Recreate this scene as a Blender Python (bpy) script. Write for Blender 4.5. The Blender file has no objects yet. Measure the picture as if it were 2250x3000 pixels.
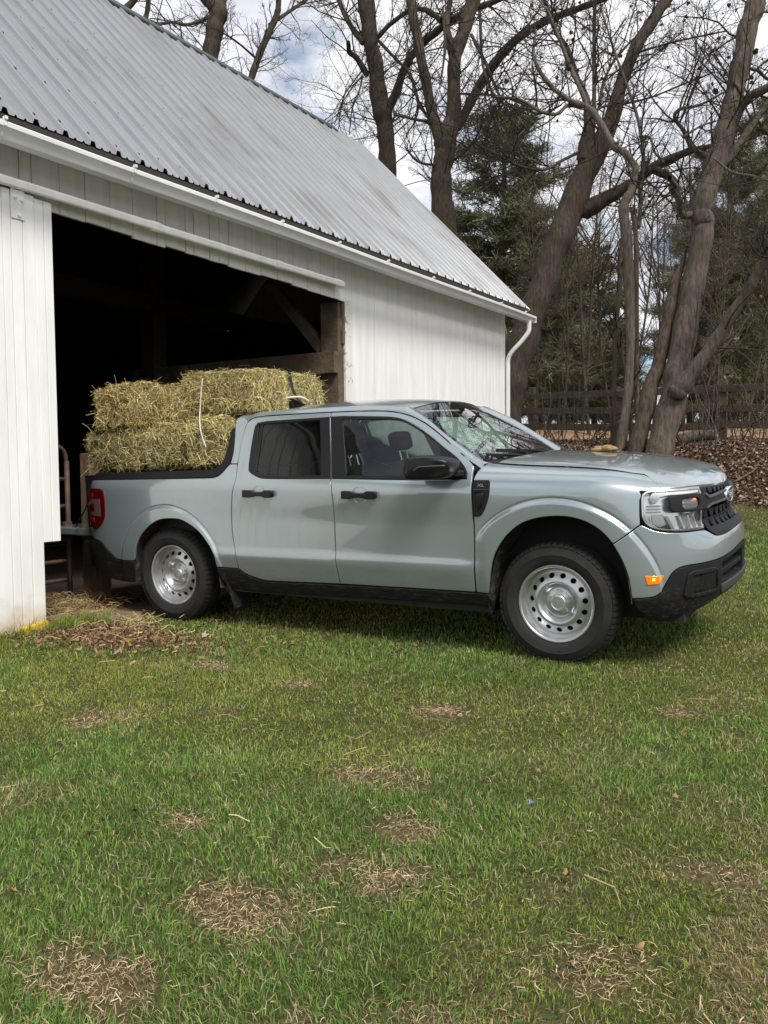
import bpy, bmesh, math, random
import numpy as np
from mathutils import Matrix, Vector
from mathutils.geometry import delaunay_2d_cdt
R=math.radians
SC=bpy.context.scene; COL=SC.collection
# ------------------------------------------------------------------ camera
cd=bpy.data.cameras.new('camera'); CAM=bpy.data.objects.new('camera',cd); COL.objects.link(CAM)
cd.sensor_fit='VERTICAL'; cd.sensor_height=36.0; cd.sensor_width=27.0; cd.lens=29.89
cd.clip_start=.05; cd.clip_end=2000
CP=np.array([4.737,-5.706,1.175])
_yaw,_pit,_rol=R(120.4033),R(-2.9755),R(-.5124)
def _rot(yaw,pitch,roll):
    cy,sy,cp,sp=math.cos(yaw),math.sin(yaw),math.cos(pitch),math.sin(pitch)
    f=np.array([cy*cp,sy*cp,sp]); r=np.array([sy,-cy,0.]); u=np.cross(r,f); c,s=math.cos(roll),math.sin(roll)
    return np.array([c*r+s*u,-s*r+c*u,f])
CR=_rot(_yaw,_pit,_rol)
m=Matrix.Identity(4)
for i in range(3):
    m[i][0],m[i][1],m[i][2],m[i][3]=CR[0][i],CR[1][i],-CR[2][i],CP[i]
CAM.matrix_world=m; SC.camera=CAM
# ------------------------------------------------------------------ light
SUN_EL,SUN_AZ=R(51),R(-32)            # elevation, azimuth measured from +X towards +Y
W=bpy.data.worlds.new('World'); SC.world=W; W.use_nodes=True
nt=W.node_tree; N=nt.nodes; L=nt.links; N.clear()
out=N.new('ShaderNodeOutputWorld'); bg=N.new('ShaderNodeBackground')
sky=N.new('ShaderNodeTexSky'); sky.sky_type='NISHITA'; sky.sun_disc=False
sky.sun_elevation=SUN_EL; sky.sun_rotation=R(90)-SUN_AZ
tc=N.new('ShaderNodeTexCoord'); sep=N.new('ShaderNodeSeparateXYZ'); L.new(tc.outputs['Generated'],sep.inputs[0])
ad=N.new('ShaderNodeMath'); ad.operation='ADD'; ad.inputs[1].default_value=.22; L.new(sep.outputs['Z'],ad.inputs[0])
mx_=N.new('ShaderNodeMath'); mx_.operation='MAXIMUM'; mx_.inputs[1].default_value=.1; L.new(ad.outputs[0],mx_.inputs[0])
dv=N.new('ShaderNodeVectorMath'); dv.operation='DIVIDE'; L.new(tc.outputs['Generated'],dv.inputs[0])
cb=N.new('ShaderNodeCombineXYZ')
for k in range(3): L.new(mx_.outputs[0],cb.inputs[k])
L.new(cb.outputs[0],dv.inputs[1])
n1=N.new('ShaderNodeTexNoise'); n1.inputs['Scale'].default_value=1.5; n1.inputs['Detail'].default_value=7; n1.inputs['Roughness'].default_value=.58; n1.inputs['Distortion'].default_value=.4
L.new(dv.outputs[0],n1.inputs['Vector'])
r1=N.new('ShaderNodeValToRGB'); r1.color_ramp.elements[0].position=.36; r1.color_ramp.elements[1].position=.49
L.new(n1.outputs['Fac'],r1.inputs[0])
n2=N.new('ShaderNodeTexNoise'); n2.inputs['Scale'].default_value=2.6; n2.inputs['Detail'].default_value=6; n2.inputs['Roughness'].default_value=.6
mp2=N.new('ShaderNodeVectorMath'); mp2.operation='ADD'; mp2.inputs[1].default_value=(7.3,1.2,3.1); L.new(dv.outputs[0],mp2.inputs[0]); L.new(mp2.outputs[0],n2.inputs['Vector'])
r2=N.new('ShaderNodeValToRGB'); r2.color_ramp.elements[0].position=.34; r2.color_ramp.elements[0].color=(.60,.63,.76,1)
r2.color_ramp.elements[1].position=.56; r2.color_ramp.elements[1].color=(1.0,1.0,1.02,1)
L.new(n2.outputs['Fac'],r2.inputs[0])
sk=N.new('ShaderNodeVectorMath'); sk.operation='SCALE'; sk.inputs['Scale'].default_value=.10; L.new(sky.outputs[0],sk.inputs[0])
cl=N.new('ShaderNodeVectorMath'); cl.operation='SCALE'; cl.inputs['Scale'].default_value=.79; L.new(r2.outputs[0],cl.inputs[0])
mix=N.new('ShaderNodeMix'); mix.data_type='RGBA'; L.new(r1.outputs[0],mix.inputs[0]); L.new(sk.outputs[0],mix.inputs[6]); L.new(cl.outputs[0],mix.inputs[7])
L.new(mix.outputs[2],bg.inputs[0]); bg.inputs[1].default_value=1.0; L.new(bg.outputs[0],out.inputs[0])
sl=bpy.data.lights.new('sun','SUN'); sl.energy=2.9; sl.angle=R(19); sl.color=(1,.965,.9)
so=bpy.data.objects.new('sun',sl); COL.objects.link(so)
sd=Vector((math.cos(SUN_EL)*math.cos(SUN_AZ),math.cos(SUN_EL)*math.sin(SUN_AZ),math.sin(SUN_EL)))
so.rotation_euler=sd.to_track_quat('Z','Y').to_euler(); so.location=(20,-20,30)
SC.view_settings.view_transform='Standard'; SC.view_settings.look='None'; SC.view_settings.gamma=1
SC.view_settings.exposure=0.46
SC.render.engine='CYCLES'; SC.cycles.max_bounces=7; SC.cycles.transparent_max_bounces=14
SC.cycles.use_denoising=True
# ------------------------------------------------------------------ helpers
def lk(o,parent=None):
    COL.objects.link(o)
    if parent is not None: o.parent=parent
    return o
def tag(o,label=None,cat=None,group=None,kind=None):
    if label: o['label']=label
    if cat: o['category']=cat
    if group: o['group']=group
    if kind: o['kind']=kind
    return o
def empty(name,label,cat,loc=(0,0,0),rot=(0,0,0),group=None):
    o=bpy.data.objects.new(name,None); COL.objects.link(o); o.location=loc; o.rotation_euler=rot; o.empty_display_size=.2
    return tag(o,label,cat,group)
class MB:
    """collects verts and faces (and optional normals, colours) for ONE mesh"""
    def __init__(s): s.v=[];s.f=[];s.n=[];s.c=[];s.k=0;s.hasn=False
    def add(s,v,f,n=None,c=None):
        v=np.asarray(v,float).reshape(-1,3)
        s.v.append(v); s.f+= [tuple(i+s.k for i in q) for q in f]
        if n is not None: s.hasn=True; s.n.append(np.asarray(n,float))
        else: s.n.append(np.zeros((len(v),3)))
        s.c.append(np.zeros((len(v),4)) if c is None else np.broadcast_to(np.asarray(c,float),(len(v),4)))
        s.k+=len(v); return s
    def box(s,lo,hi,M=None,taper=None):
        x0,y0,z0=lo;x1,y1,z1=hi
        v=np.array([(x0,y0,z0),(x1,y0,z0),(x1,y1,z0),(x0,y1,z0),(x0,y0,z1),(x1,y0,z1),(x1,y1,z1),(x0,y1,z1)],float)
        if M is not None: v=v@np.array(M.to_3x3()).T+np.array(M.translation)
        return s.add(v,[(0,3,2,1),(4,5,6,7),(0,1,5,4),(1,2,6,5),(2,3,7,6),(3,0,4,7)])
    def beam(s,a,b,w,h,up=(0,0,1)):
        a=np.array(a,float);b=np.array(b,float);d=b-a;d/=np.linalg.norm(d);u=np.array(up,float)
        sx=np.cross(d,u);sx/=np.linalg.norm(sx);u=np.cross(sx,d)
        v=[p+sx*i*w/2+u*j*h/2 for p in(a,b) for i,j in((-1,-1),(1,-1),(1,1),(-1,1))]
        return s.add(v,[(0,1,2,3),(7,6,5,4),(0,4,5,1),(1,5,6,2),(2,6,7,3),(3,7,4,0)])
    def tube(s,P,r,k=6,cap=True):
        v,f=tube(P,r,k,cap); return s.add(v,f)
    def lathe(s,prof,M,k=48,close=False):
        a=np.linspace(0,2*math.pi,k,endpoint=False); v=[];f=[]
        for (r,h) in prof: v+=[(r*math.cos(t),r*math.sin(t),h) for t in a]
        n=len(prof)
        for i in range(n-1 if not close else n):
            j=(i+1)%n
            for q in range(k): f.append((i*k+q,i*k+(q+1)%k,j*k+(q+1)%k,j*k+q))
        v=np.array(v)@np.array(M.to_3x3()).T+np.array(M.translation)
        return s.add(v,f)
    def build(s,name,mat,parent=None,smooth=False,bevel=0,auto=None):
        me=bpy.data.meshes.new(name); v=np.vstack(s.v); me.from_pydata(v.tolist(),[],s.f); me.validate()
        if any(np.any(c) for c in s.c):
            at=me.color_attributes.new('Col','FLOAT_COLOR','POINT'); at.data.foreach_set('color',np.vstack(s.c).astype(np.float32).ravel())
        if smooth or s.hasn: me.polygons.foreach_set('use_smooth',[True]*len(me.polygons))
        if s.hasn: me.normals_split_custom_set_from_vertices(np.vstack(s.n).tolist())
        elif auto: 
            me.polygons.foreach_set('use_smooth',[True]*len(me.polygons)); me.set_sharp_from_angle(angle=R(auto))
        for q in (mat if isinstance(mat,(list,tuple)) else [mat]): me.materials.append(q)
        o=bpy.data.objects.new(name,me); lk(o,parent)
        if bevel:
            b=o.modifiers.new('bevel','BEVEL'); b.width=bevel; b.segments=2; b.limit_method='ANGLE'; b.angle_limit=R(35)
        return o
def fast_mesh(name,verts,quads,tris,mat,parent=None,cols=None,smooth=False):
    """numpy path for very large meshes"""
    me=bpy.data.meshes.new(name); nv=len(verts); nq=len(quads); ntr=len(tris)
    me.vertices.add(nv); me.vertices.foreach_set('co',np.asarray(verts,np.float32).ravel())
    loops=np.concatenate([np.asarray(quads,np.int32).ravel(),np.asarray(tris,np.int32).ravel()])
    me.loops.add(len(loops)); me.loops.foreach_set('vertex_index',loops)
    st=np.concatenate([np.arange(nq)*4,nq*4+np.arange(ntr)*3]).astype(np.int32)
    me.polygons.add(nq+ntr); me.polygons.foreach_set('loop_start',st)
    if smooth: me.polygons.foreach_set('use_smooth',np.ones(nq+ntr,bool))
    me.update(calc_edges=True)
    if cols is not None:
        at=me.color_attributes.new('Col','FLOAT_COLOR','POINT'); at.data.foreach_set('color',np.asarray(cols,np.float32).ravel())
    me.materials.append(mat); o=bpy.data.objects.new(name,me); return lk(o,parent)
def tube(P,r,k=6,cap=True):
    P=np.asarray(P,float); n=len(P); r=np.broadcast_to(np.asarray(r,float),(n,))
    T=np.gradient(P,axis=0); T/=np.maximum(np.linalg.norm(T,axis=1),1e-9)[:,None]
    u=np.cross(T[0],(0,0,1.)); 
    if np.linalg.norm(u)<.05: u=np.cross(T[0],(1.,0,0))
    u/=np.linalg.norm(u); v=[]; a=np.linspace(0,2*math.pi,k,endpoint=False); ca,sa=np.cos(a),np.sin(a)
    for i in range(n):
        u=u-T[i]*(u@T[i]); u/=max(np.linalg.norm(u),1e-9); w=np.cross(T[i],u)
        v.append(P[i]+r[i]*(ca[:,None]*u+sa[:,None]*w))
    f=[(i*k+q,i*k+(q+1)%k,(i+1)*k+(q+1)%k,(i+1)*k+q) for i in range(n-1) for q in range(k)]
    if cap: f+= [tuple(range(k))[::-1],tuple((n-1)*k+q for q in range(k))]
    return np.vstack(v),f
def crs(P,m):
    """Catmull-Rom through P (any dims), m samples a span"""
    P=np.asarray(P,float); q=np.vstack([2*P[0]-P[1],P,2*P[-1]-P[-2]]); o=[]
    for i in range(1,len(q)-2):
        for t in np.linspace(0,1,m,endpoint=False):
            a,b,c,d=q[i-1:i+3]; o.append(.5*((2*b)+(c-a)*t+(2*a-5*b+4*c-d)*t*t+(3*b-a-3*c+d)*t**3))
    o.append(P[-1]); return np.array(o)
# ------------------------------------------------------------------ materials
def mat(name,base,rough=.6,metal=0.,var=None,vs=4.,bump=0.,bs=30.,coat=0.,spec=.5,attr=False,emit=None,es=0.,detail=6,stretch=None,ramp=(.35,.65),obj=True):
    m=bpy.data.materials.new(name); m.use_nodes=True; n=m.node_tree.nodes; l=m.node_tree.links
    b=n['Principled BSDF']; b.inputs['Base Color'].default_value=(*base,1); b.inputs['Roughness'].default_value=rough
    b.inputs['Metallic'].default_value=metal; b.inputs['Coat Weight'].default_value=coat; b.inputs['Coat Roughness'].default_value=.03
    b.inputs['Specular IOR Level'].default_value=spec
    if emit: b.inputs['Emission Color'].default_value=(*emit,1); b.inputs['Emission Strength'].default_value=es
    t=n.new('ShaderNodeTexCoord'); src=t.outputs['Object' if obj else 'Generated']
    if stretch:
        mp=n.new('ShaderNodeMapping'); mp.inputs['Scale'].default_value=stretch; l.new(src,mp.inputs[0]); src=mp.outputs[0]
    colsock=None
    if attr:
        a=n.new('ShaderNodeVertexColor'); a.layer_name='Col'; colsock=a.outputs[0]; l.new(colsock,b.inputs['Base Color'])
    if var:
        x=n.new('ShaderNodeTexNoise'); x.inputs['Scale'].default_value=vs; x.inputs['Detail'].default_value=detail; x.inputs['Roughness'].default_value=.6; l.new(src,x.inputs['Vector'])
        r=n.new('ShaderNodeValToRGB'); r.color_ramp.elements[0].position=ramp[0]; r.color_ramp.elements[1].position=ramp[1]
        r.color_ramp.elements[0].color=(*base,1); r.color_ramp.elements[1].color=(*var,1); l.new(x.outputs['Fac'],r.inputs[0])
        l.new(r.outputs[0],b.inputs['Base Color'])
    if bump:
        x=n.new('ShaderNodeTexNoise'); x.inputs['Scale'].default_value=bs; x.inputs['Detail'].default_value=5; l.new(src,x.inputs['Vector'])
        u=n.new('ShaderNodeBump'); u.inputs['Strength'].default_value=bump; u.inputs['Distance'].default_value=.02; l.new(x.outputs['Fac'],u.inputs['Height']); l.new(u.outputs[0],b.inputs['Normal'])
    return m
def glass(name,tint,ior=1.5,rough=0.,boost=1.):
    m=bpy.data.materials.new(name); m.use_nodes=True; n=m.node_tree.nodes; l=m.node_tree.links; n.clear()
    o=n.new('ShaderNodeOutputMaterial'); t=n.new('ShaderNodeBsdfTransparent'); t.inputs[0].default_value=(*tint,1)
    g=n.new('ShaderNodeBsdfGlossy'); g.inputs['Roughness'].default_value=rough; f=n.new('ShaderNodeFresnel'); f.inputs['IOR'].default_value=ior
    k=n.new('ShaderNodeMath'); k.operation='MULTIPLY'; k.use_clamp=True; k.inputs[1].default_value=boost; l.new(f.outputs[0],k.inputs[0]); x=n.new('ShaderNodeMixShader'); l.new(k.outputs[0],x.inputs[0]); l.new(t.outputs[0],x.inputs[1]); l.new(g.outputs[0],x.inputs[2]); l.new(x.outputs[0],o.inputs[0])
    return m
rng=np.random.default_rng(11); random.seed(5)
# ------------------------------------------------------------------ body surface of the truck
def pchip(xs, ys):
    x=np.array(xs,float); y=np.array(ys,float); h=np.diff(x); d=np.diff(y)/h
    m=np.zeros(len(x)); m[0]=d[0]; m[-1]=d[-1]
    for i in range(1,len(x)-1):
        if d[i-1]*d[i]>0:
            w1=2*h[i]+h[i-1]; w2=h[i]+2*h[i-1]; m[i]=(w1+w2)/(w1/d[i-1]+w2/d[i])
    def f(q):
        q=np.clip(np.asarray(q,float),x[0],x[-1]); i=np.clip(np.searchsorted(x,q)-1,0,len(x)-2)
        t=(q-x[i])/h[i]; a=y[i]; b=y[i+1]
        return ((1+2*t)*(1-t)**2)*a+t*(1-t)**2*h[i]*m[i]+t*t*(3-2*t)*b+t*t*(t-1)*h[i]*m[i+1]
    return f
def sstep(a,b,v):
    t=np.clip((np.asarray(v,float)-a)/(b-a),0,1); return t*t*(3-2*t)
# plan outline of the right half, tail to nose
PLAN=np.array([(-1.04,0),(-1.035,-.3),(-1.01,-.6),(-.955,-.77),(-.86,-.86),(-.7,-.897),(-.4,-.912),(0,-.918),(.5,-.921),(1,-.922),(1.5,-.922),(2,-.922),(2.5,-.922),(3,-.919),(3.25,-.910),(3.45,-.891),(3.6,-.855),(3.72,-.795),(3.81,-.71),(3.87,-.60),(3.91,-.47),(3.94,-.32),(3.957,-.16),(3.963,0)])
def _plan():
    P=PLAN; q=np.vstack([[2*P[0][0]-P[1][0]+.0,.3],P,[2*0+P[-2][0],.16]]); out=[]
    for i in range(1,len(q)-2):
        for t in np.linspace(0,1,24,endpoint=False):
            a,b,c,d=q[i-1],q[i],q[i+1],q[i+2]
            out.append(.5*((2*b)+(-a+c)*t+(2*a-5*b+4*c-d)*t*t+(-a+3*b-3*c+d)*t**3))
    out.append(P[-1]); return np.array(out)
PL=_plan(); _ds=np.r_[0,np.cumsum(np.linalg.norm(np.diff(PL,axis=0),axis=1))]
PS=_ds+(1.0-np.interp(1.0,PL[150:,0],_ds[150:]))
SEND=float(PS[-1]); SBEG=float(PS[0])
_T=np.gradient(PL,PS,axis=0); _T/=np.linalg.norm(_T,axis=1)[:,None]
def base(s):
    x=np.interp(s,PS,PL[:,0]); y=np.interp(s,PS,PL[:,1]); tx=np.interp(s,PS,_T[:,0]); ty=np.interp(s,PS,_T[:,1])
    n=np.hypot(tx,ty); return x,y,ty/n,-tx/n
P_door=pchip([.1,.25,.33,.39,.47,.548,.562,.62,.8,.95,1.02,1.07,1.11,1.2,1.35,1.5,1.58,1.62,1.7],[-.16,-.10,-.058,-.036,-.016,.0,.001,-.010,-.012,-.003,0,-.010,-.030,-.073,-.140,-.205,-.245,-.278,-.36])
P_fend=pchip([.1,.25,.33,.42,.6,.8,.95,1.03,1.07,1.11,1.2,1.35,1.5,1.58,1.62,1.7],[-.15,-.085,-.05,-.022,-.004,0,0,-.004,-.013,-.030,-.073,-.140,-.205,-.245,-.278,-.36])
P_nose=pchip([.1,.2,.28,.36,.45,.55,.65,.72,.765,.80,.83,.9,.97,1.02,1.06,1.2],[-.25,-.16,-.075,-.01,.018,.026,.024,.016,.0,-.03,-.05,-.056,-.066,-.080,-.11,-.3])
P_corn=pchip([.1,.2,.28,.36,.45,.55,.65,.75,.85,.95,1.02,1.06,1.2],[-.2,-.13,-.065,-.02,.004,.008,.004,-.004,-.012,-.024,-.040,-.065,-.25])
P_tail=pchip([.1,.25,.4,.55,.62,.8,1.0,1.08,1.15],[-.15,-.06,0,.03,.0,0,-.01,-.03,-.08])
def flare(s,z,cx,cz,r0,r1,amt):
    r=np.hypot(s-cx,z-cz); up=sstep(-.25,.05,z-cz)
    return amt*(1-sstep(r0,r1,r))*up
def off(s,z):
    s=np.asarray(s,float); z=np.asarray(z,float)
    wd=sstep(.35,.6,s)*(1-sstep(2.45,2.7,s))
    o=wd*P_door(z)+(1-wd)*P_fend(z)
    wc=sstep(3.3,3.62,s); wn=sstep(3.78,4.15,s)
    o=o*(1-wc)+wc*((1-wn)*P_corn(z)+wn*P_nose(z))
    wt=1-sstep(-1.05,-.75,s); o=o*(1-wt)+wt*P_tail(z)
    o=o+flare(s,z,3.09,.36,.606,.628,.017)*sstep(2.592,2.68,s)+flare(s,z,.02,.36,.522,.542,.014)*(1-sstep(.60,.68,s))
    for cx,r in ((3.09,.634),(.02,.548)):
        q=np.hypot(s-cx,z-.36); o=o-.0045*np.exp(-((q-r)/.006)**2)*sstep(.1,.3,z-.36)*sstep(2.592,2.68,s if cx>1 else 4+0*s)*(1-sstep(.60,.68,s if cx<1 else 0*s))
    return o
def S(s,z):
    x,y,nx,ny=base(s); o=off(s,z)
    return np.stack([x+nx*o,y+ny*o,z+0*o],-1)
def SN(s,z,e=.004):
    a=S(s+e,z)-S(s-e,z); b=S(s,z+e)-S(s,z-e); n=np.cross(a,b); return n/np.linalg.norm(n,axis=-1)[...,None]
# upper body: hood + fender shoulder, U(s,t): t=0 on the flank, t=1 on the centre line
zA=pchip([2.3,2.6,3.2,3.45,3.6,3.75,3.95,4.2,SEND],[1.06,1.06,1.05,1.035,1.032,1.040,1.043,1.035,1.022])
zC=pchip([2.3,2.55,3.0,3.4,3.62,3.78,3.85,3.9],[1.235,1.232,1.212,1.182,1.145,1.10,1.07,1.05])
cX=pchip([2.2,3.3,3.6,4.0,SEND],[2.2,3.3,3.52,3.74,3.815])
def U(s,t):
    s=np.asarray(s,float); t=np.asarray(t,float)
    E=S(s,zA(s)); c=cX(s); C=np.stack([c,0*c,zC(c)],-1)
    T=S(s,zA(s))-S(s,zA(s)-.02); T=T/np.linalg.norm(T,axis=-1)[...,None]
    h=np.maximum(C[...,2]-E[...,2],.02)
    wq=sstep(3.45,3.8,s)
    P1=E+T*(h*(.85*(1-wq)+.45*wq))[...,None]
    k=.62*(1-wq)+.72*wq
    P2=C+(E-C)*np.stack([k,k,0*k],-1); P2[...,2]=C[...,2]-.012
    t=t[...,None]
    return E*(1-t)**3+3*P1*t*(1-t)**2+3*P2*t*t*(1-t)+C*t**3
TR={'gapF':[(2.578,0.403),(2.587,0.777),(2.573,1.18),(2.551,1.206)],'apillar':[(2.551,1.206),(2.435,1.287),(2.309,1.377),(2.167,1.464),(2.027,1.518),(1.888,1.543),(1.68,1.553),(1.426,1.555)],'gapB':[(1.426,1.555),(1.54,1.108),(1.563,0.982),(1.564,0.626),(1.574,0.391)],'top':[(1.426,1.554),(0.937,1.553),(0.762,1.544),(0.705,1.518),(0.691,1.483)],'gapR':[(0.691,1.483),(0.682,1.37),(0.695,1.216),(0.711,1.097),(0.695,0.998),(0.67,0.844),(0.67,0.691),(0.697,0.539),(0.7,0.453)],'dbot':[(0.7,0.453),(0.778,0.41),(0.905,0.378),(0.959,0.374),(1.574,0.391),(2.578,0.403)],'blackwin':[(0.961,1.113),(0.865,1.139),(0.817,1.164),(0.803,1.194),(0.787,1.318),(0.78,1.43),(0.782,1.48),(0.799,1.502),(0.885,1.512),(1.432,1.522),(1.532,1.523),(1.897,1.505),(2.007,1.486),(2.121,1.438),(2.249,1.362),(2.334,1.305),(2.445,1.234),(2.509,1.175),(2.534,1.138),(2.537,1.107),(2.176,1.102),(1.543,1.111)],'glassR':[(0.978,1.131),(0.9,1.155),(0.876,1.182),(0.837,1.342),(0.814,1.492),(1.347,1.507),(1.452,1.132)],'glassF':[(1.657,1.129),(1.536,1.507),(1.9,1.49),(2.01,1.473),(2.124,1.421),(2.224,1.362),(2.315,1.306),(2.371,1.126)],'handleR':[(0.815,1.028),(1.075,1.026),(1.071,0.977),(0.811,0.978)],'handleF':[(1.654,1.029),(1.913,1.025),(1.91,0.977),(1.651,0.977)],'recF':[(1.735,1.047),(1.846,0.959)],'vent':[(2.584,1.1),(2.694,1.1),(2.698,1.014),(2.65,0.897),(2.632,0.878),(2.587,0.877)],'ventin':[(2.605,1.026),(2.664,1.026),(2.658,0.956),(2.627,0.907),(2.598,0.901)],'xl':[(2.61,1.072),(2.671,1.056)],'rock':[(0.7,0.453),(2.674,0.403),(2.709,0.341),(2.253,0.317),(0.866,0.269)],'archF':[(2.674,0.406),(2.688,0.486),(2.715,0.615),(2.759,0.705),(2.827,0.788),(2.905,0.845),(2.995,0.877),(3.106,0.892),(3.202,0.887),(3.295,0.859),(3.374,0.808),(3.435,0.739),(3.484,0.647),(3.516,0.555),(3.533,0.437)],'flareF':[(2.651,0.7),(2.694,0.79),(2.784,0.89),(2.888,0.946),(3.027,0.984),(3.125,0.989),(3.245,0.963),(3.35,0.911),(3.43,0.843),(3.485,0.774)],'seamBump':[(3.584,0.84),(3.435,0.739)],'bumpbot':[(3.536,0.431),(3.664,0.44),(3.702,0.457),(3.736,0.526),(3.772,0.588),(3.809,0.602),(4.14,0.611),(4.518,0.643)],'marker':[(3.601,0.564),(3.704,0.56),(3.677,0.516),(3.613,0.51)],'headlight':[(3.583,0.995),(3.604,1.023),(3.643,1.039),(3.719,1.048),(4.095,1.034),(4.101,1.002),(4.069,0.889),(4.04,0.798),(3.805,0.8),(3.71,0.805),(3.648,0.82),(3.6,0.85),(3.585,0.882)],'cshape':[(3.726,0.984),(3.751,1.005),(3.827,1.006),(4.096,0.986),(4.15,0.958),(4.464,0.97),(4.435,0.928),(4.093,0.921),(4.059,0.901),(3.752,0.912),(3.734,0.926)],'drl':[(3.822,0.98),(3.985,0.977),(3.986,0.913),(3.837,0.919)],'hoodlead':[(3.719,1.049),(4.116,1.044),(4.333,1.043),(4.6,1.049)],'lowgrill':[(4.084,0.894),(4.559,0.897),(4.551,0.828),(4.057,0.792)],'lip':[(4.057,0.792),(4.131,0.748),(4.454,0.776),(4.551,0.828)],'shelf':[(4.131,0.748),(4.149,0.728),(4.581,0.751),(4.6,0.768),(4.554,0.813)],'band':[(4.506,0.647),(4.135,0.613),(3.846,0.609),(3.776,0.594),(3.743,0.564),(3.688,0.468),(3.669,0.447),(3.623,0.435),(3.531,0.428)],'fogout':[(3.844,0.562),(3.865,0.571),(4.065,0.576),(4.093,0.554),(4.111,0.432),(3.828,0.429),(3.817,0.449)],'fog':[(3.892,0.552),(4.093,0.558),(4.109,0.452),(3.897,0.45)],'intake':[(4.145,0.597),(4.431,0.589),(4.413,0.523),(4.153,0.488)],'skid':[(4.153,0.449),(4.482,0.512),(4.482,0.487),(4.166,0.423)],'frontbot':[(4.506,0.467),(4.174,0.412),(4.077,0.384),(4.009,0.356),(3.826,0.32),(3.694,0.31),(3.544,0.419)],'bedtop':[(-0.815,1.102),(0.489,1.116),(0.539,1.136),(0.587,1.16)],'tail':[(-0.941,1.017),(-0.814,1.034),(-0.682,1.03),(-0.645,0.99),(-0.659,0.799),(-0.758,0.706),(-0.843,0.699),(-0.91,0.778)],'rearedge':[(-0.814,0.695),(-0.872,0.65),(-0.843,0.603),(-0.748,0.597),(-0.647,0.517),(-0.562,0.464),(-0.358,0.461)],'archR':[(-0.345,0.47),(-0.322,0.551),(-0.271,0.64),(-0.197,0.712),(-0.105,0.769),(-0.018,0.8),(0.076,0.809),(0.177,0.806),(0.274,0.772),(0.367,0.715),(0.443,0.628),(0.494,0.549),(0.505,0.456)],'flareR':[(-0.292,0.756),(-0.219,0.826),(-0.112,0.878),(-0.007,0.902),(0.097,0.902),(0.216,0.876),(0.311,0.83),(0.403,0.765),(0.47,0.689)],'clad':[(-0.894,0.595),(-0.358,0.46),(-0.37,0.387),(-0.376,0.274),(-0.782,0.295),(-0.944,0.351),(-1.017,0.417)],'sail':[(-0.861,1.109),(0.487,1.118),(0.545,1.131),(0.591,1.177),(0.618,1.203),(0.633,1.295),(0.609,1.483),(0.575,1.491),(0.581,1.35),(0.57,1.243),(0.516,1.191),(0.448,1.178),(-0.871,1.146)],'cabrear':[(0.693,1.216),(0.623,1.216),(0.605,1.497),(0.646,1.57),(0.711,1.581)]}

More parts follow.
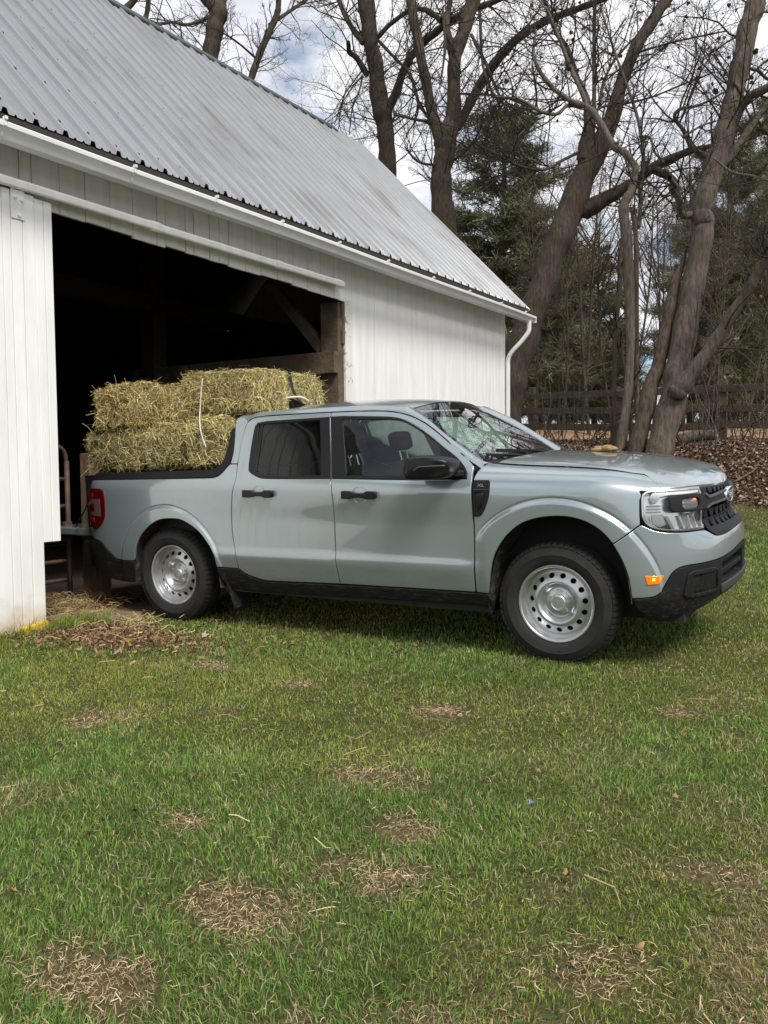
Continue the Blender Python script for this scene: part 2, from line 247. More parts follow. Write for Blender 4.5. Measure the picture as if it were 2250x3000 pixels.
TREES={"T1":[[[-11.94,13.0,11.48,0.23],[-11.87,13.11,12.74,0.227],[-11.78,13.21,13.5,0.237],[-11.7,13.29,14.06,0.244],[-11.9,13.19,14.34,0.174],[-12.15,13.07,14.69,0.132],[-12.47,12.95,15.94,0.091]],[[-11.71,13.28,13.99,0.192],[-11.96,13.74,14.81,0.178],[-12.36,14.4,16.22,0.146],[-12.81,15.19,17.92,0.094]],[[-11.92,13.15,13.92,0.049],[-12.09,12.47,13.47,0.041],[-12.04,11.66,13.17,0.033],[-11.88,10.77,12.55,0.022]]],"T2":[[[-11.69,14.31,11.54,0.116],[-11.52,14.47,12.55,0.102],[-11.31,14.64,13.35,0.102],[-11.07,14.81,14.0,0.098],[-10.9,14.95,14.51,0.087],[-10.85,15.0,14.94,0.08],[-10.86,15.06,16.1,0.065],[-10.76,15.21,17.48,0.036]],[[-11.02,14.86,14.25,0.054],[-10.82,15.58,14.9,0.052],[-10.86,16.41,15.58,0.046],[-10.74,17.48,16.5,0.031]],[[-11.37,14.59,13.21,0.033],[-11.48,13.83,13.41,0.028],[-11.36,12.86,13.31,0.02]]],"T0":[[[-13.61,10.93,12.81,0.114],[-13.22,11.21,13.54,0.1],[-13.0,11.36,13.87,0.087],[-12.66,11.59,14.54,0.067],[-12.16,11.95,15.6,0.04]],[[-12.86,11.38,12.94,0.08],[-12.85,11.61,13.42,0.067],[-12.95,11.86,13.96,0.068],[-13.15,12.11,14.66,0.055],[-13.19,12.52,15.81,0.031]]],"T3":[[[-6.33,13.71,7.2,0.264],[-6.44,13.73,8.67,0.24],[-6.51,13.75,9.75,0.216],[-6.64,13.72,10.39,0.236],[-6.78,13.69,11.35,0.204],[-6.92,13.67,12.31,0.195],[-7.03,13.66,13.27,0.216],[-7.12,13.67,14.23,0.176],[-7.09,13.78,15.82,0.112]],[[-6.5,13.8,10.39,0.128],[-6.25,13.82,10.81,0.111],[-5.94,13.8,11.44,0.094],[-5.57,13.78,11.74,0.086],[-5.11,13.77,11.98,0.089],[-4.54,13.79,12.2,0.088],[-4.08,13.73,12.25,0.082],[-3.37,13.8,12.34,0.066],[-2.65,13.86,12.54,0.044]],[[-7.11,13.55,12.22,0.08],[-7.56,13.61,12.86,0.068],[-7.97,13.84,13.58,0.062],[-8.39,14.13,14.34,0.05],[-8.97,14.42,15.81,0.026]],[[-7.01,13.56,11.42,0.083],[-7.11,13.3,11.68,0.071],[-7.11,12.97,11.69,0.066],[-6.97,12.68,11.79,0.052]],[[-6.77,13.76,12.28,0.061],[-6.36,13.79,12.56,0.055],[-5.83,13.8,12.73,0.059],[-5.43,13.66,12.6,0.059],[-5.05,13.46,12.33,0.061],[-4.64,13.24,11.92,0.063]],[[-6.75,13.76,12.24,0.042],[-6.21,13.76,11.61,0.038],[-5.8,13.55,11.19,0.037],[-5.41,13.26,10.56,0.04],[-5.09,12.86,9.94,0.039],[-4.65,12.5,9.4,0.035]],[[-7.1,13.51,11.42,0.021],[-7.18,13.16,10.99,0.019],[-7.14,12.74,10.53,0.017],[-7.11,12.23,9.65,0.012]],[[-7.09,13.5,11.29,0.021],[-7.2,13.08,10.78,0.019],[-7.13,12.6,10.23,0.017],[-6.91,12.11,9.45,0.012]],[[-7.08,13.51,11.23,0.021],[-6.96,13.16,10.76,0.019],[-6.82,12.64,10.21,0.018],[-6.57,12.06,9.25,0.013]]],"T4":[[[-3.75,11.62,5.27,0.31],[-3.8,11.66,6.37,0.287],[-3.89,11.67,7.47,0.228],[-3.86,11.73,8.16,0.221],[-3.81,11.78,8.57,0.228],[-3.7,11.88,9.12,0.166],[-3.69,11.95,10.22,0.145],[-3.52,12.09,10.91,0.152],[-3.35,12.24,11.6,0.154],[-3.17,12.39,12.42,0.117],[-2.98,12.58,13.8,0.062]],[[-3.94,11.7,8.44,0.152],[-4.07,11.74,8.88,0.132],[-4.23,11.81,9.35,0.117],[-4.48,11.89,10.39,0.112],[-4.71,11.98,11.31,0.113],[-4.88,12.11,11.96,0.114],[-5.08,12.25,12.92,0.086],[-5.44,12.34,14.48,0.044]],[[-3.6,11.92,8.79,0.11],[-3.37,11.93,9.12,0.103],[-2.97,11.98,9.72,0.102],[-2.61,11.96,10.07,0.101],[-2.16,11.97,10.37,0.09],[-1.66,11.97,10.53,0.081],[-1.21,11.92,10.56,0.075],[-0.71,11.88,10.58,0.066],[-0.19,11.84,10.61,0.057],[0.63,11.97,10.8,0.037]],[[-3.77,11.93,10.5,0.083],[-3.93,12.06,11.14,0.07],[-4.02,12.31,11.54,0.068],[-4.1,12.62,12.04,0.057],[-4.21,12.98,13.02,0.036]],[[-4.15,11.6,8.85,0.039],[-4.11,11.34,8.8,0.035],[-4.2,10.88,8.72,0.027],[-4.34,10.32,8.64,0.021]],[[-3.73,11.8,7.99,0.03],[-3.4,11.61,8.01,0.027],[-2.99,11.29,8.07,0.024],[-2.6,10.87,8.16,0.02],[-2.28,10.34,8.28,0.015]],[[-3.97,11.65,7.94,0.03],[-3.99,11.22,7.81,0.027],[-3.97,10.61,7.71,0.02],[-3.88,9.95,7.77,0.013]],[[-3.71,11.42,11.11,0.027],[-3.62,11.34,10.35,0.035],[-3.62,11.17,9.64,0.019],[-3.6,11.03,9.37,0.012]],[[-2.8,11.34,10.73,0.034],[-2.69,11.21,9.68,0.029],[-2.47,11.09,9.08,0.028],[-2.2,10.97,8.53,0.025],[-2.23,10.64,7.83,0.02],[-2.37,10.22,7.2,0.012]],[[-3.14,11.71,10.52,0.038],[-2.76,11.51,9.82,0.034],[-2.35,11.14,9.03,0.031],[-1.88,10.72,8.25,0.022],[-1.47,10.2,7.71,0.012]],[[-3.15,11.04,9.07,0.021],[-2.71,11.12,8.99,0.023],[-2.18,11.18,8.83,0.026],[-1.73,11.14,8.56,0.025],[-1.43,10.97,8.27,0.025],[-1.09,10.82,8.19,0.022],[-0.78,10.64,8.18,0.014]]],"T5":[[[-1.42,9.3,1.86,0.29],[-1.36,9.37,2.55,0.281],[-1.15,9.56,3.55,0.267],[-0.88,9.78,4.52,0.244],[-0.61,9.99,5.48,0.242],[-0.3,10.23,6.33,0.248],[0.19,10.59,7.64,0.155],[0.38,10.76,8.47,0.118],[0.64,10.95,9.15,0.115],[0.95,11.16,9.73,0.105],[1.16,11.31,10.1,0.096],[1.72,11.71,11.21,0.056]],[[-0.13,10.3,6.0,0.163],[0.25,10.4,6.21,0.126],[0.68,10.46,6.39,0.1],[0.94,10.39,6.53,0.09],[1.32,10.36,6.66,0.08],[1.73,10.31,6.73,0.058],[2.05,10.2,6.71,0.037],[2.36,10.07,6.76,0.02]],[[1.2,9.95,6.37,0.073],[1.45,10.17,6.19,0.064],[1.51,10.3,5.83,0.047],[1.55,10.45,5.6,0.03]],[[-0.22,10.31,6.99,0.147],[-0.19,10.48,7.68,0.103],[-0.31,10.61,8.24,0.066],[-0.49,10.72,8.63,0.057],[-0.72,10.83,9.26,0.055],[-0.99,10.92,9.75,0.045],[-1.27,11.04,10.48,0.039],[-1.53,11.18,11.13,0.027]],[[-0.08,10.44,7.8,0.04],[-0.14,10.64,8.46,0.039],[-0.22,10.92,9.2,0.038],[-0.32,11.25,10.24,0.032],[-0.44,11.59,11.14,0.02]],[[-0.26,10.3,7.1,0.031],[-0.47,9.87,6.85,0.027],[-0.65,9.32,6.54,0.024],[-0.88,8.7,6.46,0.022],[-1.07,8.04,6.51,0.018],[-1.16,7.41,6.5,0.012]],[[0.29,10.67,7.95,0.028],[0.12,10.28,7.82,0.021],[0.12,9.85,7.55,0.021]],[[0.45,10.76,7.98,0.022],[0.93,10.63,7.94,0.018],[1.49,10.34,7.91,0.015],[2.05,9.95,7.83,0.012]],[[0.59,10.9,8.93,0.022],[1.05,10.75,8.88,0.018],[1.55,10.43,8.73,0.015],[2.28,10.13,8.56,0.012]],[[0.02,10.51,8.01,0.031],[0.02,10.73,8.46,0.028],[0.1,11.09,8.95,0.025],[0.24,11.53,9.4,0.023],[0.44,12.03,9.88,0.015]]],"T6":[[[1.24,7.34,1.24,0.101],[1.27,7.41,1.49,0.087],[1.34,7.58,2.6,0.067],[1.32,7.7,3.56,0.072],[1.24,7.8,4.69,0.08],[1.17,7.87,5.22,0.08],[1.25,8.02,5.51,0.062],[1.26,8.15,5.88,0.055],[1.08,8.16,6.16,0.058],[0.92,8.17,6.28,0.061],[0.72,8.19,6.66,0.058],[0.51,8.19,6.97,0.053],[0.2,8.13,7.16,0.04],[-0.14,8.06,7.49,0.038],[-0.38,8.07,7.94,0.027],[-0.4,8.21,8.46,0.019]],[[0.33,8.32,7.08,0.033],[0.16,8.15,7.08,0.03],[0.06,7.97,6.91,0.028],[-0.14,7.73,6.9,0.027],[-0.4,7.46,7.05,0.025],[-0.69,7.14,7.04,0.021]],[[0.42,8.37,7.11,0.038],[0.2,8.46,7.62,0.036],[-0.06,8.63,8.2,0.031],[-0.31,8.85,8.79,0.023],[-0.6,9.07,9.39,0.017]]],"T9":[[[1.14,9.03,1.35,0.046],[1.08,9.09,2.4,0.042],[1.02,9.25,4.87,0.042],[0.94,9.29,5.59,0.042],[1.02,9.38,5.28,0.04],[1.04,9.5,6.09,0.031],[1.05,9.6,6.45,0.029],[0.97,9.66,7.05,0.029],[0.82,9.68,7.59,0.025],[0.56,9.65,8.35,0.02],[0.41,9.66,8.82,0.015],[0.25,9.68,9.32,0.012]],[[0.99,9.62,6.89,0.023],[1.16,9.58,6.82,0.021],[1.27,9.43,6.52,0.021],[1.47,9.29,6.25,0.017]],[[0.99,9.63,7.09,0.017],[1.0,9.82,7.49,0.014],[0.94,10.04,8.04,0.013],[1.01,10.38,8.59,0.012],[1.18,10.8,9.1,0.012]]],"T10":[[[0.89,8.42,3.31,0.037],[0.9,8.55,3.87,0.044],[0.89,8.72,4.44,0.041],[0.86,8.89,4.82,0.035],[0.85,9.09,5.21,0.028]],[[1.17,8.47,1.35,0.034],[1.12,8.47,2.02,0.034],[1.03,8.47,2.77,0.037],[0.93,8.44,3.24,0.034],[0.88,8.44,3.72,0.03]]],"T7":[[[1.52,7.27,1.21,0.136],[1.54,7.3,1.45,0.124],[1.67,7.42,2.26,0.118],[1.8,7.52,2.72,0.102],[1.92,7.64,3.49,0.093],[1.99,7.71,3.95,0.077],[2.07,7.77,4.2,0.04],[2.12,7.82,4.42,0.015]]],"T8":[[[1.82,7.21,1.08,0.221],[1.87,7.25,1.32,0.195],[2.01,7.38,2.08,0.189],[2.13,7.49,2.84,0.177],[2.25,7.62,3.76,0.165],[2.36,7.74,4.67,0.152],[2.36,7.75,4.89,0.163],[2.49,7.87,5.62,0.152],[2.63,7.98,6.13,0.154],[2.76,8.11,6.83,0.137],[2.89,8.22,7.56,0.139],[2.99,8.31,8.05,0.139],[3.11,8.42,8.66,0.11],[3.24,8.55,9.51,0.061]],[[2.14,7.24,2.28,0.143],[2.36,7.24,2.56,0.107],[2.68,7.26,3.01,0.088],[3.01,7.25,3.52,0.072],[3.27,7.18,3.93,0.062],[3.54,7.07,4.26,0.05],[3.93,7.03,4.65,0.033]],[[2.69,8.02,6.15,0.078],[2.85,7.99,6.42,0.068],[3.0,7.87,6.51,0.064],[3.23,7.76,6.53,0.058],[3.53,7.68,6.67,0.041],[3.84,7.58,6.82,0.022]],[[2.53,7.89,5.55,0.061],[2.71,8.21,5.85,0.056],[2.91,8.63,6.36,0.05],[3.08,9.09,6.83,0.046],[3.35,9.65,7.49,0.032]],[[2.43,7.84,5.72,0.044],[2.24,7.6,5.82,0.039],[2.16,7.37,6.0,0.031],[2.08,7.1,6.13,0.026],[2.21,6.91,6.15,0.023],[2.47,6.79,6.1,0.018],[2.8,6.69,6.16,0.012]],[[2.25,7.69,4.88,0.052],[2.12,7.47,4.85,0.051],[2.12,7.26,5.0,0.048],[2.07,7.0,5.11,0.05],[2.17,6.78,5.06,0.039],[2.15,6.48,5.09,0.034]],[[2.23,7.03,5.81,0.016],[2.42,7.3,6.01,0.015],[2.55,7.59,6.14,0.012]],[[2.95,8.23,7.03,0.027],[3.02,8.41,7.06,0.027],[3.12,8.67,7.01,0.022],[3.41,9.07,6.9,0.012]],[[2.58,7.46,5.55,0.017],[2.83,7.31,5.28,0.019],[3.12,7.06,5.11,0.016],[3.4,6.74,4.9,0.012]]]}
# ------------------------------------------------------------------ ground
_bank=pchip([-50,8.6,9.6,10.6,12,13.2,15,20,26,40,90,400],[0,0,.13,.40,.92,1.22,1.36,1.62,2.12,2.5,3.2,4.5])
def wdist(x,y): return (x-CP[0])*-.5061+(y-CP[1])*.8625
def hash2(ix,iy,k=0):
    v=np.sin(ix*127.1+iy*311.7+k*74.7)*43758.5453; return v-np.floor(v)
def vnoise(x,y,k=0):
    ix,iy=np.floor(x),np.floor(y); fx,fy=x-ix,y-iy; fx=fx*fx*(3-2*fx); fy=fy*fy*(3-2*fy)
    a=hash2(ix,iy,k);b=hash2(ix+1,iy,k);c=hash2(ix,iy+1,k);d=hash2(ix+1,iy+1,k)
    return (a*(1-fx)+b*fx)*(1-fy)+(c*(1-fx)+d*fx)*fy
def fbm(x,y,k=0,o=4):
    s=0;a=.5;t=0
    for i in range(o): s=s+a*vnoise(x*2**i,y*2**i,k+i*7); t+=a; a*=.5
    return s/t
def barn_mask(x,y):
    """1 outside, 0 on the barn's own floor"""
    inx=1-sstep(-.75,-.2,x); iny=1-sstep(7.6,9.0,y)
    return 1-inx*iny*sstep(-9.5,-8,x)
def ground(x,y):
    x=np.asarray(x,float);y=np.asarray(y,float); w=wdist(x,y)
    h=.058*np.clip(y+.87,0,3.2)+_bank(w)
    h=h*barn_mask(x,y)
    h=h+.02*(fbm(x*.9,y*.9,3)-.5)*sstep(.5,2.5,np.hypot(x-1.5,y+.3)-.8)*barn_mask(x,y)
    h=h+.18*(fbm(x*.8,y*.8,9)-.5)*sstep(11,13,w)*(1-sstep(17,20,w))
    h=h-.05*(1-barn_mask(x,y))
    return h
def litter_mask(x,y):
    """dead-leaf bank between the lawn and the fence"""
    w=wdist(x,y)+1.2*(fbm(x*.7,y*.7,21)-.5)
    return sstep(10.5,10.9,w)*(1-sstep(16.3,17.3,w))
def bare_mask(x,y):
    """worn earth and straw beside the rear wheel, dirt under the truck"""
    a=1-sstep(.55,1.0,np.hypot((x+.05)/.95,(y+1.55)/.42)+.5*(fbm(x*3,y*3,5)-.5))
    b=(1-sstep(.8,1.15,np.hypot((x-1.2)/2.0,(y+.05)/.85)))*.5
    c=(1-sstep(-.62,-.40,x+.1*(fbm(x*2,y*2,8)-.5)))*sstep(-1.45,-1.25,y)*(1-sstep(2.5,3,y))
    return np.clip(np.maximum(np.maximum(a,b),c),0,1)
def straw_mask(x,y):
    n=fbm(x*1.1+3,y*1.1,31,4)*.55+fbm(x*3.1,y*3.1,32,3)*.45
    right=sstep(2.2,4.6,x+.35*(y+3)+1.2*(fbm(x*.5,y*.5,34)-.5))
    return np.clip(.75*sstep(.60,.70,n)+.36*right*sstep(.42,.60,fbm(x*4.3,y*4.3,35,4)),0,1)
def patch(x,y,cx,cy,rx,ry=None):
    ry=ry or rx
    return (1-sstep(.45,1.1,np.hypot((x-cx)/rx,(y-cy)/ry)+1.5*(fbm(x*6,y*6,6,4)-.5)))*sstep(.30,.52,fbm(x*14,y*14,16,3)+.12)
DEAD=[(3.25,-3.95,.24,.13),(3.52,-3.66,.19,.12),(3.30,-4.05,.16,.10),(3.07,-3.0,.22,.14),(3.45,-3.33,.13,.1),(1.55,-3.05,.14,.12),(2.0,-2.0,.14,.08),(3.18,-4.42,.22,.12),(3.75,-4.35,.14,.1),(4.2,-3.8,.16,.14),(4.35,-3.2,.14,.1),(2.9,-2.1,.18,.12),(1.3,-1.9,.16,.09),(3.9,-1.6,.14,.09),(2.75,-3.65,.12,.09)]
def dead_mask(x,y):
    o=0*x
    for d in DEAD: o=np.maximum(o,patch(x,y,*d))
    return o
gm=bpy.data.materials.new('ground_soil'); gm.use_nodes=True
_n=gm.node_tree.nodes; _l=gm.node_tree.links; _b=_n['Principled BSDF']; _b.inputs['Roughness'].default_value=.95; _b.inputs['Specular IOR Level'].default_value=.15
_a=_n.new('ShaderNodeVertexColor'); _a.layer_name='Col'; _t=_n.new('ShaderNodeTexCoord'); _x=_n.new('ShaderNodeTexNoise'); _x.inputs['Scale'].default_value=38; _x.inputs['Detail'].default_value=6; _l.new(_t.outputs['Object'],_x.inputs['Vector'])
_r=_n.new('ShaderNodeValToRGB'); _r.color_ramp.elements[0].position=.3; _r.color_ramp.elements[0].color=(.45,.45,.45,1); _r.color_ramp.elements[1].position=.7; _r.color_ramp.elements[1].color=(1.4,1.35,1.3,1); _l.new(_x.outputs['Fac'],_r.inputs[0])
_m=_n.new('ShaderNodeMix'); _m.data_type='RGBA'; _m.blend_type='MULTIPLY'; _m.inputs[0].default_value=1; _l.new(_a.outputs[0],_m.inputs[6]); _l.new(_r.outputs[0],_m.inputs[7]); _l.new(_m.outputs[2],_b.inputs['Base Color'])
_u=_n.new('ShaderNodeBump'); _u.inputs['Strength'].default_value=.6; _u.inputs['Distance'].default_value=.03; _l.new(_x.outputs['Fac'],_u.inputs['Height']); _l.new(_u.outputs[0],_b.inputs['Normal'])
def axis(lo,hi,c0,c1,fine,grow):
    a=list(np.arange(c0,c1,fine)); s=fine; x=a[0]
    while x>lo: s*=grow; x-=s; a.insert(0,x)
    s=fine; x=a[-1]
    while x<hi: s*=grow; x+=s; a.append(x)
    return np.array(a)
gx=axis(-420,300,-4,7,.08,1.13); gy=axis(-60,600,-5.4,9,.08,1.10)
GX,GY=np.meshgrid(gx,gy,indexing='ij'); GZ=ground(GX,GY)
nx_,ny_=GX.shape; idx=np.arange(nx_*ny_).reshape(nx_,ny_)
q=np.stack([idx[:-1,:-1],idx[1:,:-1],idx[1:,1:],idx[:-1,1:]],-1).reshape(-1,4)
wq=wdist(GX,GY); base_c=np.array([.055,.062,.022]); soil=np.array([.11,.070,.042]); leafc=np.array([.060,.034,.021]); tanc=np.array([.31,.205,.12]); farc=np.array([.07,.075,.03]); strawc=np.array([.145,.100,.056])
def lerp(a,b,t): return a*(1-t[...,None])+b*t[...,None]
gc=lerp(np.broadcast_to(base_c,GX.shape+(3,)),strawc,.55*straw_mask(GX,GY)+.4*dead_mask(GX,GY)*(1-straw_mask(GX,GY)))
gc=lerp(gc,soil,bare_mask(GX,GY)); gc=lerp(gc,soil*.7,1-barn_mask(GX,GY))
gc=lerp(gc,leafc,litter_mask(GX,GY)*barn_mask(GX,GY)); road=sstep(16.5,17.3,wq+.8*(fbm(GX*.5,GY*.5,4)-.5))
gc=lerp(gc,tanc*(.75+.5*fbm(GX*.6,GY*.6,12))[...,None],road); gc=lerp(gc,farc,sstep(27,31,wq))
gcol=np.concatenate([gc,np.ones(GX.shape+(1,))],-1)
g=fast_mesh('ground',np.stack([GX,GY,GZ],-1).reshape(-1,3),q,np.zeros((0,3)),gm,cols=gcol.reshape(-1,4),smooth=True); tag(g,kind='structure')

# ------------------------------------------------------------------ grass
def blades(x,y,z,h,wd,lean,az,cols,tipmul=1.25):
    n=len(x); d=np.stack([np.cos(az),np.sin(az)],1); s=np.stack([-d[:,1],d[:,0]],1)
    v=np.zeros((n,5,3))
    tw=rng.uniform(0,2*math.pi,n); s=np.stack([np.cos(tw),np.sin(tw)],1)
    b=np.stack([x,y,z],1)
    v[:,0]=b; v[:,0,:2]-=s*wd[:,None]/2; v[:,1]=b; v[:,1,:2]+=s*wd[:,None]/2
    mid=b.copy(); mid[:,:2]+=d*(h*lean*.35)[:,None]; mid[:,2]+=h*.6*np.sqrt(np.clip(1-lean*lean*.3,.1,1))
    v[:,2]=mid; v[:,2,:2]+=s*wd[:,None]*.4; v[:,3]=mid; v[:,3,:2]-=s*wd[:,None]*.4
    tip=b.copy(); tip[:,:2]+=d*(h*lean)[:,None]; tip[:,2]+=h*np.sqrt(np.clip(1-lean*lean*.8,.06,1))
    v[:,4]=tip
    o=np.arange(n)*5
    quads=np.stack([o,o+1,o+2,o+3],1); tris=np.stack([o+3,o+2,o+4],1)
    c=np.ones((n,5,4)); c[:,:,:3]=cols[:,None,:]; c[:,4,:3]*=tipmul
    return v.reshape(-1,3),quads,tris,c.reshape(-1,4)
gmat=mat('grass_blade',(.1,.15,.04),.55,attr=True,spec=.3)
_n=gmat.node_tree.nodes; _l=gmat.node_tree.links; _b=_n['Principled BSDF']
_tr=_n.new('ShaderNodeBsdfTranslucent'); _vc=[q for q in _n if q.bl_idname=='ShaderNodeVertexColor'][0]; _l.new(_vc.outputs[0],_tr.inputs[0])
_mx=_n.new('ShaderNodeMixShader'); _mx.inputs[0].default_value=.3; _l.new(_b.outputs[0],_mx.inputs[1]); _l.new(_tr.outputs[0],_mx.inputs[2]); _l.new(_mx.outputs[0],_n['Material Output'].inputs[0])
def scatter(w0,w1,dens,margin=.35):
    """random lawn points in a band of distances from the camera, as wide as the view"""
    hw1=w1*.47+margin; area=(w1-w0)*2*hw1; n=int(area*dens)
    w=rng.uniform(w0,w1,n); t=rng.uniform(-hw1,hw1,n); k=np.abs(t)<w*.47+margin; w=w[k]; t=t[k]
    x=CP[0]-.5061*w+.8625*t; y=CP[1]+.8625*w+.5061*t
    return x,y,w
BV=[];BQ=[];BT=[];BC=[];boff=0
GREEN=np.array([(.180,.262,.036),(.232,.305,.042),(.132,.208,.042),(.300,.330,.056)])
STRAW=np.array([(.46,.36,.20),(.36,.27,.14),(.54,.44,.27)])
for (w0,w1,dens,wm) in [(1.35,2.2,30000,.0022),(2.2,3.4,19000,.0027),(3.4,5.2,11500,.0035),(5.2,8,6500,.005),(8,12.2,3600,.0075)]:
    x,y,w=scatter(w0,w1,dens)
    bare=bare_mask(x,y); lit=litter_mask(x,y); out_=(barn_mask(x,y)>.6)&((x>-.5)|(y<-1.4)|(y>2.6))&~((x<-.52))
    dead=dead_mask(x,y); stm=straw_mask(x,y)
    k=out_&(rng.random(len(x))>bare*1.02)&(rng.random(len(x))>lit*1.0)&(rng.random(len(x))>dead*.85)&(rng.random(len(x))>.45*sstep(.55,.75,fbm(x*7,y*7,91,3)))
    x,y,w,dead,stm=x[k],y[k],w[k],dead[k],stm[k]; n=len(x)
    lush=sstep(.42,.62,fbm(x*.9+9,y*.9,51,3)); yel=sstep(.42,.66,fbm(x*.8,y*.8+4,57,3))*sstep(4.6,2.6,x+.3*(y+3))
    st=rng.random(n)<np.clip(.10+.50*stm+.5*dead,0,.93)
    h=rng.uniform(.010,.027,n)*(1+.5*lush)*(1+.25*sstep(3,7,w))*(1-.25*dead)*(.8+.4*rng.random(n))
    lean=np.where(st,rng.uniform(.55,1.05,n),np.clip(rng.normal(.55,.3,n),.05,1.1))
    az=fbm(x*2.5,y*2.5,77,2)*12+rng.normal(0,1.6,n)
    c=GREEN[rng.integers(0,4,n)]*rng.uniform(.40,1.45,n)[:,None]
    c=c*(1-.25*yel[:,None])+np.array([.27,.25,.05])*.5*yel[:,None]
    c=c*(1+.22*lush[:,None]*np.array([-1.2,-.2,.5])); c=c*(.80+.42*fbm(x*1.7+2,y*1.7,63,3))[:,None]
    c[st]=STRAW[rng.integers(0,3,st.sum())]*rng.uniform(.6,1.15,st.sum())[:,None]
    h=np.where(st,h*1.15,h); wd=wm*rng.uniform(.6,1.35,n)
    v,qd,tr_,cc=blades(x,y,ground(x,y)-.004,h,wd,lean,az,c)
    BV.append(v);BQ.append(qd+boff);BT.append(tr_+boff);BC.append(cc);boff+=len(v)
# flat flecks of dead thatch and small broad weed leaves between the blades
for (w0,w1,dn,wd0) in [(1.35,2.6,2400,.62),(2.6,5.2,900,.8),(5.2,9,240,1.1)]:
    for pal,frac,lm in ((np.array([(.50,.37,.20),(.40,.27,.14),(.60,.48,.30),(.22,.13,.07)]),.62,.030),(np.array([(.07,.15,.035),(.10,.19,.05),(.13,.22,.07)]),.38,.018)):
        x,y,w=scatter(w0,w1,dn*frac); k=(barn_mask(x,y)>.6)&(x>-.45)&(litter_mask(x,y)<.3)&(bare_mask(x,y)<.5)&(rng.random(len(x))<.34+1.2*straw_mask(x,y)); x,y=x[k],y[k]; n=len(x)
        d=rng.normal(0,1,(n,3))*np.array([1,1,.22]); d/=np.linalg.norm(d,axis=1)[:,None]; l=rng.uniform(.4,1.3,n)*lm; p=np.stack([x,y,ground(x,y)+rng.uniform(.006,.020,n)],1); s=np.cross(d,(0,0,1.))+rng.normal(0,.35,(n,3)); s/=np.linalg.norm(s,axis=1)[:,None]; s*=(rng.uniform(.0011,.0022,n)*wd0*(1 if lm>.02 else 2.6))[:,None]; bn=rng.normal(0,.2,(n,3))*l[:,None]
        v=np.stack([p-d*l[:,None]*.5,p-d*l[:,None]*.2-s+bn,p-d*l[:,None]*.2+s+bn,p+d*l[:,None]*.25+s+bn,p+d*l[:,None]*.25-s+bn],1); tip=p+d*l[:,None]*.55
        v=np.concatenate([v,tip[:,None,:]],1); o_=np.arange(n)*6; qd=np.stack([o_+1,o_+2,o_+3,o_+4],1); tr_=np.vstack([np.stack([o_,o_+2,o_+1],1),np.stack([o_+4,o_+3,o_+5],1)])
        c=np.ones((n,6,4)); c[:,:,:3]=(pal[rng.integers(0,len(pal),n)]*rng.uniform(.6,1.25,n)[:,None])[:,None,:]
        BV.append(v.reshape(-1,3));BQ.append(qd+boff);BT.append(tr_+boff);BC.append(c.reshape(-1,4));boff+=n*6
# taller tufts against the barn door and beside the sill
n=1500; x=rng.normal(-.50,.07,n); y=np.where(rng.random(n)<.6,rng.uniform(-2.6,-1.25,n),rng.normal(-1.4,.14,n)); k=(x>-.58)
x,y=x[k],y[k]; n=len(x); c=GREEN[rng.integers(0,4,n)]*rng.uniform(.8,1.6,n)[:,None]; c[rng.random(n)<.15]=STRAW[0]*.8
v,qd,tr_,cc=blades(x,y,ground(x,y)-.005,rng.uniform(.06,.20,n)*(1-.5*np.clip((x+.5)*3,0,1)),rng.uniform(.004,.008,n),np.clip(rng.normal(.5,.25,n),.1,1),rng.uniform(-1.6,1.6,n),c)
BV.append(v);BQ.append(qd+boff);BT.append(tr_+boff);BC.append(cc);boff+=len(v)
o=fast_mesh('lawn_grass',np.vstack(BV),np.vstack(BQ),np.vstack(BT),gmat,cols=np.vstack(BC)); tag(o,'short patchy winter lawn of green and straw coloured blades','grass',kind='stuff')

# loose straw and bark beside the rear wheel, hay swept inside the doorway
def strawbits(n,fx,fy,lmin,lmax,wmin,wmax,cols,zr,up=.25):
    x=fx(n);y=fy(n); z=np.maximum(ground(x,y),0)+rng.uniform(.004,zr,n); a=rng.uniform(0,math.pi,n); l=rng.uniform(lmin,lmax,n); e=rng.normal(0,up,n)
    d=np.stack([np.cos(a)*np.cos(e),np.sin(a)*np.cos(e),np.sin(e)],1); p=np.stack([x,y,z],1); w=rng.uniform(wmin,wmax,n)
    s=np.cross(d,rng.normal(0,1,(n,3))); s/=np.linalg.norm(s,axis=1)[:,None]; s*=w[:,None]/2; b=rng.normal(0,.12,(n,3))*l[:,None]
    v=np.stack([p-d*l[:,None]/2-s,p-d*l[:,None]/2+s,p+b+s,p+b-s,p+d*l[:,None]/2+s,p+d*l[:,None]/2-s],1)
    o=np.arange(n)*6; qd=np.vstack([np.stack([o,o+1,o+2,o+3],1),np.stack([o+3,o+2,o+4,o+5],1)])
    c=np.ones((n,6,4)); c[:,:,:3]=(cols[rng.integers(0,len(cols),n)]*rng.uniform(.6,1.2,n)[:,None])[:,None,:]
    return v.reshape(-1,3),qd,c.reshape(-1,4)
smat=mat('straw_bits',(.4,.3,.15),.8,attr=True,spec=.2)
SB=np.array([(.42,.31,.15),(.30,.19,.09),(.20,.11,.055),(.50,.40,.22)])
BK=np.array([(.27,.155,.085),(.18,.10,.055),(.36,.23,.13),(.11,.065,.04)])
DS=np.array([(.60,.43,.26),(.46,.32,.18),(.66,.51,.33),(.30,.19,.10)])
vs=[];qs=[];cs=[];of=0
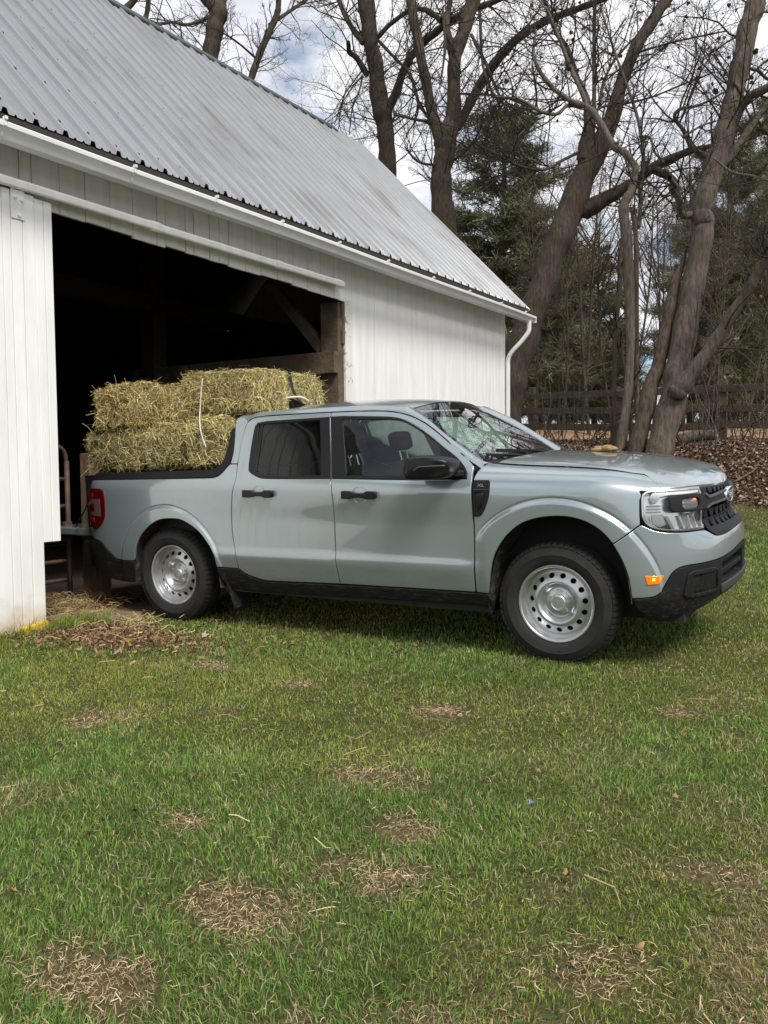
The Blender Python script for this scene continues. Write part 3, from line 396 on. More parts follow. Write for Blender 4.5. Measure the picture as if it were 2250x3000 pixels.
for a in [strawbits(int(8500*d[2]*d[3]*3.1*(.45+.55*((i_*7)%5)/4)),lambda n,d=d:d[0]+rng.normal(0,.55*d[2],n),lambda n,d=d:d[1]+rng.normal(0,.55*d[3],n),.009,.030,.0009,.0018,DS,.016,.35) for i_,d in enumerate(DEAD)]+[strawbits(2600,lambda n:rng.normal(0,.50,n),lambda n:rng.normal(-1.58,.21,n),.015,.05,.006,.016,BK,.03,.5),
          strawbits(170,lambda n:rng.normal(0,.36,n),lambda n:rng.normal(-1.5,.18,n),.05,.17,.003,.006,SB[[0,3]],.04),
          strawbits(130,lambda n:rng.normal(-.12,.10,n),lambda n:rng.normal(-1.12,.08,n),.05,.2,.003,.005,SB[[0,3]],.08,.35),
          strawbits(500,lambda n:rng.uniform(.3,2.2,n),lambda n:rng.normal(-1.05,.18,n),.012,.04,.006,.014,BK,.015,.4),
          strawbits(60,lambda n:rng.uniform(.5,5,n),lambda n:rng.uniform(-4,-1.3,n),.05,.15,.0025,.004,SB[[0,3]],.05),
          strawbits(1600,lambda n:rng.normal(-1.25,.28,n),lambda n:rng.normal(-1.05,.28,n),.04,.18,.003,.006,SB,.09,.4)]:
    vs.append(a[0]);qs.append(a[1]+of);cs.append(a[2]);of+=len(a[0])
o=fast_mesh('straw_litter',np.vstack(vs),np.vstack(qs),np.zeros((0,3)),smat,cols=np.vstack(cs)); tag(o,'loose straw, bark crumbs and hay scattered by the rear wheel and doorway','straw',kind='stuff')

# dead leaves: a sheet of litter on the bank, single ones in the lawn
def leaf_shape():
    a=np.linspace(0,2*math.pi,9,endpoint=False); r=np.array([1,.62,.78,.5,.55,.5,.78,.62,.9][:9])*.5
    return np.stack([r*np.cos(a),r*np.sin(a),.18*np.abs(np.sin(a*1.0))*r*2],1)
LS=leaf_shape()
lmat=mat('dead_leaf',(.2,.1,.05),.75,attr=True,spec=.25)
def lobed():
    a=[];r=[]
    for c_,L_ in ((0,1.),(.95,.88),(1.9,.62),(-1.9,.62),(-.95,.88)):
        for da,rr in ((-.34,.56),(-.20,.72),(-.06,.92),(0,1.),(.08,.88),(.22,.70)): a.append(c_+da);r.append(rr*L_*.5)
    a=np.array(a);r=np.array(r);o=np.argsort(a);a=a[o];r=r[o]; return np.stack([r*np.cos(a),r*np.sin(a),.22*np.abs(np.sin(a))*r*2+.10*np.cos(a*5)*r],1)
LOB=lobed()
def leafcloud(P,size,cols,tilt=.5,LS=LS):
    n=len(P); k=len(LS); a=rng.uniform(0,2*math.pi,n); t=rng.normal(0,tilt,n); b=rng.normal(0,tilt,n); curl=rng.uniform(.3,2.6,n)
    sh=np.broadcast_to(LS,(n,k,3)).copy(); sh[:,:,2]*=curl[:,None]; sh*=size[:,None,None]
    ca,sa=np.cos(a)[:,None],np.sin(a)[:,None]; x=sh[:,:,0]*ca-sh[:,:,1]*sa; y=sh[:,:,0]*sa+sh[:,:,1]*ca; z=sh[:,:,2]
    y2=y*np.cos(t)[:,None]-z*np.sin(t)[:,None]; z=y*np.sin(t)[:,None]+z*np.cos(t)[:,None]
    x2=x*np.cos(b)[:,None]+z*np.sin(b)[:,None]; z=-x*np.sin(b)[:,None]+z*np.cos(b)[:,None]
    rim=np.stack([x2,y2,z],-1)+P[:,None,:]; cen=P[:,None,:]+0*rim[:,:1]
    v=np.concatenate([cen,rim],1); o=np.arange(n)*(k+1)
    tr=np.concatenate([np.stack([o,o+1+i,o+1+(i+1)%k],1) for i in range(k)])
    c=np.ones((n,k+1,4)); c[:,:,:3]=(cols[rng.integers(0,len(cols),n)]*rng.uniform(.5,1.3,n)[:,None])[:,None,:]
    return v.reshape(-1,3),tr,c.reshape(-1,4)
LC=np.array([(.20,.125,.082),(.130,.084,.057),(.24,.160,.110),(.31,.22,.155),(.085,.058,.044)])
w=rng.uniform(10.3,17.2,60000); t=rng.uniform(-1,1,60000)*(w*.47+.5); x=CP[0]-.5061*w+.8625*t; y=CP[1]+.8625*w+.5061*t
k=(rng.random(len(x))<litter_mask(x,y))&(barn_mask(x,y)>.9); x,y=x[k],y[k]
P=np.stack([x,y,ground(x,y)+rng.uniform(.005,.05,len(x))],1)
v,tr_,c=leafcloud(P,rng.uniform(.028,.075,len(x)),LC)
o=fast_mesh('leaf_litter',v,np.zeros((0,4)),tr_,lmat,cols=c); tag(o,'thick brown leaf litter covering the bank under the trees','leaves',kind='stuff')
def one_leaf(name,label,x,y,size,col,group=None,z=.018,tilt=.55):
    v,tr_,c=leafcloud(np.array([[x,y,float(ground(x,y))+z]]),np.array([size]),np.array([col]),tilt,LOB)
    o=fast_mesh(name,v,np.zeros((0,4)),tr_,lmat,cols=c); return tag(o,label,'leaf',group)
one_leaf('fallen_leaf','tan leaf standing on edge in the grass by two dead straw patches',3.575,-3.78,.055,(.36,.24,.12),z=.035,tilt=1.2)
one_leaf('fallen_leaf','pale tan leaf lying left of the truck below the rear wheel',.62,-2.02,.085,(.42,.30,.20),z=.035)
one_leaf('fallen_leaf','bright yellow leaf on the bark crumbs near the rear wheel',.40,-1.72,.07,(.72,.48,.06),z=.045,tilt=.9)
one_leaf('fallen_leaf','pale greyish leaf beside the bark crumbs under the rear door',.72,-1.33,.085,(.52,.45,.38),z=.03)
one_leaf('fallen_leaf','dark crumpled leaf clump in the lower middle of the lawn',3.98,-4.02,.05,(.07,.035,.025),z=.03,tilt=1.0)
one_leaf('fallen_leaf','orange tan leaf at the lower left edge of the lawn',2.72,-4.28,.05,(.40,.20,.10),z=.03,tilt=.9)
gl='small curled brown dead leaf lying in the lawn'
for i in range(60):
    w=rng.uniform(1.6,6.5); t=rng.uniform(-1,1)*w*.44; x=CP[0]-.5061*w+.8625*t; y=CP[1]+.8625*w+.5061*t
    if x<-.3 or (y>-1.0 and x<3.9): y=-1.2-rng.random()*1.5; x=max(x,.2)
    one_leaf('fallen_leaf',gl,x,y,rng.uniform(.022,.048),[(.24,.12,.055),(.16,.08,.042),(.32,.19,.10),(.10,.055,.035)][i%4],'small brown leaves scattered over the lawn',z=.022,tilt=.9)
one_leaf('fallen_leaf','reddish leaf on the grass under the front bumper corner',5.15,.15,.10,(.36,.12,.06),z=.03)
# scrap of blue plastic
bm_=MB(); P=np.array([[0,0,.0],[.020,.004,.010],[.017,.016,.002],[-.003,.014,.012]]); bm_.add(np.vstack([P,P+[0,0,-.002]])+[3.72,-3.02,.03],[(0,1,2,3),(7,6,5,4),(0,4,5,1),(1,5,6,2),(2,6,7,3),(3,7,4,0)])
tag(bm_.build('plastic_scrap',mat('blue_plastic',(.10,.18,.33),.4)),'tiny crumpled pale blue plastic scrap in the grass','litter')
# ------------------------------------------------------------------ barn
WX=-.70                                   # outer face of the front wall
def wpaint(name,base,dirt,stretch=(1,1,1)):
    """old white paint: vertical weather streaks, faint peeling, earth splashed along the foot"""
    m=mat(name,base,.62,var=tuple(c*.88 for c in base),vs=3,bump=.12,bs=40,stretch=(3,3,.35),spec=.3)
    n=m.node_tree.nodes; l=m.node_tree.links; b=n['Principled BSDF']; src=b.inputs['Base Color'].links[0].from_socket
    t=n.new('ShaderNodeTexCoord'); s=n.new('ShaderNodeSeparateXYZ'); l.new(t.outputs['Object'],s.inputs[0])
    x=n.new('ShaderNodeTexNoise'); x.inputs['Scale'].default_value=7; x.inputs['Detail'].default_value=5; l.new(t.outputs['Object'],x.inputs['Vector'])
    a=n.new('ShaderNodeMath'); a.operation='MULTIPLY_ADD'; a.inputs[1].default_value=.35; l.new(x.outputs['Fac'],a.inputs[0]); l.new(s.outputs['Z'],a.inputs[2])
    r=n.new('ShaderNodeMapRange'); r.inputs['From Min'].default_value=.42; r.inputs['From Max'].default_value=.18; l.new(a.outputs[0],r.inputs['Value'])
    f=n.new('ShaderNodeMath'); f.operation='MULTIPLY'; f.inputs[1].default_value=dirt; l.new(r.outputs[0],f.inputs[0])
    k=n.new('ShaderNodeMix'); k.data_type='RGBA'; l.new(f.outputs[0],k.inputs[0]); l.new(src,k.inputs[6]); k.inputs[7].default_value=(.46,.33,.22,1); l.new(k.outputs[2],b.inputs['Base Color'])
    # peeled specks
    p=n.new('ShaderNodeTexNoise'); p.inputs['Scale'].default_value=26; p.inputs['Detail'].default_value=8; p.inputs['Roughness'].default_value=.7; l.new(t.outputs['Object'],p.inputs['Vector'])
    q=n.new('ShaderNodeMapRange'); q.inputs['From Min'].default_value=.685; q.inputs['From Max'].default_value=.72; l.new(p.outputs['Fac'],q.inputs['Value'])
    k2=n.new('ShaderNodeMix'); k2.data_type='RGBA'; l.new(q.outputs[0],k2.inputs[0]); l.new(k.outputs[2],k2.inputs[6]); k2.inputs[7].default_value=(.40,.34,.28,1); l.new(k2.outputs[2],b.inputs['Base Color'])
    return m
M_WALL=wpaint('white_board_paint',(.83,.825,.80),.8)
M_DOOR=wpaint('white_door_paint',(.86,.855,.83),.85)
M_PEEL=mat('peeling_paint',(.74,.72,.68),.7,var=(.36,.28,.22),vs=16,ramp=(.56,.66),bump=.3,bs=60)
M_GUT=mat('gutter_white',(.74,.75,.74),.35,var=(.66,.67,.65),vs=3)
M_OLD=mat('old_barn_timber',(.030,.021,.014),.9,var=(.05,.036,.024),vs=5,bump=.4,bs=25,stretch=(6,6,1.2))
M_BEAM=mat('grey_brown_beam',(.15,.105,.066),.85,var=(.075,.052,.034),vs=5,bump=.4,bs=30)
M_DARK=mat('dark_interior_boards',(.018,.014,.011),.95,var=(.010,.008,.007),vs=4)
M_DIRT=mat('dirt_floor',(.075,.052,.034),.95,var=(.045,.032,.022),vs=5,bump=.5,bs=18)
M_RUST=mat('rusty_red_tube',(.16,.085,.06),.7,var=(.08,.05,.04),vs=9)
def roofm():
    m=mat('galvanised_roof',(.44,.44,.445),.42,metal=.55,spec=.5)
    n=m.node_tree.nodes; l=m.node_tree.links; b=n['Principled BSDF']
    t=n.new('ShaderNodeTexCoord'); mp=n.new('ShaderNodeMapping'); mp.inputs['Scale'].default_value=(.5,9,.5); l.new(t.outputs['Object'],mp.inputs[0])
    x=n.new('ShaderNodeTexNoise'); x.inputs['Scale'].default_value=1.6; x.inputs['Detail'].default_value=7; x.inputs['Roughness'].default_value=.65; l.new(mp.outputs[0],x.inputs['Vector'])
    y=n.new('ShaderNodeTexNoise'); y.inputs['Scale'].default_value=1.1; y.inputs['Detail'].default_value=6; l.new(t.outputs['Object'],y.inputs['Vector'])
    a=n.new('ShaderNodeMath'); a.operation='ADD'; l.new(x.outputs['Fac'],a.inputs[0]); l.new(y.outputs['Fac'],a.inputs[1])
    r=n.new('ShaderNodeValToRGB'); e=r.color_ramp.elements; e[0].position=.74; e[0].color=(.215,.210,.210,1); e[1].position=1.05; e[1].color=(.315,.320,.330,1)
    h=n.new('ShaderNodeMath'); h.operation='MULTIPLY'; h.inputs[1].default_value=1.0; l.new(a.outputs[0],h.inputs[0]); l.new(h.outputs[0],r.inputs[0]); l.new(r.outputs[0],b.inputs['Base Color'])
    g=n.new('ShaderNodeMapRange'); g.inputs['From Min'].default_value=.7; g.inputs['From Max'].default_value=1.2; g.inputs['To Min'].default_value=.55; g.inputs['To Max'].default_value=.36; l.new(a.outputs[0],g.inputs['Value']); l.new(g.outputs[0],b.inputs['Roughness'])
    return m
M_ROOF=roofm()
M_CAP=mat('dark_ridge_cap',(.030,.045,.042),.5)
barn=empty('barn','white wooden barn with open sliding door and grey ribbed metal roof','barn',(-3.6,2.5,0))
BO=np.array([-3.6,2.5,0])
def bshift(mb):
    for i,v in enumerate(mb.v): mb.v[i]=v-BO
    return mb
rb=np.random.default_rng(4)
def boards(mb,y0,y1,z0,z1,x=WX,th=.024,wlo=.10,whi=.24,rag=0.,gap=.007,zf=None):
    y=y0
    while y<y1-.02:
        w=min(rb.choice([.105,.135,.21,.245,.27]),y1-y); 
        if y1-y-w<.07: w=y1-y
        dx=rb.uniform(-.002,.002); b=z0+rb.uniform(-rag,rag); t0,t1=(z1,z1) if zf is None else (zf(y),zf(y+w))
        g=gap*rb.uniform(.6,1.2)
        x0,x1=x-th+dx,x+dx; c=.004
        v=[(x1,y+g/2+c,b),(x1,y+w-g/2-c,b),(x1,y+w-g/2-c,t1),(x1,y+g/2+c,t0),(x1-c,y+g/2,b),(x1-c,y+w-g/2,b),(x1-c,y+w-g/2,t1),(x1-c,y+g/2,t0),(x0,y+g/2,b),(x0,y+w-g/2,b),(x0,y+w-g/2,t1),(x0,y+g/2,t0)]
        mb.add(v,[(0,1,2,3),(4,0,3,7),(1,5,6,2),(8,4,7,11),(5,9,10,6),(9,8,11,10),(3,2,6,7),(7,6,10,11),(1,0,4,5),(5,4,8,9)])
        y+=w
zed=lambda y:3.622+.0212*y            # underside of the eave line along the wall
ztop=lambda y: zed(y)+.18
OPY0,OPY1=-1.62,2.70
w_=MB(); boards(w_,OPY1+.16,7.53,-.3,0,zf=ztop); bshift(w_).build('wall',M_WALL,barn)
w_=MB(); boards(w_,-6.4,OPY0,.02,0,zf=ztop); bshift(w_).build('wall',M_WALL,barn)
w_=MB(); boards(w_,OPY0,OPY1+.16,3.12,0,zf=ztop,rag=.012); bshift(w_).build('header_boards',M_WALL,barn)
w_=MB(); w_.box((WX-.03,OPY1+.005,.0),(WX+.004,OPY1+.155,3.135)); bshift(w_).build('door_jamb',M_PEEL,barn,bevel=.004)
# other walls close the barn in
w_=MB(); XB=-6.55
w_.box((XB-.05,-6.4,-.1),(XB,7.53,4.0)); w_.box((XB,7.44,-.3),(WX-.03,7.50,3.75)); w_.box((XB,-6.4,-.1),(WX-.03,-6.34,3.75))
for ys in (7.46,-6.38):
    v=[(XB,ys-.02,3.75),(WX-.03,ys-.02,3.75),(-3.61,ys-.02,6.9)]+[(XB,ys+.02,3.75),(WX-.03,ys+.02,3.75),(-3.61,ys+.02,6.9)]
    w_.add(v,[(0,1,2),(5,4,3),(0,3,4,1),(1,4,5,2),(2,5,3,0)])
bshift(w_).build('gable_wall',M_WALL,barn)
# dark inner lining
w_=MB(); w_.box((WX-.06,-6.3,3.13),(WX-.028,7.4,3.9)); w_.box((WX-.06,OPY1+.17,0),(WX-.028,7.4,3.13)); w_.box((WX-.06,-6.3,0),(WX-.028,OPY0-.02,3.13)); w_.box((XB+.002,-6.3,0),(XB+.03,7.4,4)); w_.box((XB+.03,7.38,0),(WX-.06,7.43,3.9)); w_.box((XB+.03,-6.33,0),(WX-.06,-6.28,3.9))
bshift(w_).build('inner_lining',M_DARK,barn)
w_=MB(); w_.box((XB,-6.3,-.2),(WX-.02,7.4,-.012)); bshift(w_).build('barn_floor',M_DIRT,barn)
# roof: ribbed sheet, rib pitch .2477 m
RP=.2477; YR0,YR1=-6.5,7.93
prof=[]; y=-1.94-RP*20
while y<YR1+.01:
    for dy,h in [(-.030,0),(-.015,.027),(.015,.027),(.030,0),(.070,0),(.079,.010),(.089,.010),(.098,0),(.146,0),(.155,.010),(.165,.010),(.174,0)]:
        if YR0<=y+dy<=YR1: prof.append((y+dy,h))
    y+=RP
prof.sort(); prof=np.array(prof)
zr=lambda x,y: 3.622+.0212*y+(-.4-x)*1.028
def roofside(mb,sgn):
    xs=np.linspace(-.40,-3.61,13); V=[];F=[];n=len(prof); sag=.012
    for i,x in enumerate(xs):
        for (y,h) in prof:
            z=zr(x,y)+h*1.43*.99; xx=x if sgn>0 else -7.22-x
            V.append((xx,y,z+sag*math.sin(y*1.7+i*.6)*.25))
    for i in range(len(xs)-1):
        for j in range(n-1):
            q=(i*n+j,i*n+j+1,(i+1)*n+j+1,(i+1)*n+j); F.append(q if sgn>0 else q[::-1])
    mb.add(V,F)
rm=MB(); roofside(rm,1); roofside(rm,-1)
# screws beside the ribs (pattern of the sheet)
nrm=np.array([.717,0,.697])
y=-1.94-RP*5
kk=0
while y<YR1-.1:
    for j in range(7):
        x=-.52-j*.47; 
        for dy in (.052,):
            c=np.array([x+rb.uniform(-.03,.03),y+dy,0]); c[2]=zr(c[0],c[1])+.001
            a=np.linspace(0,2*math.pi,6,endpoint=False); e1=np.array([0,1,0]);e2=np.cross(nrm,e1)
            rr=.015; ring=[c+rr*(math.cos(t)*e1+math.sin(t)*e2) for t in a]; top=[c+nrm*.016+rr*.7*(math.cos(t)*e1+math.sin(t)*e2) for t in a]
            rm.add(ring+top,[(i,(i+1)%6,6+(i+1)%6,6+i) for i in range(6)]+[tuple(range(6,12))]); kk+=1
    y+=RP
roof=bshift(rm).build('roof',[M_ROOF,mat('screw_head',(.045,.045,.045),.7)],barn)
nm=len(roof.data.polygons); mi=np.zeros(nm,np.int32); mi[nm-kk*7:]=1; roof.data.polygons.foreach_set('material_index',mi)
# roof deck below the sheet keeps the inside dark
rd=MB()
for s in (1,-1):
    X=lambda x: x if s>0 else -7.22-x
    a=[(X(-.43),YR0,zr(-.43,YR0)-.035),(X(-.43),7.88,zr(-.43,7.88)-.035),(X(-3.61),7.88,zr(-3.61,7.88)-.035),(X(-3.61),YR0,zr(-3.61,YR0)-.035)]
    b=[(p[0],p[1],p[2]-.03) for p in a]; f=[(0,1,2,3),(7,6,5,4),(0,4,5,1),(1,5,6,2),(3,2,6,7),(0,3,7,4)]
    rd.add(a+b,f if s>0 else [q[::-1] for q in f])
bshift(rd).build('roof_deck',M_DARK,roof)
rc=MB(); n=40
for i in range(n):
    ya,yb=YR0+(6.9-YR0)*i/n,YR0+(6.9-YR0)*(i+1)/n-.004; za,zb=zr(-3.61,ya)+.018,zr(-3.61,yb)+.018
    for s in (1,-1):
        rc.add([(-3.61,ya,za+.03),(-3.61,yb,zb+.03),(-3.61+s*.10,yb,zb-.070),(-3.61+s*.10,ya,za-.070),(-3.61,ya,za+.005),(-3.61,yb,zb+.005),(-3.61+s*.10,yb,zb-.095),(-3.61+s*.10,ya,za-.095)],[(0,1,2,3),(7,6,5,4),(3,2,6,7),(0,3,7,4),(2,1,5,6)] if s<0 else [(3,2,1,0),(4,5,6,7),(7,6,2,3),(4,7,3,0),(6,5,1,2)])
bshift(rc).build('ridge_cap',M_CAP,roof)
rk=MB(); rk.beam((-.42,7.9,zr(-.42,7.9)-.05),(-3.60,7.9,zr(-3.60,7.9)-.05),.03,.09,up=(.7,0,.7)); bshift(rk).build('rake_trim',M_GUT,roof)
# dark eave board behind the gutter and sloping soffit with rafter tails
ev=MB(); ev.beam((-.418,-6.45,zr(-.4,-6.45)-.055),(-.418,7.88,zr(-.4,7.88)-.055),.02,.10,up=(0,0,1)); bshift(ev).build('eave_board',mat('weathered_eave_board',(.032,.024,.021),.85),barn)
sf=MB(); sf.add([(-.43,-6.4,zed(-6.4)-.11),(-.43,7.85,zed(7.85)-.11),(WX-.005,7.85,zed(7.85)+.06),(WX-.005,-6.4,zed(-6.4)+.06)]+[(-.43,-6.4,zed(-6.4)-.09),(-.43,7.85,zed(7.85)-.09),(WX-.005,7.85,zed(7.85)+.08),(WX-.005,-6.4,zed(-6.4)+.08)],[(0,1,2,3),(7,6,5,4),(0,4,5,1),(1,5,6,2),(2,6,7,3),(3,7,4,0)])
for y in np.arange(-5.4,7.8,1.25): sf.beam((-.44,y,zed(y)-.125),(WX+.005,y,zed(y)+.02),.05,.05)
bshift(sf).build('soffit',mat('soffit_white',(.55,.54,.51),.7,var=(.44,.43,.40),vs=4),barn)
# K-style gutter
gz=lambda y:3.50+.0188*y
gp=[(-.385,.0),(-.385,-.098),(-.30,-.098),(-.292,-.085),(-.282,-.060),(-.262,-.038),(-.252,-.030),(-.250,-.004),(-.256,.004),(-.270,.004),(-.270,-.004),(-.258,-.008),(-.262,-.030),(-.272,-.036),(-.292,-.060),(-.300,-.080),(-.308,-.088),(-.377,-.088),(-.377,.0)]
gt=MB(); ysec=np.linspace(-6.45,7.84,60); V=[];F=[];k=len(gp)
for y in ysec:
    for (x,z) in gp: V.append((x,y,gz(y)+z+.004*math.sin(y*1.3)))
for i in range(len(ysec)-1):
    for j in range(k): F.append((i*k+j,i*k+(j+1)%k,(i+1)*k+(j+1)%k,(i+1)*k+j))
F.append(tuple(range(k))); F.append(tuple((len(ysec)-1)*k+j for j in range(k))[::-1])
gt.add(V,F); bm=bshift(gt)
gutter=bm.build('gutter',M_GUT,barn,auto=35)
e_=MB(); e_.box((-.384,7.838,gz(7.84)-.097),(-.252,7.846,gz(7.84)-.0)); bshift(e_).build('end_cap',M_GUT,gutter)
for y in (-3.55,-2.05,-.93,.0,.93,1.92,2.95,4.1,5.2,6.35,7.35):
    b_=MB(); pts=[(-.383,.008),(-.262,.010),(-.246,.004),(-.244,-.030),(-.258,-.042),(-.277,-.062),(-.288,-.088),(-.302,-.103)]
    P=np.array([(x,y,gz(y)+z+.002+.004*math.sin(y*1.3)) for x,z in pts])
    V=np.vstack([P+[0,-.011,0],P+[0,.011,0],P+[.0,-.011,.004],P+[.0,.011,.004]]); n=len(P); F=[]
    for i in range(n-1): F+=[(i,i+1,n+i+1,n+i),(2*n+i,3*n+i,3*n+i+1,2*n+i+1),(i,2*n+i,2*n+i+1,i+1),(n+i,n+i+1,3*n+i+1,3*n+i)]
    b_.add(V,F); b_.box((-.262,y-.008,gz(y)+.008),(-.235,y+.012,gz(y)+.028)); bshift(b_).build('gutter_bracket',M_GUT,gutter)
ds=MB(); P=crs([(-.315,7.66,gz(7.66)-.07),(-.315,7.66,gz(7.66)-.17),(-.33,7.655,gz(7.66)-.27),(-.44,7.62,gz(7.66)-.42),(-.58,7.565,gz(7.66)-.58),(-.64,7.555,gz(7.66)-.70),(-.645,7.555,gz(7.66)-.85)],6)
ds.tube(np.vstack([P,[(-.645,7.555,.8)]]),.037,14); bshift(ds).build('downspout',M_GUT,barn,auto=50)
cb_=MB(); cb_.box((WX-.03,7.50,-.2),(WX+.006,7.56,3.78)); bshift(cb_).build('corner_board',M_WALL,barn)
# track cover over the door rail: three lengths with sleeves
ty0,ty1=-6.2,2.52; tz=lambda y:3.263+.0123*y
tk=MB(); secs=[ty0,-1.93,-.40,1.30,ty1]
pr=[(WX+.002,.0),(-.62,.006),(-.585,-.004),(-.572,-.022),(-.572,-.062),(-.580,-.074),(-.60,-.074),(-.60,-.04),(WX+.002,-.03)]
def extr(mb,pr,ya,yb,zf,s=1.0):
    k=len(pr); V=[(x,y,zf(y)+z) for y in (ya,yb) for x,z in pr]
    mb.add(V,[(j,(j+1)%k,k+(j+1)%k,k+j) for j in range(k)]+[tuple(range(k))[::-1],tuple(range(k,2*k))])
for i in range(4): extr(tk,pr,secs[i],secs[i+1]-.003,lambda y,i=i:tz(y)+.003*(i%2))
bshift(tk).build('track_cover',M_WALL,barn,bevel=.004)
sv=[(WX+.003,.008),(-.62,.014),(-.580,.004),(-.564,-.020),(-.564,-.066),(-.578,-.082),(-.606,-.082),(-.606,-.04),(WX+.003,-.03)]
for y in (-1.93,-.40,1.30,2.40):
    s_=MB(); extr(s_,sv,y-.05,y+.06,tz); bshift(s_).build('track_sleeve',M_WALL,barn,bevel=.003)
# sliding door slid to the left: boards, lower right corner cut away
sd_=empty('sliding_door','white board sliding door of the barn, slid open with notched lower corner','door',(-.64,-2.9,0)); DO=np.array([-.64,-2.9,0])
def dshift(mb):
    for i,v in enumerate(mb.v): mb.v[i]=v-DO
    return mb
d_=MB()
edges=[-5.0,-4.72,-4.44,-4.16,-3.88,-3.60,-3.32,-3.04,-2.76,-2.50,-2.24,-2.10,-1.975,-1.835,-1.765,-1.67,-1.565]
for a,b in zip(edges[:-1],edges[1:]):
    x=-.610+rb.uniform(-.001,.001); boards(d_,a,b-.001,.015,3.16-.0*(a),x=x,th=.03,gap=.004)
d_.v[-1][:,1]=np.clip(d_.v[-1][:,1],-9,-1.566)
boards(d_,-1.566,-1.49,.648,3.15,x=-.6105,th=.03,gap=.003); boards(d_,-1.49,-1.418,.648,3.148,x=-.6095,th=.03,gap=.003)
panel_=dshift(d_).build('door_boards',M_DOOR,sd_)
fr=MB(); fr.box((-.69,-5.0,.05),(-.645,-1.60,.17)); fr.box((-.69,-5.0,2.9),(-.645,-1.45,3.05)); dshift(fr).build('door_ledge',M_DOOR,sd_)
hg=MB(); hg.box((-.609,-1.765,2.965),(-.600,-1.655,3.175)); hg.box((-.655,-1.735,3.165),(-.60,-1.69,3.20))
for (yy,zz) in ((-1.735,3.11),(-1.68,3.10),(-1.705,2.99)): hg.lathe([(.0,.016),(.010,.016),(.012,.008),(.012,0)],Matrix.Translation((-.601,yy,zz))@Matrix.Rotation(R(90),4,'Y'),8)
dshift(hg).build('door_hanger',M_DOOR,sd_,bevel=.002)
# yellow door stay at the foot of the door
yb=MB(); M0=Matrix.Translation((-.545,-1.72,.035))@Matrix.Rotation(R(86),4,'Z')@Matrix.Rotation(R(-9),4,'Y')
yb.box((-.10,-.035,-.03),(.10,.035,.035),M0); yb.box((-.11,-.045,-.055),(-.02,.03,-.025),M0); yb.box((.03,-.04,-.05),(.08,.036,-.03),M0)
yo=yb.build('door_stay',mat('worn_yellow_paint',(.62,.38,.035),.65,var=(.30,.20,.06),vs=25,ramp=(.5,.7),bump=.3),bevel=.008); tag(yo,'worn yellow block lying against the foot of the white sliding door','block')
# interior timbers
it=MB()
it.box((-.98,2.605,-.02),(-.735,2.83,3.10)); bshift(it).build('door_post',M_BEAM,barn,bevel=.006)
it=MB(); it.box((-.735+.002,2.66,2.62),(-.705,2.80,3.12)); bshift(it).build('post_pad',M_BEAM,barn,bevel=.004)
it=MB(); it.beam((-.74,2.585,2.40),(-4.0,2.585,2.40),.12,.25); bshift(it).build('tie_beam',M_BEAM,barn,bevel=.006)
it=MB(); it.beam((-.95,2.68,2.52),(-1.75,2.68,3.42),.11,.13); bshift(it).build('brace',M_BEAM,barn,bevel=.006)
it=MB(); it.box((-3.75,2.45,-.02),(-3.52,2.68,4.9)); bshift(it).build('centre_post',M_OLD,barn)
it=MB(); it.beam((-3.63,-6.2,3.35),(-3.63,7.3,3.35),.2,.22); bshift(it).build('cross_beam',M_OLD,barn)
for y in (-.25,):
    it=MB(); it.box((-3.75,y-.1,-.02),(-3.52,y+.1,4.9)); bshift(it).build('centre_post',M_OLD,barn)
wi=MB(); wi.tube(crs([(-.735,2.70,3.0),(-.73,2.66,2.86),(-.728,2.69,2.7),(-.728,2.74,2.55),(-.728,2.745,2.2),(-.728,2.74,1.5)],8),.006,6); bshift(wi).build('cable',mat('old_cable',(.35,.28,.17),.6),barn)
# wooden stub post and tube gate inside the doorway
ps=MB(); ps.box((-1.53,-.455,-.02),(-1.41,-.335,1.33)); ps.box((-1.54,-.35,.0),(-1.44,-.20,.28)); po=ps.build('wooden_post',mat('pale_rough_post',(.24,.16,.09),.85,var=(.12,.08,.05),vs=8,bump=.4,stretch=(4,4,.8)),bevel=.008)
tag(po,'rough wooden post inside the barn doorway behind the truck tail','post')
gate=empty('tube_gate','rusty red tube gate standing inside the barn door left of the truck','gate',(-1.55,-1.0,0))
for z in (.20,.37,.56,.86,1.10,1.42):
    t=MB(); e=np.array([(-1.57,-2.1,z),(-1.56,-1.3,z),(-1.55,-.62,z)]) if z<1.4 else np.array([(-1.57,-2.1,1.40),(-1.56,-1.2,1.42),(-1.55,-.78,1.41),(-1.55,-.62,1.36),(-1.55,-.58,1.24)])
    t.tube(crs(e,4)-np.array([-1.55,-1.0,0]),.019,10); t.build('gate_rail',M_RUST,gate,smooth=True)
t=MB(); t.tube(np.array([(-1.545,-.585,.06),(-1.545,-.585,1.26)])-np.array([-1.55,-1.0,0]),.022,10); t.build('gate_stile',M_RUST,gate,smooth=True)
t=MB(); t.box((-.02,.36,.55),(.03,.44,.72)); t.build('gate_latch',M_RUST,gate,bevel=.004)
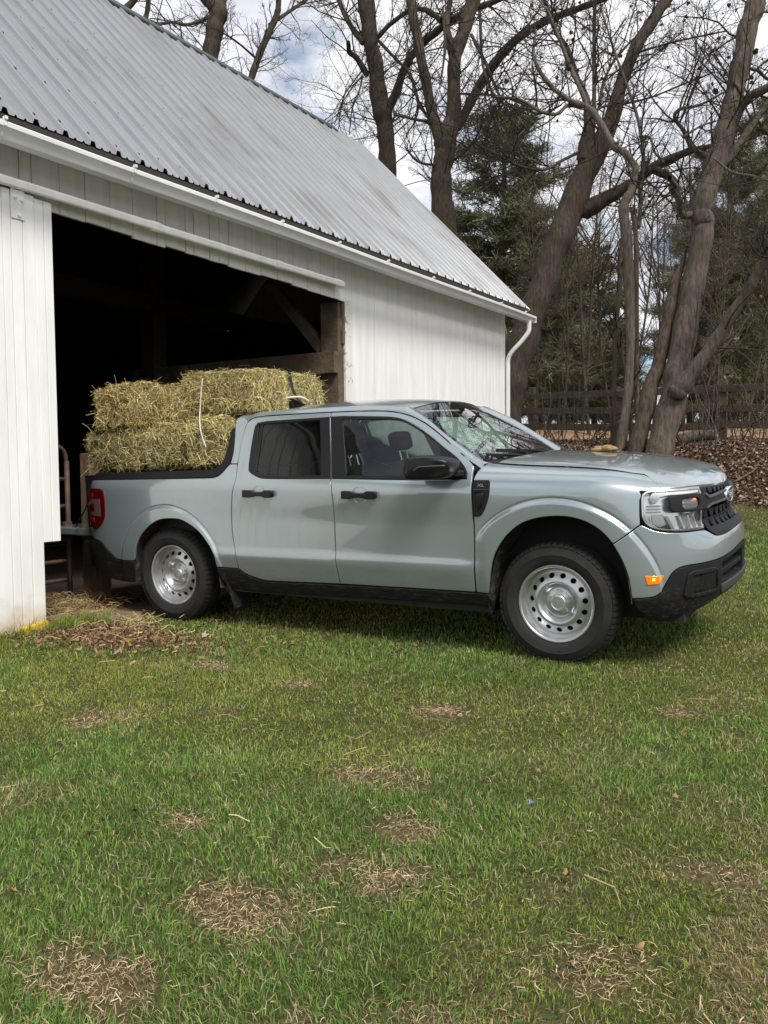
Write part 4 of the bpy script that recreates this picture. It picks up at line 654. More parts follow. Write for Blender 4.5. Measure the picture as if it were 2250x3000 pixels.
# stone sill across the doorway
st=MB(); 
sx=np.linspace(-1.42,2.75,24); P=[]
for y in sx: P.append((y,.62+.05*math.sin(y*2.1),.02+.012*math.sin(y*3.7)))
V=[];F=[]
for y,wd,zz in P: V+= [(-.93,y,-.06),(-.90,y,zz+.004),(-.55-.06*math.sin(y*1.9),y,zz),(-.50-.06*math.sin(y*1.9),y,-.06)]
for i in range(len(P)-1):
    for j in range(3): F.append((i*4+j,i*4+j+1,i*4+4+j+1,i*4+4+j))
F+= [(0,1,2,3),tuple((len(P)-1)*4+j for j in (3,2,1,0))]
st.add(V,[q[::-1] for q in F]); so_=st.build('door_sill',mat('earthy_concrete',(.27,.195,.125),.9,var=(.18,.125,.08),vs=6,bump=.5,bs=25),auto=40); tag(so_,'low tan concrete sill across the barn doorway under the truck','sill')
# ------------------------------------------------------------------ pickup truck (built in its own frame, then set on the slope)
TH=.058; PIV=np.array([0,-.87,0.])
RXm=np.array([[1,0,0],[0,math.cos(TH),-math.sin(TH)],[0,math.sin(TH),math.cos(TH)]])
TLOC=PIV-RXm@PIV
truck=empty('pickup_truck','pale grey green four door pickup truck backed into the white barn, loaded with hay','pickup truck',tuple(TLOC),(TH,0,0))
TM=Matrix.Translation(Vector(TLOC))@Matrix.Rotation(TH,4,'X')
def paintm():
    m=mat('grey_green_paint',(.292,.345,.358),.29,metal=.42,coat=1.0,spec=.5)
    n=m.node_tree.nodes; l=m.node_tree.links; b=n['Principled BSDF']; b.inputs['Coat IOR'].default_value=2.0
    t=n.new('ShaderNodeTexCoord'); s=n.new('ShaderNodeSeparateXYZ'); l.new(t.outputs['Object'],s.inputs[0])
    x=n.new('ShaderNodeTexNoise'); x.inputs['Scale'].default_value=60; x.inputs['Detail'].default_value=8; x.inputs['Roughness'].default_value=.75
    mp=n.new('ShaderNodeMapping'); mp.inputs['Scale'].default_value=(.35,1,1.2); mp.inputs['Rotation'].default_value=(0,R(-25),0); l.new(t.outputs['Object'],mp.inputs[0]); l.new(mp.outputs[0],x.inputs['Vector'])
    r=n.new('ShaderNodeMapRange'); r.inputs['From Min'].default_value=.50; r.inputs['From Max'].default_value=.66; l.new(x.outputs['Fac'],r.inputs['Value'])
    h=n.new('ShaderNodeMapRange'); h.inputs['From Min'].default_value=.62; h.inputs['From Max'].default_value=.40; h.inputs['To Max'].default_value=.5; l.new(s.outputs['Z'],h.inputs['Value'])
    f=n.new('ShaderNodeMath'); f.operation='MULTIPLY'; l.new(r.outputs[0],f.inputs[0]); l.new(h.outputs[0],f.inputs[1])
    k=n.new('ShaderNodeMix'); k.data_type='RGBA'; l.new(f.outputs[0],k.inputs[0]); k.inputs[6].default_value=(.292,.345,.358,1); k.inputs[7].default_value=(.40,.39,.35,1); l.new(k.outputs[2],b.inputs['Base Color'])
    c=n.new('ShaderNodeMapRange'); c.inputs['To Min'].default_value=1; c.inputs['To Max'].default_value=.1; l.new(f.outputs[0],c.inputs['Value']); l.new(c.outputs[0],b.inputs['Coat Weight'])
    return m
PAINT=paintm()
def plasticm(name,base,rough):
    m=mat(name,base,rough,bump=.08,bs=350,spec=.28)
    n=m.node_tree.nodes; l=m.node_tree.links; b=n['Principled BSDF']
    t=n.new('ShaderNodeTexCoord'); s=n.new('ShaderNodeSeparateXYZ'); l.new(t.outputs['Object'],s.inputs[0])
    x=n.new('ShaderNodeTexNoise'); x.inputs['Scale'].default_value=45; x.inputs['Detail'].default_value=8; x.inputs['Roughness'].default_value=.75
    mp=n.new('ShaderNodeMapping'); mp.inputs['Scale'].default_value=(.3,1,1.5); mp.inputs['Rotation'].default_value=(0,R(-35),0); l.new(t.outputs['Object'],mp.inputs[0]); l.new(mp.outputs[0],x.inputs['Vector'])
    r=n.new('ShaderNodeMapRange'); r.inputs['From Min'].default_value=.52; r.inputs['From Max'].default_value=.68; l.new(x.outputs['Fac'],r.inputs['Value'])
    h=n.new('ShaderNodeMapRange'); h.inputs['From Min'].default_value=.60; h.inputs['From Max'].default_value=.36; h.inputs['To Max'].default_value=.38; l.new(s.outputs['Z'],h.inputs['Value'])
    f=n.new('ShaderNodeMath'); f.operation='MULTIPLY'; l.new(r.outputs[0],f.inputs[0]); l.new(h.outputs[0],f.inputs[1])
    k=n.new('ShaderNodeMix'); k.data_type='RGBA'; l.new(f.outputs[0],k.inputs[0]); k.inputs[6].default_value=(*base,1); k.inputs[7].default_value=(.17,.15,.125,1); l.new(k.outputs[2],b.inputs['Base Color'])
    return m
BLACK=plasticm('black_textured_plastic',(.009,.009,.010),.6)
GLOSSB=mat('gloss_black_trim',(.008,.008,.009),.33,spec=.35)
GREYP=mat('grey_plastic',(.055,.056,.058),.5)
DARK=mat('underbody_black',(.012,.012,.012),.85)
MUDDY=mat('dusty_liner',(.012,.011,.010),.85,var=(.13,.115,.095),vs=18,ramp=(.50,.78),stretch=(3,1,1),detail=9)
CHROME=mat('lamp_silver',(.86,.86,.85),.22,metal=.75)
LAMPW=mat('lamp_white',(.80,.81,.82),.22,spec=.6)
LENS=glass('lamp_lens',(.97,.97,.97),1.5); GTINT=glass('green_window_glass',(.66,.84,.76),1.6,0.,1.2); GWIND=glass('windshield_glass',(.74,.93,.84),2.0,0.,2.0); GDARK=glass('dimmed_rear_glass',(.30,.33,.325),1.6)  # GDARK: ordinary rear glass, tint deepened to carry the dark barn behind it
AMBER=mat('amber_lens',(.85,.22,.01),.15,coat=1,emit=(1,.25,.01),es=.10); RED=mat('red_lens',(.085,.003,.004),.15,coat=1.); RED2=mat('bright_red_reflector',(.40,.012,.008),.2,coat=1.); WLENS=mat('clear_tail_lens',(.13,.085,.08),.2,coat=1.)
TYRE=mat('tyre_rubber',(.009,.009,.0095),.8,var=(.018,.017,.016),vs=12,bump=.15,bs=120)
STEEL=mat('silver_painted_steel',(.56,.57,.58),.30,metal=.8,bump=.03,bs=200)
ALU=mat('cap_silver',(.62,.63,.64),.3,metal=.8)
SEATM=mat('dark_grey_cloth',(.014,.014,.015),.85,bump=.2,bs=200)
def poly_in(P,x,y):
    x=np.asarray(x);y=np.asarray(y);c=np.zeros(x.shape,bool);n=len(P)
    for i in range(n):
        x0,y0=P[i];x1,y1=P[(i+1)%n]
        if y0==y1: continue
        k=((y0>y)!=(y1>y))&(x<(x1-x0)*(y-y0)/(y1-y0)+x0); c^=k
    return c
def pdist(P,q):
    A=np.asarray(P);B=np.roll(A,-1,0); d=np.full(len(q),1e9)
    for a,b in zip(A,B):
        ab=b-a; t=np.clip(((q-a)@ab)/max(ab@ab,1e-12),0,1); d=np.minimum(d,np.linalg.norm(q-a-t[:,None]*ab,axis=1))
    return d
def smooth_poly(P,step=.02,ang=38):
    """rounds the gently turning corners of a traced outline, keeps the sharp ones"""
    P=[np.array(p[:2],float) for p in P]; n=len(P); cor=[]
    for i in range(n):
        a=P[i]-P[i-1]; b=P[(i+1)%n]-P[i]; c=(a@b)/max(np.linalg.norm(a)*np.linalg.norm(b),1e-9); cor.append(c<math.cos(R(ang)))
    o=[]
    for i in range(n):
        p0,p1,p2,p3=P[i-1],P[i],P[(i+1)%n],P[(i+2)%n]
        if cor[i]: p0=2*p1-p2
        if cor[(i+1)%n]: p3=2*p2-p1
        L_=np.linalg.norm(p2-p1); k=max(1,int(L_/step))
        m1=(p2-p0)*.5; m2=(p3-p1)*.5
        for m_ in (m1,m2):
            q=np.linalg.norm(m_); 
            if q>L_: m_*=L_/q
        for j in range(k):
            t=j/k; t2=t*t;t3=t2*t; o.append((2*t3-3*t2+1)*p1+(t3-2*t2+t)*m1+(-2*t3+3*t2)*p2+(t3-t2)*m2)
    o=np.array(o); keep=[True]*len(o)
    for i in range(len(o)):
        if np.linalg.norm(o[i]-o[i-1])<.0008: keep[i]=False
    return o[np.array(keep)]
def area2(P): x,y=P[:,0],P[:,1]; return np.sum(x*np.roll(y,-1)-np.roll(x,-1)*y)/2
def inset(P,d):
    """move a counter-clockwise outline inwards by d"""
    a=P-np.roll(P,1,0); b=np.roll(P,-1,0)-P; a/=np.maximum(np.linalg.norm(a,axis=1),1e-9)[:,None]; b/=np.maximum(np.linalg.norm(b,axis=1),1e-9)[:,None]
    na=np.stack([-a[:,1],a[:,0]],1); nb=np.stack([-b[:,1],b[:,0]],1); m_=na+nb; q=np.sum(m_*m_,1); m_=m_*(2/np.maximum(q,.7))[:,None]
    return P+m_*d, -(m_/np.maximum(np.linalg.norm(m_,axis=1),1e-9)[:,None])
def panel(mb,outline,holes=(),d=0.,th=.016,step=.03,bev=.004,shrink=.0025,raw=False,fn=None,mirror=False,closed_nose=True,drop=.6,ang=38,dfun=None,opentop=False,extra=None):
    """a skin panel laid on the body surface: smooth face, rolled edge, turned-in flange"""
    fn=fn or S
    loops=[]
    for i,o in enumerate([outline]+list(holes)):
        o=np.asarray(o,float); o=o if raw else smooth_poly(o,ang=ang)
        if area2(o)<0: o=o[::-1]
        if shrink: o=inset(o,shrink if i==0 else -shrink)[0]
        o[:,0]=np.minimum(o[:,0],SEND)
        if opentop: k_=(o[:,1]>zA(o[:,0])-.012)&(o[:,0]<3.585); o[k_,1]=zA(o[k_,0])
        loops.append(o)
    pts=[];edges=[];meta=[];outd=[]
    for i,o in enumerate(loops):
        sg=1 if i==0 else -1
        ins,od=inset(o,sg*bev); n=len(o); b0=len(pts)
        nose=o[:,0]>SEND-.0015
        topo=(np.abs(o[:,1]-zA(o[:,0]))<1e-6)&(o[:,0]<3.585) if opentop else np.zeros(n,bool)
        ins[topo]=o[topo]+np.array([0,-1e-4]); nose=nose|topo
        k_=nose&~topo
        if k_.any() and i==0: ins[k_,0]=SEND
        ins[:,0]=np.minimum(ins[:,0],SEND)
        pts+=list(o); edges+=[(b0+j,b0+(j+1)%n) for j in range(n)]; meta.append((b0,n,nose))
        outd.append(od*sg)
        b1=len(pts)
        if bev: pts+=list(ins); edges+=[(b1+j,b1+(j+1)%n) for j in range(n)]
    if extra is not None:
        e_=np.asarray(extra); k=poly_in(loops[0],e_[:,0],e_[:,1])&(pdist(loops[0],e_)>bev+.004); ex=e_[k]; pts+=list(ex)
    lo=loops[0].min(0);hi=loops[0].max(0)
    gx=np.arange(lo[0]+step*.5,hi[0],step);gy=np.arange(lo[1]+step*.5,hi[1],step)
    q=np.array([(a,b) for a in gx for b in gy]) if len(gx) and len(gy) else np.zeros((0,2))
    if len(q):
        k=poly_in(loops[0],q[:,0],q[:,1])&(pdist(loops[0],q)>bev+step*.35)
        for h in loops[1:]: k&=~poly_in(h,q[:,0],q[:,1])&(pdist(h,q)>bev+step*.35)
        if extra is not None: k&=~xband(q)
        pts+=list(q[k])
    vo,eo,fo,orig,_,_=delaunay_2d_cdt([Vector((float(a),float(b))) for a,b in pts],edges,[],0,1e-5)
    V2=np.array([(v.x,v.y) for v in vo]); rev={}
    for i,os_ in enumerate(orig):
        for j in os_: rev[j]=i
    fo=[tuple(f) for f in fo]; cc=np.array([V2[list(f)].mean(0) for f in fo]); kk=poly_in(loops[0],cc[:,0],cc[:,1])
    for h in loops[1:]: kk&=~poly_in(h,cc[:,0],cc[:,1])
    F=[f for f,k in zip(fo,kk) if k]
    s,z=V2[:,0],V2[:,1]; X=fn(s,z); Nn=SN(s,z) if fn is S else fnormal(fn,s,z)
    dd=d if dfun is None else d+dfun(s,z)
    off_=np.zeros(len(V2))+dd
    if dfun is not None:
        e=.004; gs=(dfun(s+e,z)-dfun(s-e,z))/(2*e); gz_=(dfun(s,z+e)-dfun(s,z-e))/(2*e)
        ts=(fn(s+e,z)-fn(s-e,z))/(2*e); tz_=(fn(s,z+e)-fn(s,z-e))/(2*e); N2=Nn-ts*gs[:,None]-tz_*gz_[:,None]; N2/=np.linalg.norm(N2,axis=1)[:,None]
    else: N2=Nn.copy()
    edge_out=np.zeros((len(V2),3))
    for (b0,n,nose),od,o in zip(meta,outd,loops):
        ids=[rev[b0+j] for j in range(n)]; e=.003
        t3=fn(o[:,0]+od[:,0]*e,o[:,1]+od[:,1]*e)-fn(o[:,0]-od[:,0]*e,o[:,1]-od[:,1]*e); t3/=np.maximum(np.linalg.norm(t3,axis=1),1e-9)[:,None]
        for j in range(n):
            if nose[j] and meta[0][0]==b0: continue
            edge_out[ids[j]]=t3[j]; off_[ids[j]]-=bev*drop
    X=X+Nn*off_[:,None]
    ed=np.linalg.norm(edge_out,axis=1)>.5
    N2[ed]=N2[ed]*.8+edge_out[ed]*.6; N2/=np.linalg.norm(N2,axis=1)[:,None]
    Vv=[X];Nv=[N2];k=len(X); FF=list(F)
    # orientation: make faces agree with normals
    f0=F[len(F)//2]; g=np.cross(X[f0[1]]-X[f0[0]],X[f0[2]]-X[f0[0]])
    if g@Nn[f0[0]]<0: FF=[q[::-1] for q in FF]; flip=True
    else: flip=False
    if th:
        for li,((b0,n,nose),od,o) in enumerate(zip(meta,outd,loops)):
            ids=[rev[b0+j] for j in range(n)]; top=X[ids]; en=edge_out[ids]; bot=top-Nn[ids]*th
            Vv+= [top,bot]; Nv+=[en*1.,en*1.]; ring=[]
            for j in range(n):
                j2=(j+1)%n
                if li==0 and nose[j] and nose[j2]: continue
                a=(k+j,k+j2,k+n+j2,k+n+j); ring.append(a)
            # check winding by the outward direction
            if ring:
                allv=np.vstack(Vv); r0=ring[0]; g=np.cross(allv[r0[1]]-allv[r0[0]],allv[r0[2]]-allv[r0[0]])
                if g@(en[0]+1e-9)<0: ring=[q[::-1] for q in ring]
            FF+=ring; k+=2*n
    V=np.vstack(Vv);NN=np.vstack(Nv); bad=np.linalg.norm(NN,axis=1)<.1; NN[bad]=(0,0,1)
    mb.add(V,FF,NN)
    if mirror: mb.add(V*[1,-1,1],[q[::-1] for q in FF],NN*[1,-1,1])
    return mb
def fnormal(fn,s,t,e=.003):
    a=fn(s+e,t)-fn(s-e,t); b=fn(s,np.minimum(t+e,1))-fn(s,np.maximum(t-e,0)); n=np.cross(a,b); n/=np.maximum(np.linalg.norm(n,axis=-1),1e-9)[...,None]
    return n
def grid(mb,fn,A,B,mirror=False,nrm=None,flip=None,up=None):
    """regular patch fn(a,b) with smooth normals; 'up' is a direction the normals must face"""
    A=np.asarray(A);B=np.asarray(B); a,b=np.meshgrid(A,B,indexing='ij'); X=fn(a,b)
    da=np.gradient(X,axis=0);db=np.gradient(X,axis=1); n=np.cross(da,db); n/=np.maximum(np.linalg.norm(n,axis=-1),1e-9)[...,None]
    na,nb=a.shape; ix=np.arange(na*nb).reshape(na,nb); F=np.stack([ix[:-1,:-1],ix[1:,:-1],ix[1:,1:],ix[:-1,1:]],-1).reshape(-1,4)
    if up is not None and (n.reshape(-1,3)@np.array(up)).mean()<0: n=-n; F=F[:,::-1]
    V=X.reshape(-1,3);n=n.reshape(-1,3); F=[tuple(q) for q in F]
    mb.add(V,F,n)
    if mirror: mb.add(V*[1,-1,1],[q[::-1] for q in F],n*[1,-1,1])
    return mb
def xarc(cx,rs):
    o=[]
    for i,r in enumerate(rs):
        a=np.arange(-.2,math.pi+.2,.012/r)+(i%2)*.006/r; o.append(np.stack([cx+r*np.cos(a),.36+r*np.sin(a)],1))
    return np.vstack(o)
def xband(q):
    a=np.hypot(q[:,0]-3.09,q[:,1]-.36); b=np.hypot(q[:,0]-.02,q[:,1]-.36); return ((a>.594)&(a<.662))|((b>.510)&(b<.575))
XF=xarc(3.09,(.598,.606,.611,.616,.621,.626,.630,.634,.638,.643,.650,.658)); XR=xarc(.02,(.514,.522,.527,.532,.537,.542,.546,.550,.554,.559,.566,.573))
def both(name,fn,mat_,parent=None,**k):
    """right part and its mirrored left twin"""
    res=[]
    for sgn in (1,-1):
        mb=MB(); fn(mb)
        if sgn<0:
            mb.v=[v*[1,-1,1] for v in mb.v]; mb.n=[n*[1,-1,1] for n in mb.n]; mb.f=[q[::-1] for q in mb.f]
        p=parent if not isinstance(parent,(list,tuple)) else parent[0 if sgn>0 else 1]
        res.append(mb.build(name,mat_,truck if p is None else p,**k))
    return res
T=TR
ARF=[(3.533,.437),(3.516,.555),(3.484,.647),(3.435,.739),(3.374,.808),(3.295,.859),(3.202,.887),(3.106,.892),(2.995,.877),(2.905,.845),(2.827,.788),(2.759,.705),(2.715,.615),(2.688,.486),(2.674,.404)]
ARR=[(.505,.456),(.494,.549),(.443,.628),(.367,.715),(.274,.772),(.177,.806),(.076,.809),(-.018,.80),(-.105,.769),(-.197,.712),(-.271,.64),(-.322,.551),(-.345,.47)]
GAPF=T['gapF']; AP=T['apillar']; GB=T['gapB']; GR=T['gapR']; TOP=T['top']
BW=T['blackwin']; bx=1.420
# doors
fd=[tuple(p) for p in GAPF[:3]]+[tuple(p) for p in AP[:]]+[tuple(p) for p in GB[1:]]
rdoor=[(1.574,.391),(1.564,.626),(1.563,.982),(1.54,1.108),AP[-1],TOP[1],TOP[2],TOP[3]]+GR+[(.778,.41),(.905,.378),(.959,.374)]
hole_r=BW[0:10]+[(bx+.004,1.522),(1.536,1.1095)]
hole_f=[(1.546,1.1095),(bx+.014,1.522)]+BW[10:21]
def mk_fd(mb): panel(mb,fd,[hole_f],shrink=.003)
def mk_rd(mb): panel(mb,rdoor,[hole_r],shrink=.003)
FD=both('front_door',mk_fd,PAINT); RD=both('rear_door',mk_rd,PAINT)
gl_f=T['glassF']; gl_r=T['glassR']
both('window_frame',lambda mb: panel(mb,hole_f,[gl_f],d=.0005,shrink=.001,bev=.003,th=.014),GLOSSB,FD)
both('window_frame',lambda mb: panel(mb,hole_r,[gl_r],d=.0005,shrink=.001,bev=.003,th=.014),GLOSSB,RD)
both('window_glass',lambda mb: panel(mb,inset(smooth_poly(gl_f)[::1] if area2(np.array(gl_f))>0 else smooth_poly(gl_f)[::-1],-.012)[0],raw=True,d=-.009,bev=.001,th=0,shrink=0,step=.05),GTINT,FD)
both('window_glass',lambda mb: panel(mb,inset(smooth_poly(gl_r) if area2(np.array(gl_r))>0 else smooth_poly(gl_r)[::-1],-.012)[0],raw=True,d=-.009,bev=.001,th=0,shrink=0,step=.05),GDARK,RD)
# quarter-window divider bar in the rear door
both('divider_bar',lambda mb: panel(mb,[(.868,1.125),(.886,1.125),(.850,1.50),(.834,1.50)],d=-.002,th=.01,bev=.002,shrink=0,ang=20),GLOSSB,RD)
# door handles with their recess
def handle(mb,x0,x1,zc):
    xm=(x0+x1)/2
    o=[(x0,zc-.022),(x0,zc+.021),(x0+.012,zc+.026),(x0+.07,zc+.024),(x0+.09,zc+.015),(x1-.09,zc+.015),(x1-.06,zc+.025),(x1-.008,zc+.024),(x1,zc+.018),(x1,zc-.014),(x1-.01,zc-.022),(x1-.07,zc-.022),(x1-.09,zc-.014),(x0+.09,zc-.014),(x0+.07,zc-.023)]
    panel(mb,o,d=.034,th=.034,bev=.006,shrink=0,step=.02,ang=60)
def recess(mb,x0,x1,zc):
    xm=(x0+x1)/2; o=[(xm-.058,zc+.04),(xm-.045,zc+.056),(xm+.045,zc+.056),(xm+.058,zc+.04),(xm+.052,zc-.035),(xm+.03,zc-.053),(xm-.03,zc-.053),(xm-.052,zc-.035)]
    panel(mb,o,d=.002,th=.003,bev=.003,shrink=0,step=.008,dfun=lambda s,z: -.016*np.clip(1-((s-xm)/.056)**2-((z-zc)/.056)**2,0,1)+.002*0)
hs=[(1.652,1.911,1.003,FD),(.813,1.073,1.004,RD)]
for x0,x1,zc,par in hs:
    both('door_handle',lambda mb: handle(mb,x0,x1,zc),GLOSSB,par)
    both('handle_recess',lambda mb: recess(mb,x0,x1,zc),PAINT,par)
# fender: flank + shoulder up to the hood seam
SS=np.linspace(2.588,3.716,40)
_yt=pchip([2.588,2.62,2.9,3.3,3.5,3.6,3.66,3.716],[.665,.69,.722,.722,.705,.672,.66,.0])
def _ts():
    o=[]
    tt=np.linspace(0,.8,400)
    for s in SS:
        y=-U(np.full(400,s),tt)[:,1]; o.append(float(np.interp(-_yt(s),-y[np.argsort(-y)],tt[np.argsort(-y)])))
    o=np.array(o); k=SS>3.60; o[k]=np.interp(SS[k],[3.60,3.64,3.68,3.705,3.716],[o[~k][-1],o[~k][-1]*.80,o[~k][-1]*.52,o[~k][-1]*.2,0.0]); return np.clip(o,0,1)
TS=_ts(); tsf=lambda s: np.interp(s,SS,TS)
fl=[(2.584,.403),(2.592,.777),(2.590,.98),(2.588,float(zA(2.588)))]+[(s,float(zA(s))) for s in np.linspace(2.65,3.58,14)]+[(3.592,1.008),(3.582,.98),(3.580,.91),(3.583,.845)]+[(3.51,.793)]+ARF[3:]
def mk_fender(mb):
    panel(mb,fl,shrink=.0025,th=.016,opentop=True,step=.014,extra=XF)
    def fn(a,b): return U(a,b*np.maximum(tsf(a)-.002,0))
    grid(mb,fn,np.linspace(2.588,3.712,60),np.linspace(0,1,9),up=(0,-.3,1))
both('front_fender',mk_fender,PAINT)
# hood
def hs0(t): return 2.645+.10*sstep(.2,1,t)
def mk_hood(mb):
    def fn(a,b):
        # a: 0..1 along the edge, b: 0..1 seam->centre
        s=2.60+(SEND-2.60)*a; t0=np.where(s<3.716,tsf(s)+.003,0.0); t=t0+(1-t0)*b
        s=np.maximum(s,hs0(t)); X=U(s,t); lead=(s>3.716)*(1-b)**6*.010
        # centre bulge line
        X[...,2]+=.012*sstep(.30,.52,t)*(1-sstep(3.55,4.2,s))
        return X
    grid(mb,fn,np.linspace(0,1,90),np.linspace(0,1,26)**1.3,mirror=True,up=(0,0,1))
    # turned-down leading lip
    def lip(a,b):
        s=3.70+(SEND-3.70)*a; X=U(s,0*s); n=SN(s,zA(s)); return X-np.stack([0*s,0*s,.022*b],-1)-n*(.012*b)[...,None]
    grid(mb,lip,np.linspace(0,1,40),np.array([0,.5,1.]),mirror=True,up=(1,-.3,0))
mbh=MB(); mk_hood(mbh); mbh.build('hood',PAINT,truck)
# bed side
bs=[(-1.01,1.085),(-.9,1.092),(-.814,1.098),(.3,1.113),(.487,1.117),(.544,1.131),(.587,1.172),(.612,1.203),(.625,1.213),(.690,1.214)]+GR[3:]+[(.64,.454)]+ARR+[(-.36,.462),(-.562,.464),(-.647,.517),(-.748,.597),(-.843,.612),(-.94,.63),(-1.01,.65)]
both('bed_side',lambda mb: panel(mb,bs,shrink=.0025,step=.014,extra=XR),PAINT)
tl=[(-1.0,1.005),(-.93,1.022),(-.82,1.034),(-.69,1.031),(-.655,1.01),(-.645,.98),(-.658,.80),(-.755,.708),(-.84,.70),(-.93,.735),(-1.0,.76)]
TLs=both('taillight',lambda mb: panel(mb,tl,d=.010,th=.03,bev=.008,shrink=.003,step=.02,ang=55),RED)
both('clear_lens',lambda mb: panel(mb,[(-.97,.945),(-.70,.945),(-.70,.805),(-.97,.815)],d=.0125,th=.004,bev=.002,shrink=0),WLENS,TLs)
both('red_reflector',lambda mb: panel(mb,[(-.91,.905),(-.78,.905),(-.78,.85),(-.91,.85)],d=.0145,th=.004,bev=.002,shrink=0),RED,TLs)
both('brake_reflector',lambda mb: (panel(mb,[(-.90,.99),(-.79,.99),(-.79,.955),(-.90,.955)],d=.0125,th=.004,bev=.002,shrink=0),panel(mb,[(-.90,.795),(-.79,.795),(-.79,.76),(-.90,.76)],d=.0125,th=.004,bev=.002,shrink=0)),RED2,TLs)
# black bed rail and sail behind the cab
sail=[(-.98,1.094),(.487,1.121),(.540,1.135),(.583,1.176),(.607,1.206),(.622,1.295),(.590,1.470),(.573,1.480),(.560,1.46),(.563,1.349),(.552,1.243),(.50,1.19),(.444,1.176),(-.98,1.150)]
def mk_sail(mb):
    panel(mb,sail,d=-.001,th=.03,bev=.004,shrink=.001,step=.03)
    mb.box((-1.0,-.86,1.12),(.52,-.70,1.15))
def fixn(mb):
    for i,n in enumerate(mb.n): pass
both('bed_rail',lambda mb: panel(mb,sail,d=-.001,th=.10,bev=.004,shrink=.001,step=.03),BLACK)
# cab shell: rail, roof, pillars
gapx=np.array([.690,.69,.70,.76,.94,1.2,1.426,1.68,1.888,2.027,2.167,2.309,2.435,2.551]); 
TOPL=[(.700,1.50),(.722,1.535),(.77,1.5475),(.94,1.557),(1.2,1.5585),(1.426,1.559),(1.68,1.557),(1.888,1.547),(2.027,1.522),(2.167,1.468),(2.309,1.381),(2.435,1.291),(2.551,1.210)]
tz_=pchip([p[0] for p in TOPL],[p[1] for p in TOPL])
zc_r=pchip([.45,.56,.62,.72,.95,1.25,1.6,1.8,2.0,2.08],[1.52,1.57,1.598,1.618,1.637,1.646,1.643,1.633,1.612,1.60])
def edgeE(x): return S(x,tz_(x))
YR=.535
def roofR(x): return np.stack([x,-YR+0*x,zc_r(x)-.052*np.clip((x-.3)/.5,.6,1)],-1)
# windshield outline (half): rows 0..1 from header to cowl
WSe=np.array([(2.00,-.535,1.556),(2.204,-.637,1.443),(2.381,-.705,1.330),(2.57,-.715,1.205)]); WSc=np.array([(2.035,0,1.602),(2.238,0,1.466),(2.420,0,1.345),(2.612,0,1.214)])
def wse(v): return np.stack([pchip([0,.33,.66,1],WSe[:,i])(v) for i in range(3)],-1)
def wsc(v): return np.stack([pchip([0,.33,.66,1],WSc[:,i])(v) for i in range(3)],-1)
def ws(v,u):
    e=wse(v);c=wsc(v); u=u[...,None]; w=u**2
    X=c+(e-c)*w; X[...,1:2]=(e-c)[...,1:2]*u; return X
def mk_roof(mb):
    def rail(a,b):
        E=edgeE(a); Rr=roofR(a); Tn=S(a,tz_(a)+.01)-S(a,tz_(a)-.01); Tn/=np.linalg.norm(Tn,axis=-1)[...,None]
        Lh=np.linalg.norm(Rr-E,axis=-1)[...,None]; P1=E+Tn*Lh*.42; P2=Rr+np.stack([0*a,-1+0*a,-.16+0*a],-1)*Lh*.38
        t=b[...,None]; return E*(1-t)**3+3*P1*t*(1-t)**2+3*P2*t*t*(1-t)+Rr*t**3
    def top(a,b):
        # a 0..1 from rear edge to header, b 0..1 shoulder -> centre
        xr=.60-.03*b; xf=2.00+.035*(1-(1-b)**2); x=xr+(xf-xr)*a; y=-YR*(1-b); zR=zc_r(x)-.052; z=zR+.052*(1-(y/YR)**2)
        return np.stack([x,y,z],-1)
    xs=np.r_[np.linspace(.60,.8,8),np.linspace(.85,2.0,24)]
    xs0=np.clip(xs,.703,9)
    def rail2(a,b):
        X=rail(np.clip(a,.703,9),b); X[...,0]-=np.clip(.703-a,0,1); return X
    grid(mb,rail2,xs,np.linspace(0,1,9),mirror=True,up=(0,-.4,1))
    grid(mb,top,np.linspace(0,1,30),np.linspace(0,1,10),mirror=True,up=(0,0,1))
    # A pillar strip
    px=np.linspace(2.0,2.551,24)
    def pil(a,b):
        v=np.clip((a-2.0)/.551,0,1); E=edgeE(a); Rr=wse(v); Tn=S(a,tz_(a)+.01)-S(a,tz_(a)-.01); Tn/=np.linalg.norm(Tn,axis=-1)[...,None]
        Lh=np.linalg.norm(Rr-E,axis=-1)[...,None]; D=wsc(v)-Rr; D/=np.linalg.norm(D,axis=-1)[...,None]
        P1=E+Tn*Lh*.40; P2=Rr-D*Lh*.30+np.array([.25,-.1,.30])*Lh*.35; t=b[...,None]
        return E*(1-t)**3+3*P1*t*(1-t)**2+3*P2*t*t*(1-t)+Rr*t**3
    grid(mb,pil,px,np.linspace(0,1,8),mirror=True,up=(.3,-.6,.6))
    # joins the pillar foot to the fender shoulder
    _tt=np.linspace(0,1,200); T1F=float(np.interp(1.165,U(np.full(200,2.588),_tt)[:,2],_tt))
    def foot(a,b):
        A=pil(np.full_like(a,2.551),b); B=U(np.full_like(a,2.587),T1F+b*(float(tsf(2.588))-T1F)); return A*(1-a[...,None])+B*a[...,None]
    grid(mb,foot,np.linspace(0,1,5),np.linspace(0,1,9),mirror=True,up=(0,-.5,1))
    # rear quarter of the cab
    cq=[(.693,1.217),(.628,1.217),(.630,1.30),(.598,1.475),(.590,1.50),(.600,1.545),(.64,1.553),(.703,1.52),(.690,1.484),(.684,1.37)]
    panel(mb,cq,shrink=.001,mirror=True,ang=60)
    # cab back panel
    def back(a,b): 
        y=-.74+1.48*b; z=1.0+.60*a; zt=np.interp(np.abs(y),[0,.53,.66,.74],[1.60,1.55,1.50,1.44]); z=1.0+(zt-1.0)*a
        return np.stack([.60+0*a,y,z],-1)
    grid(mb,back,np.linspace(0,1,8),np.linspace(0,1,16),up=(-1,0,0))
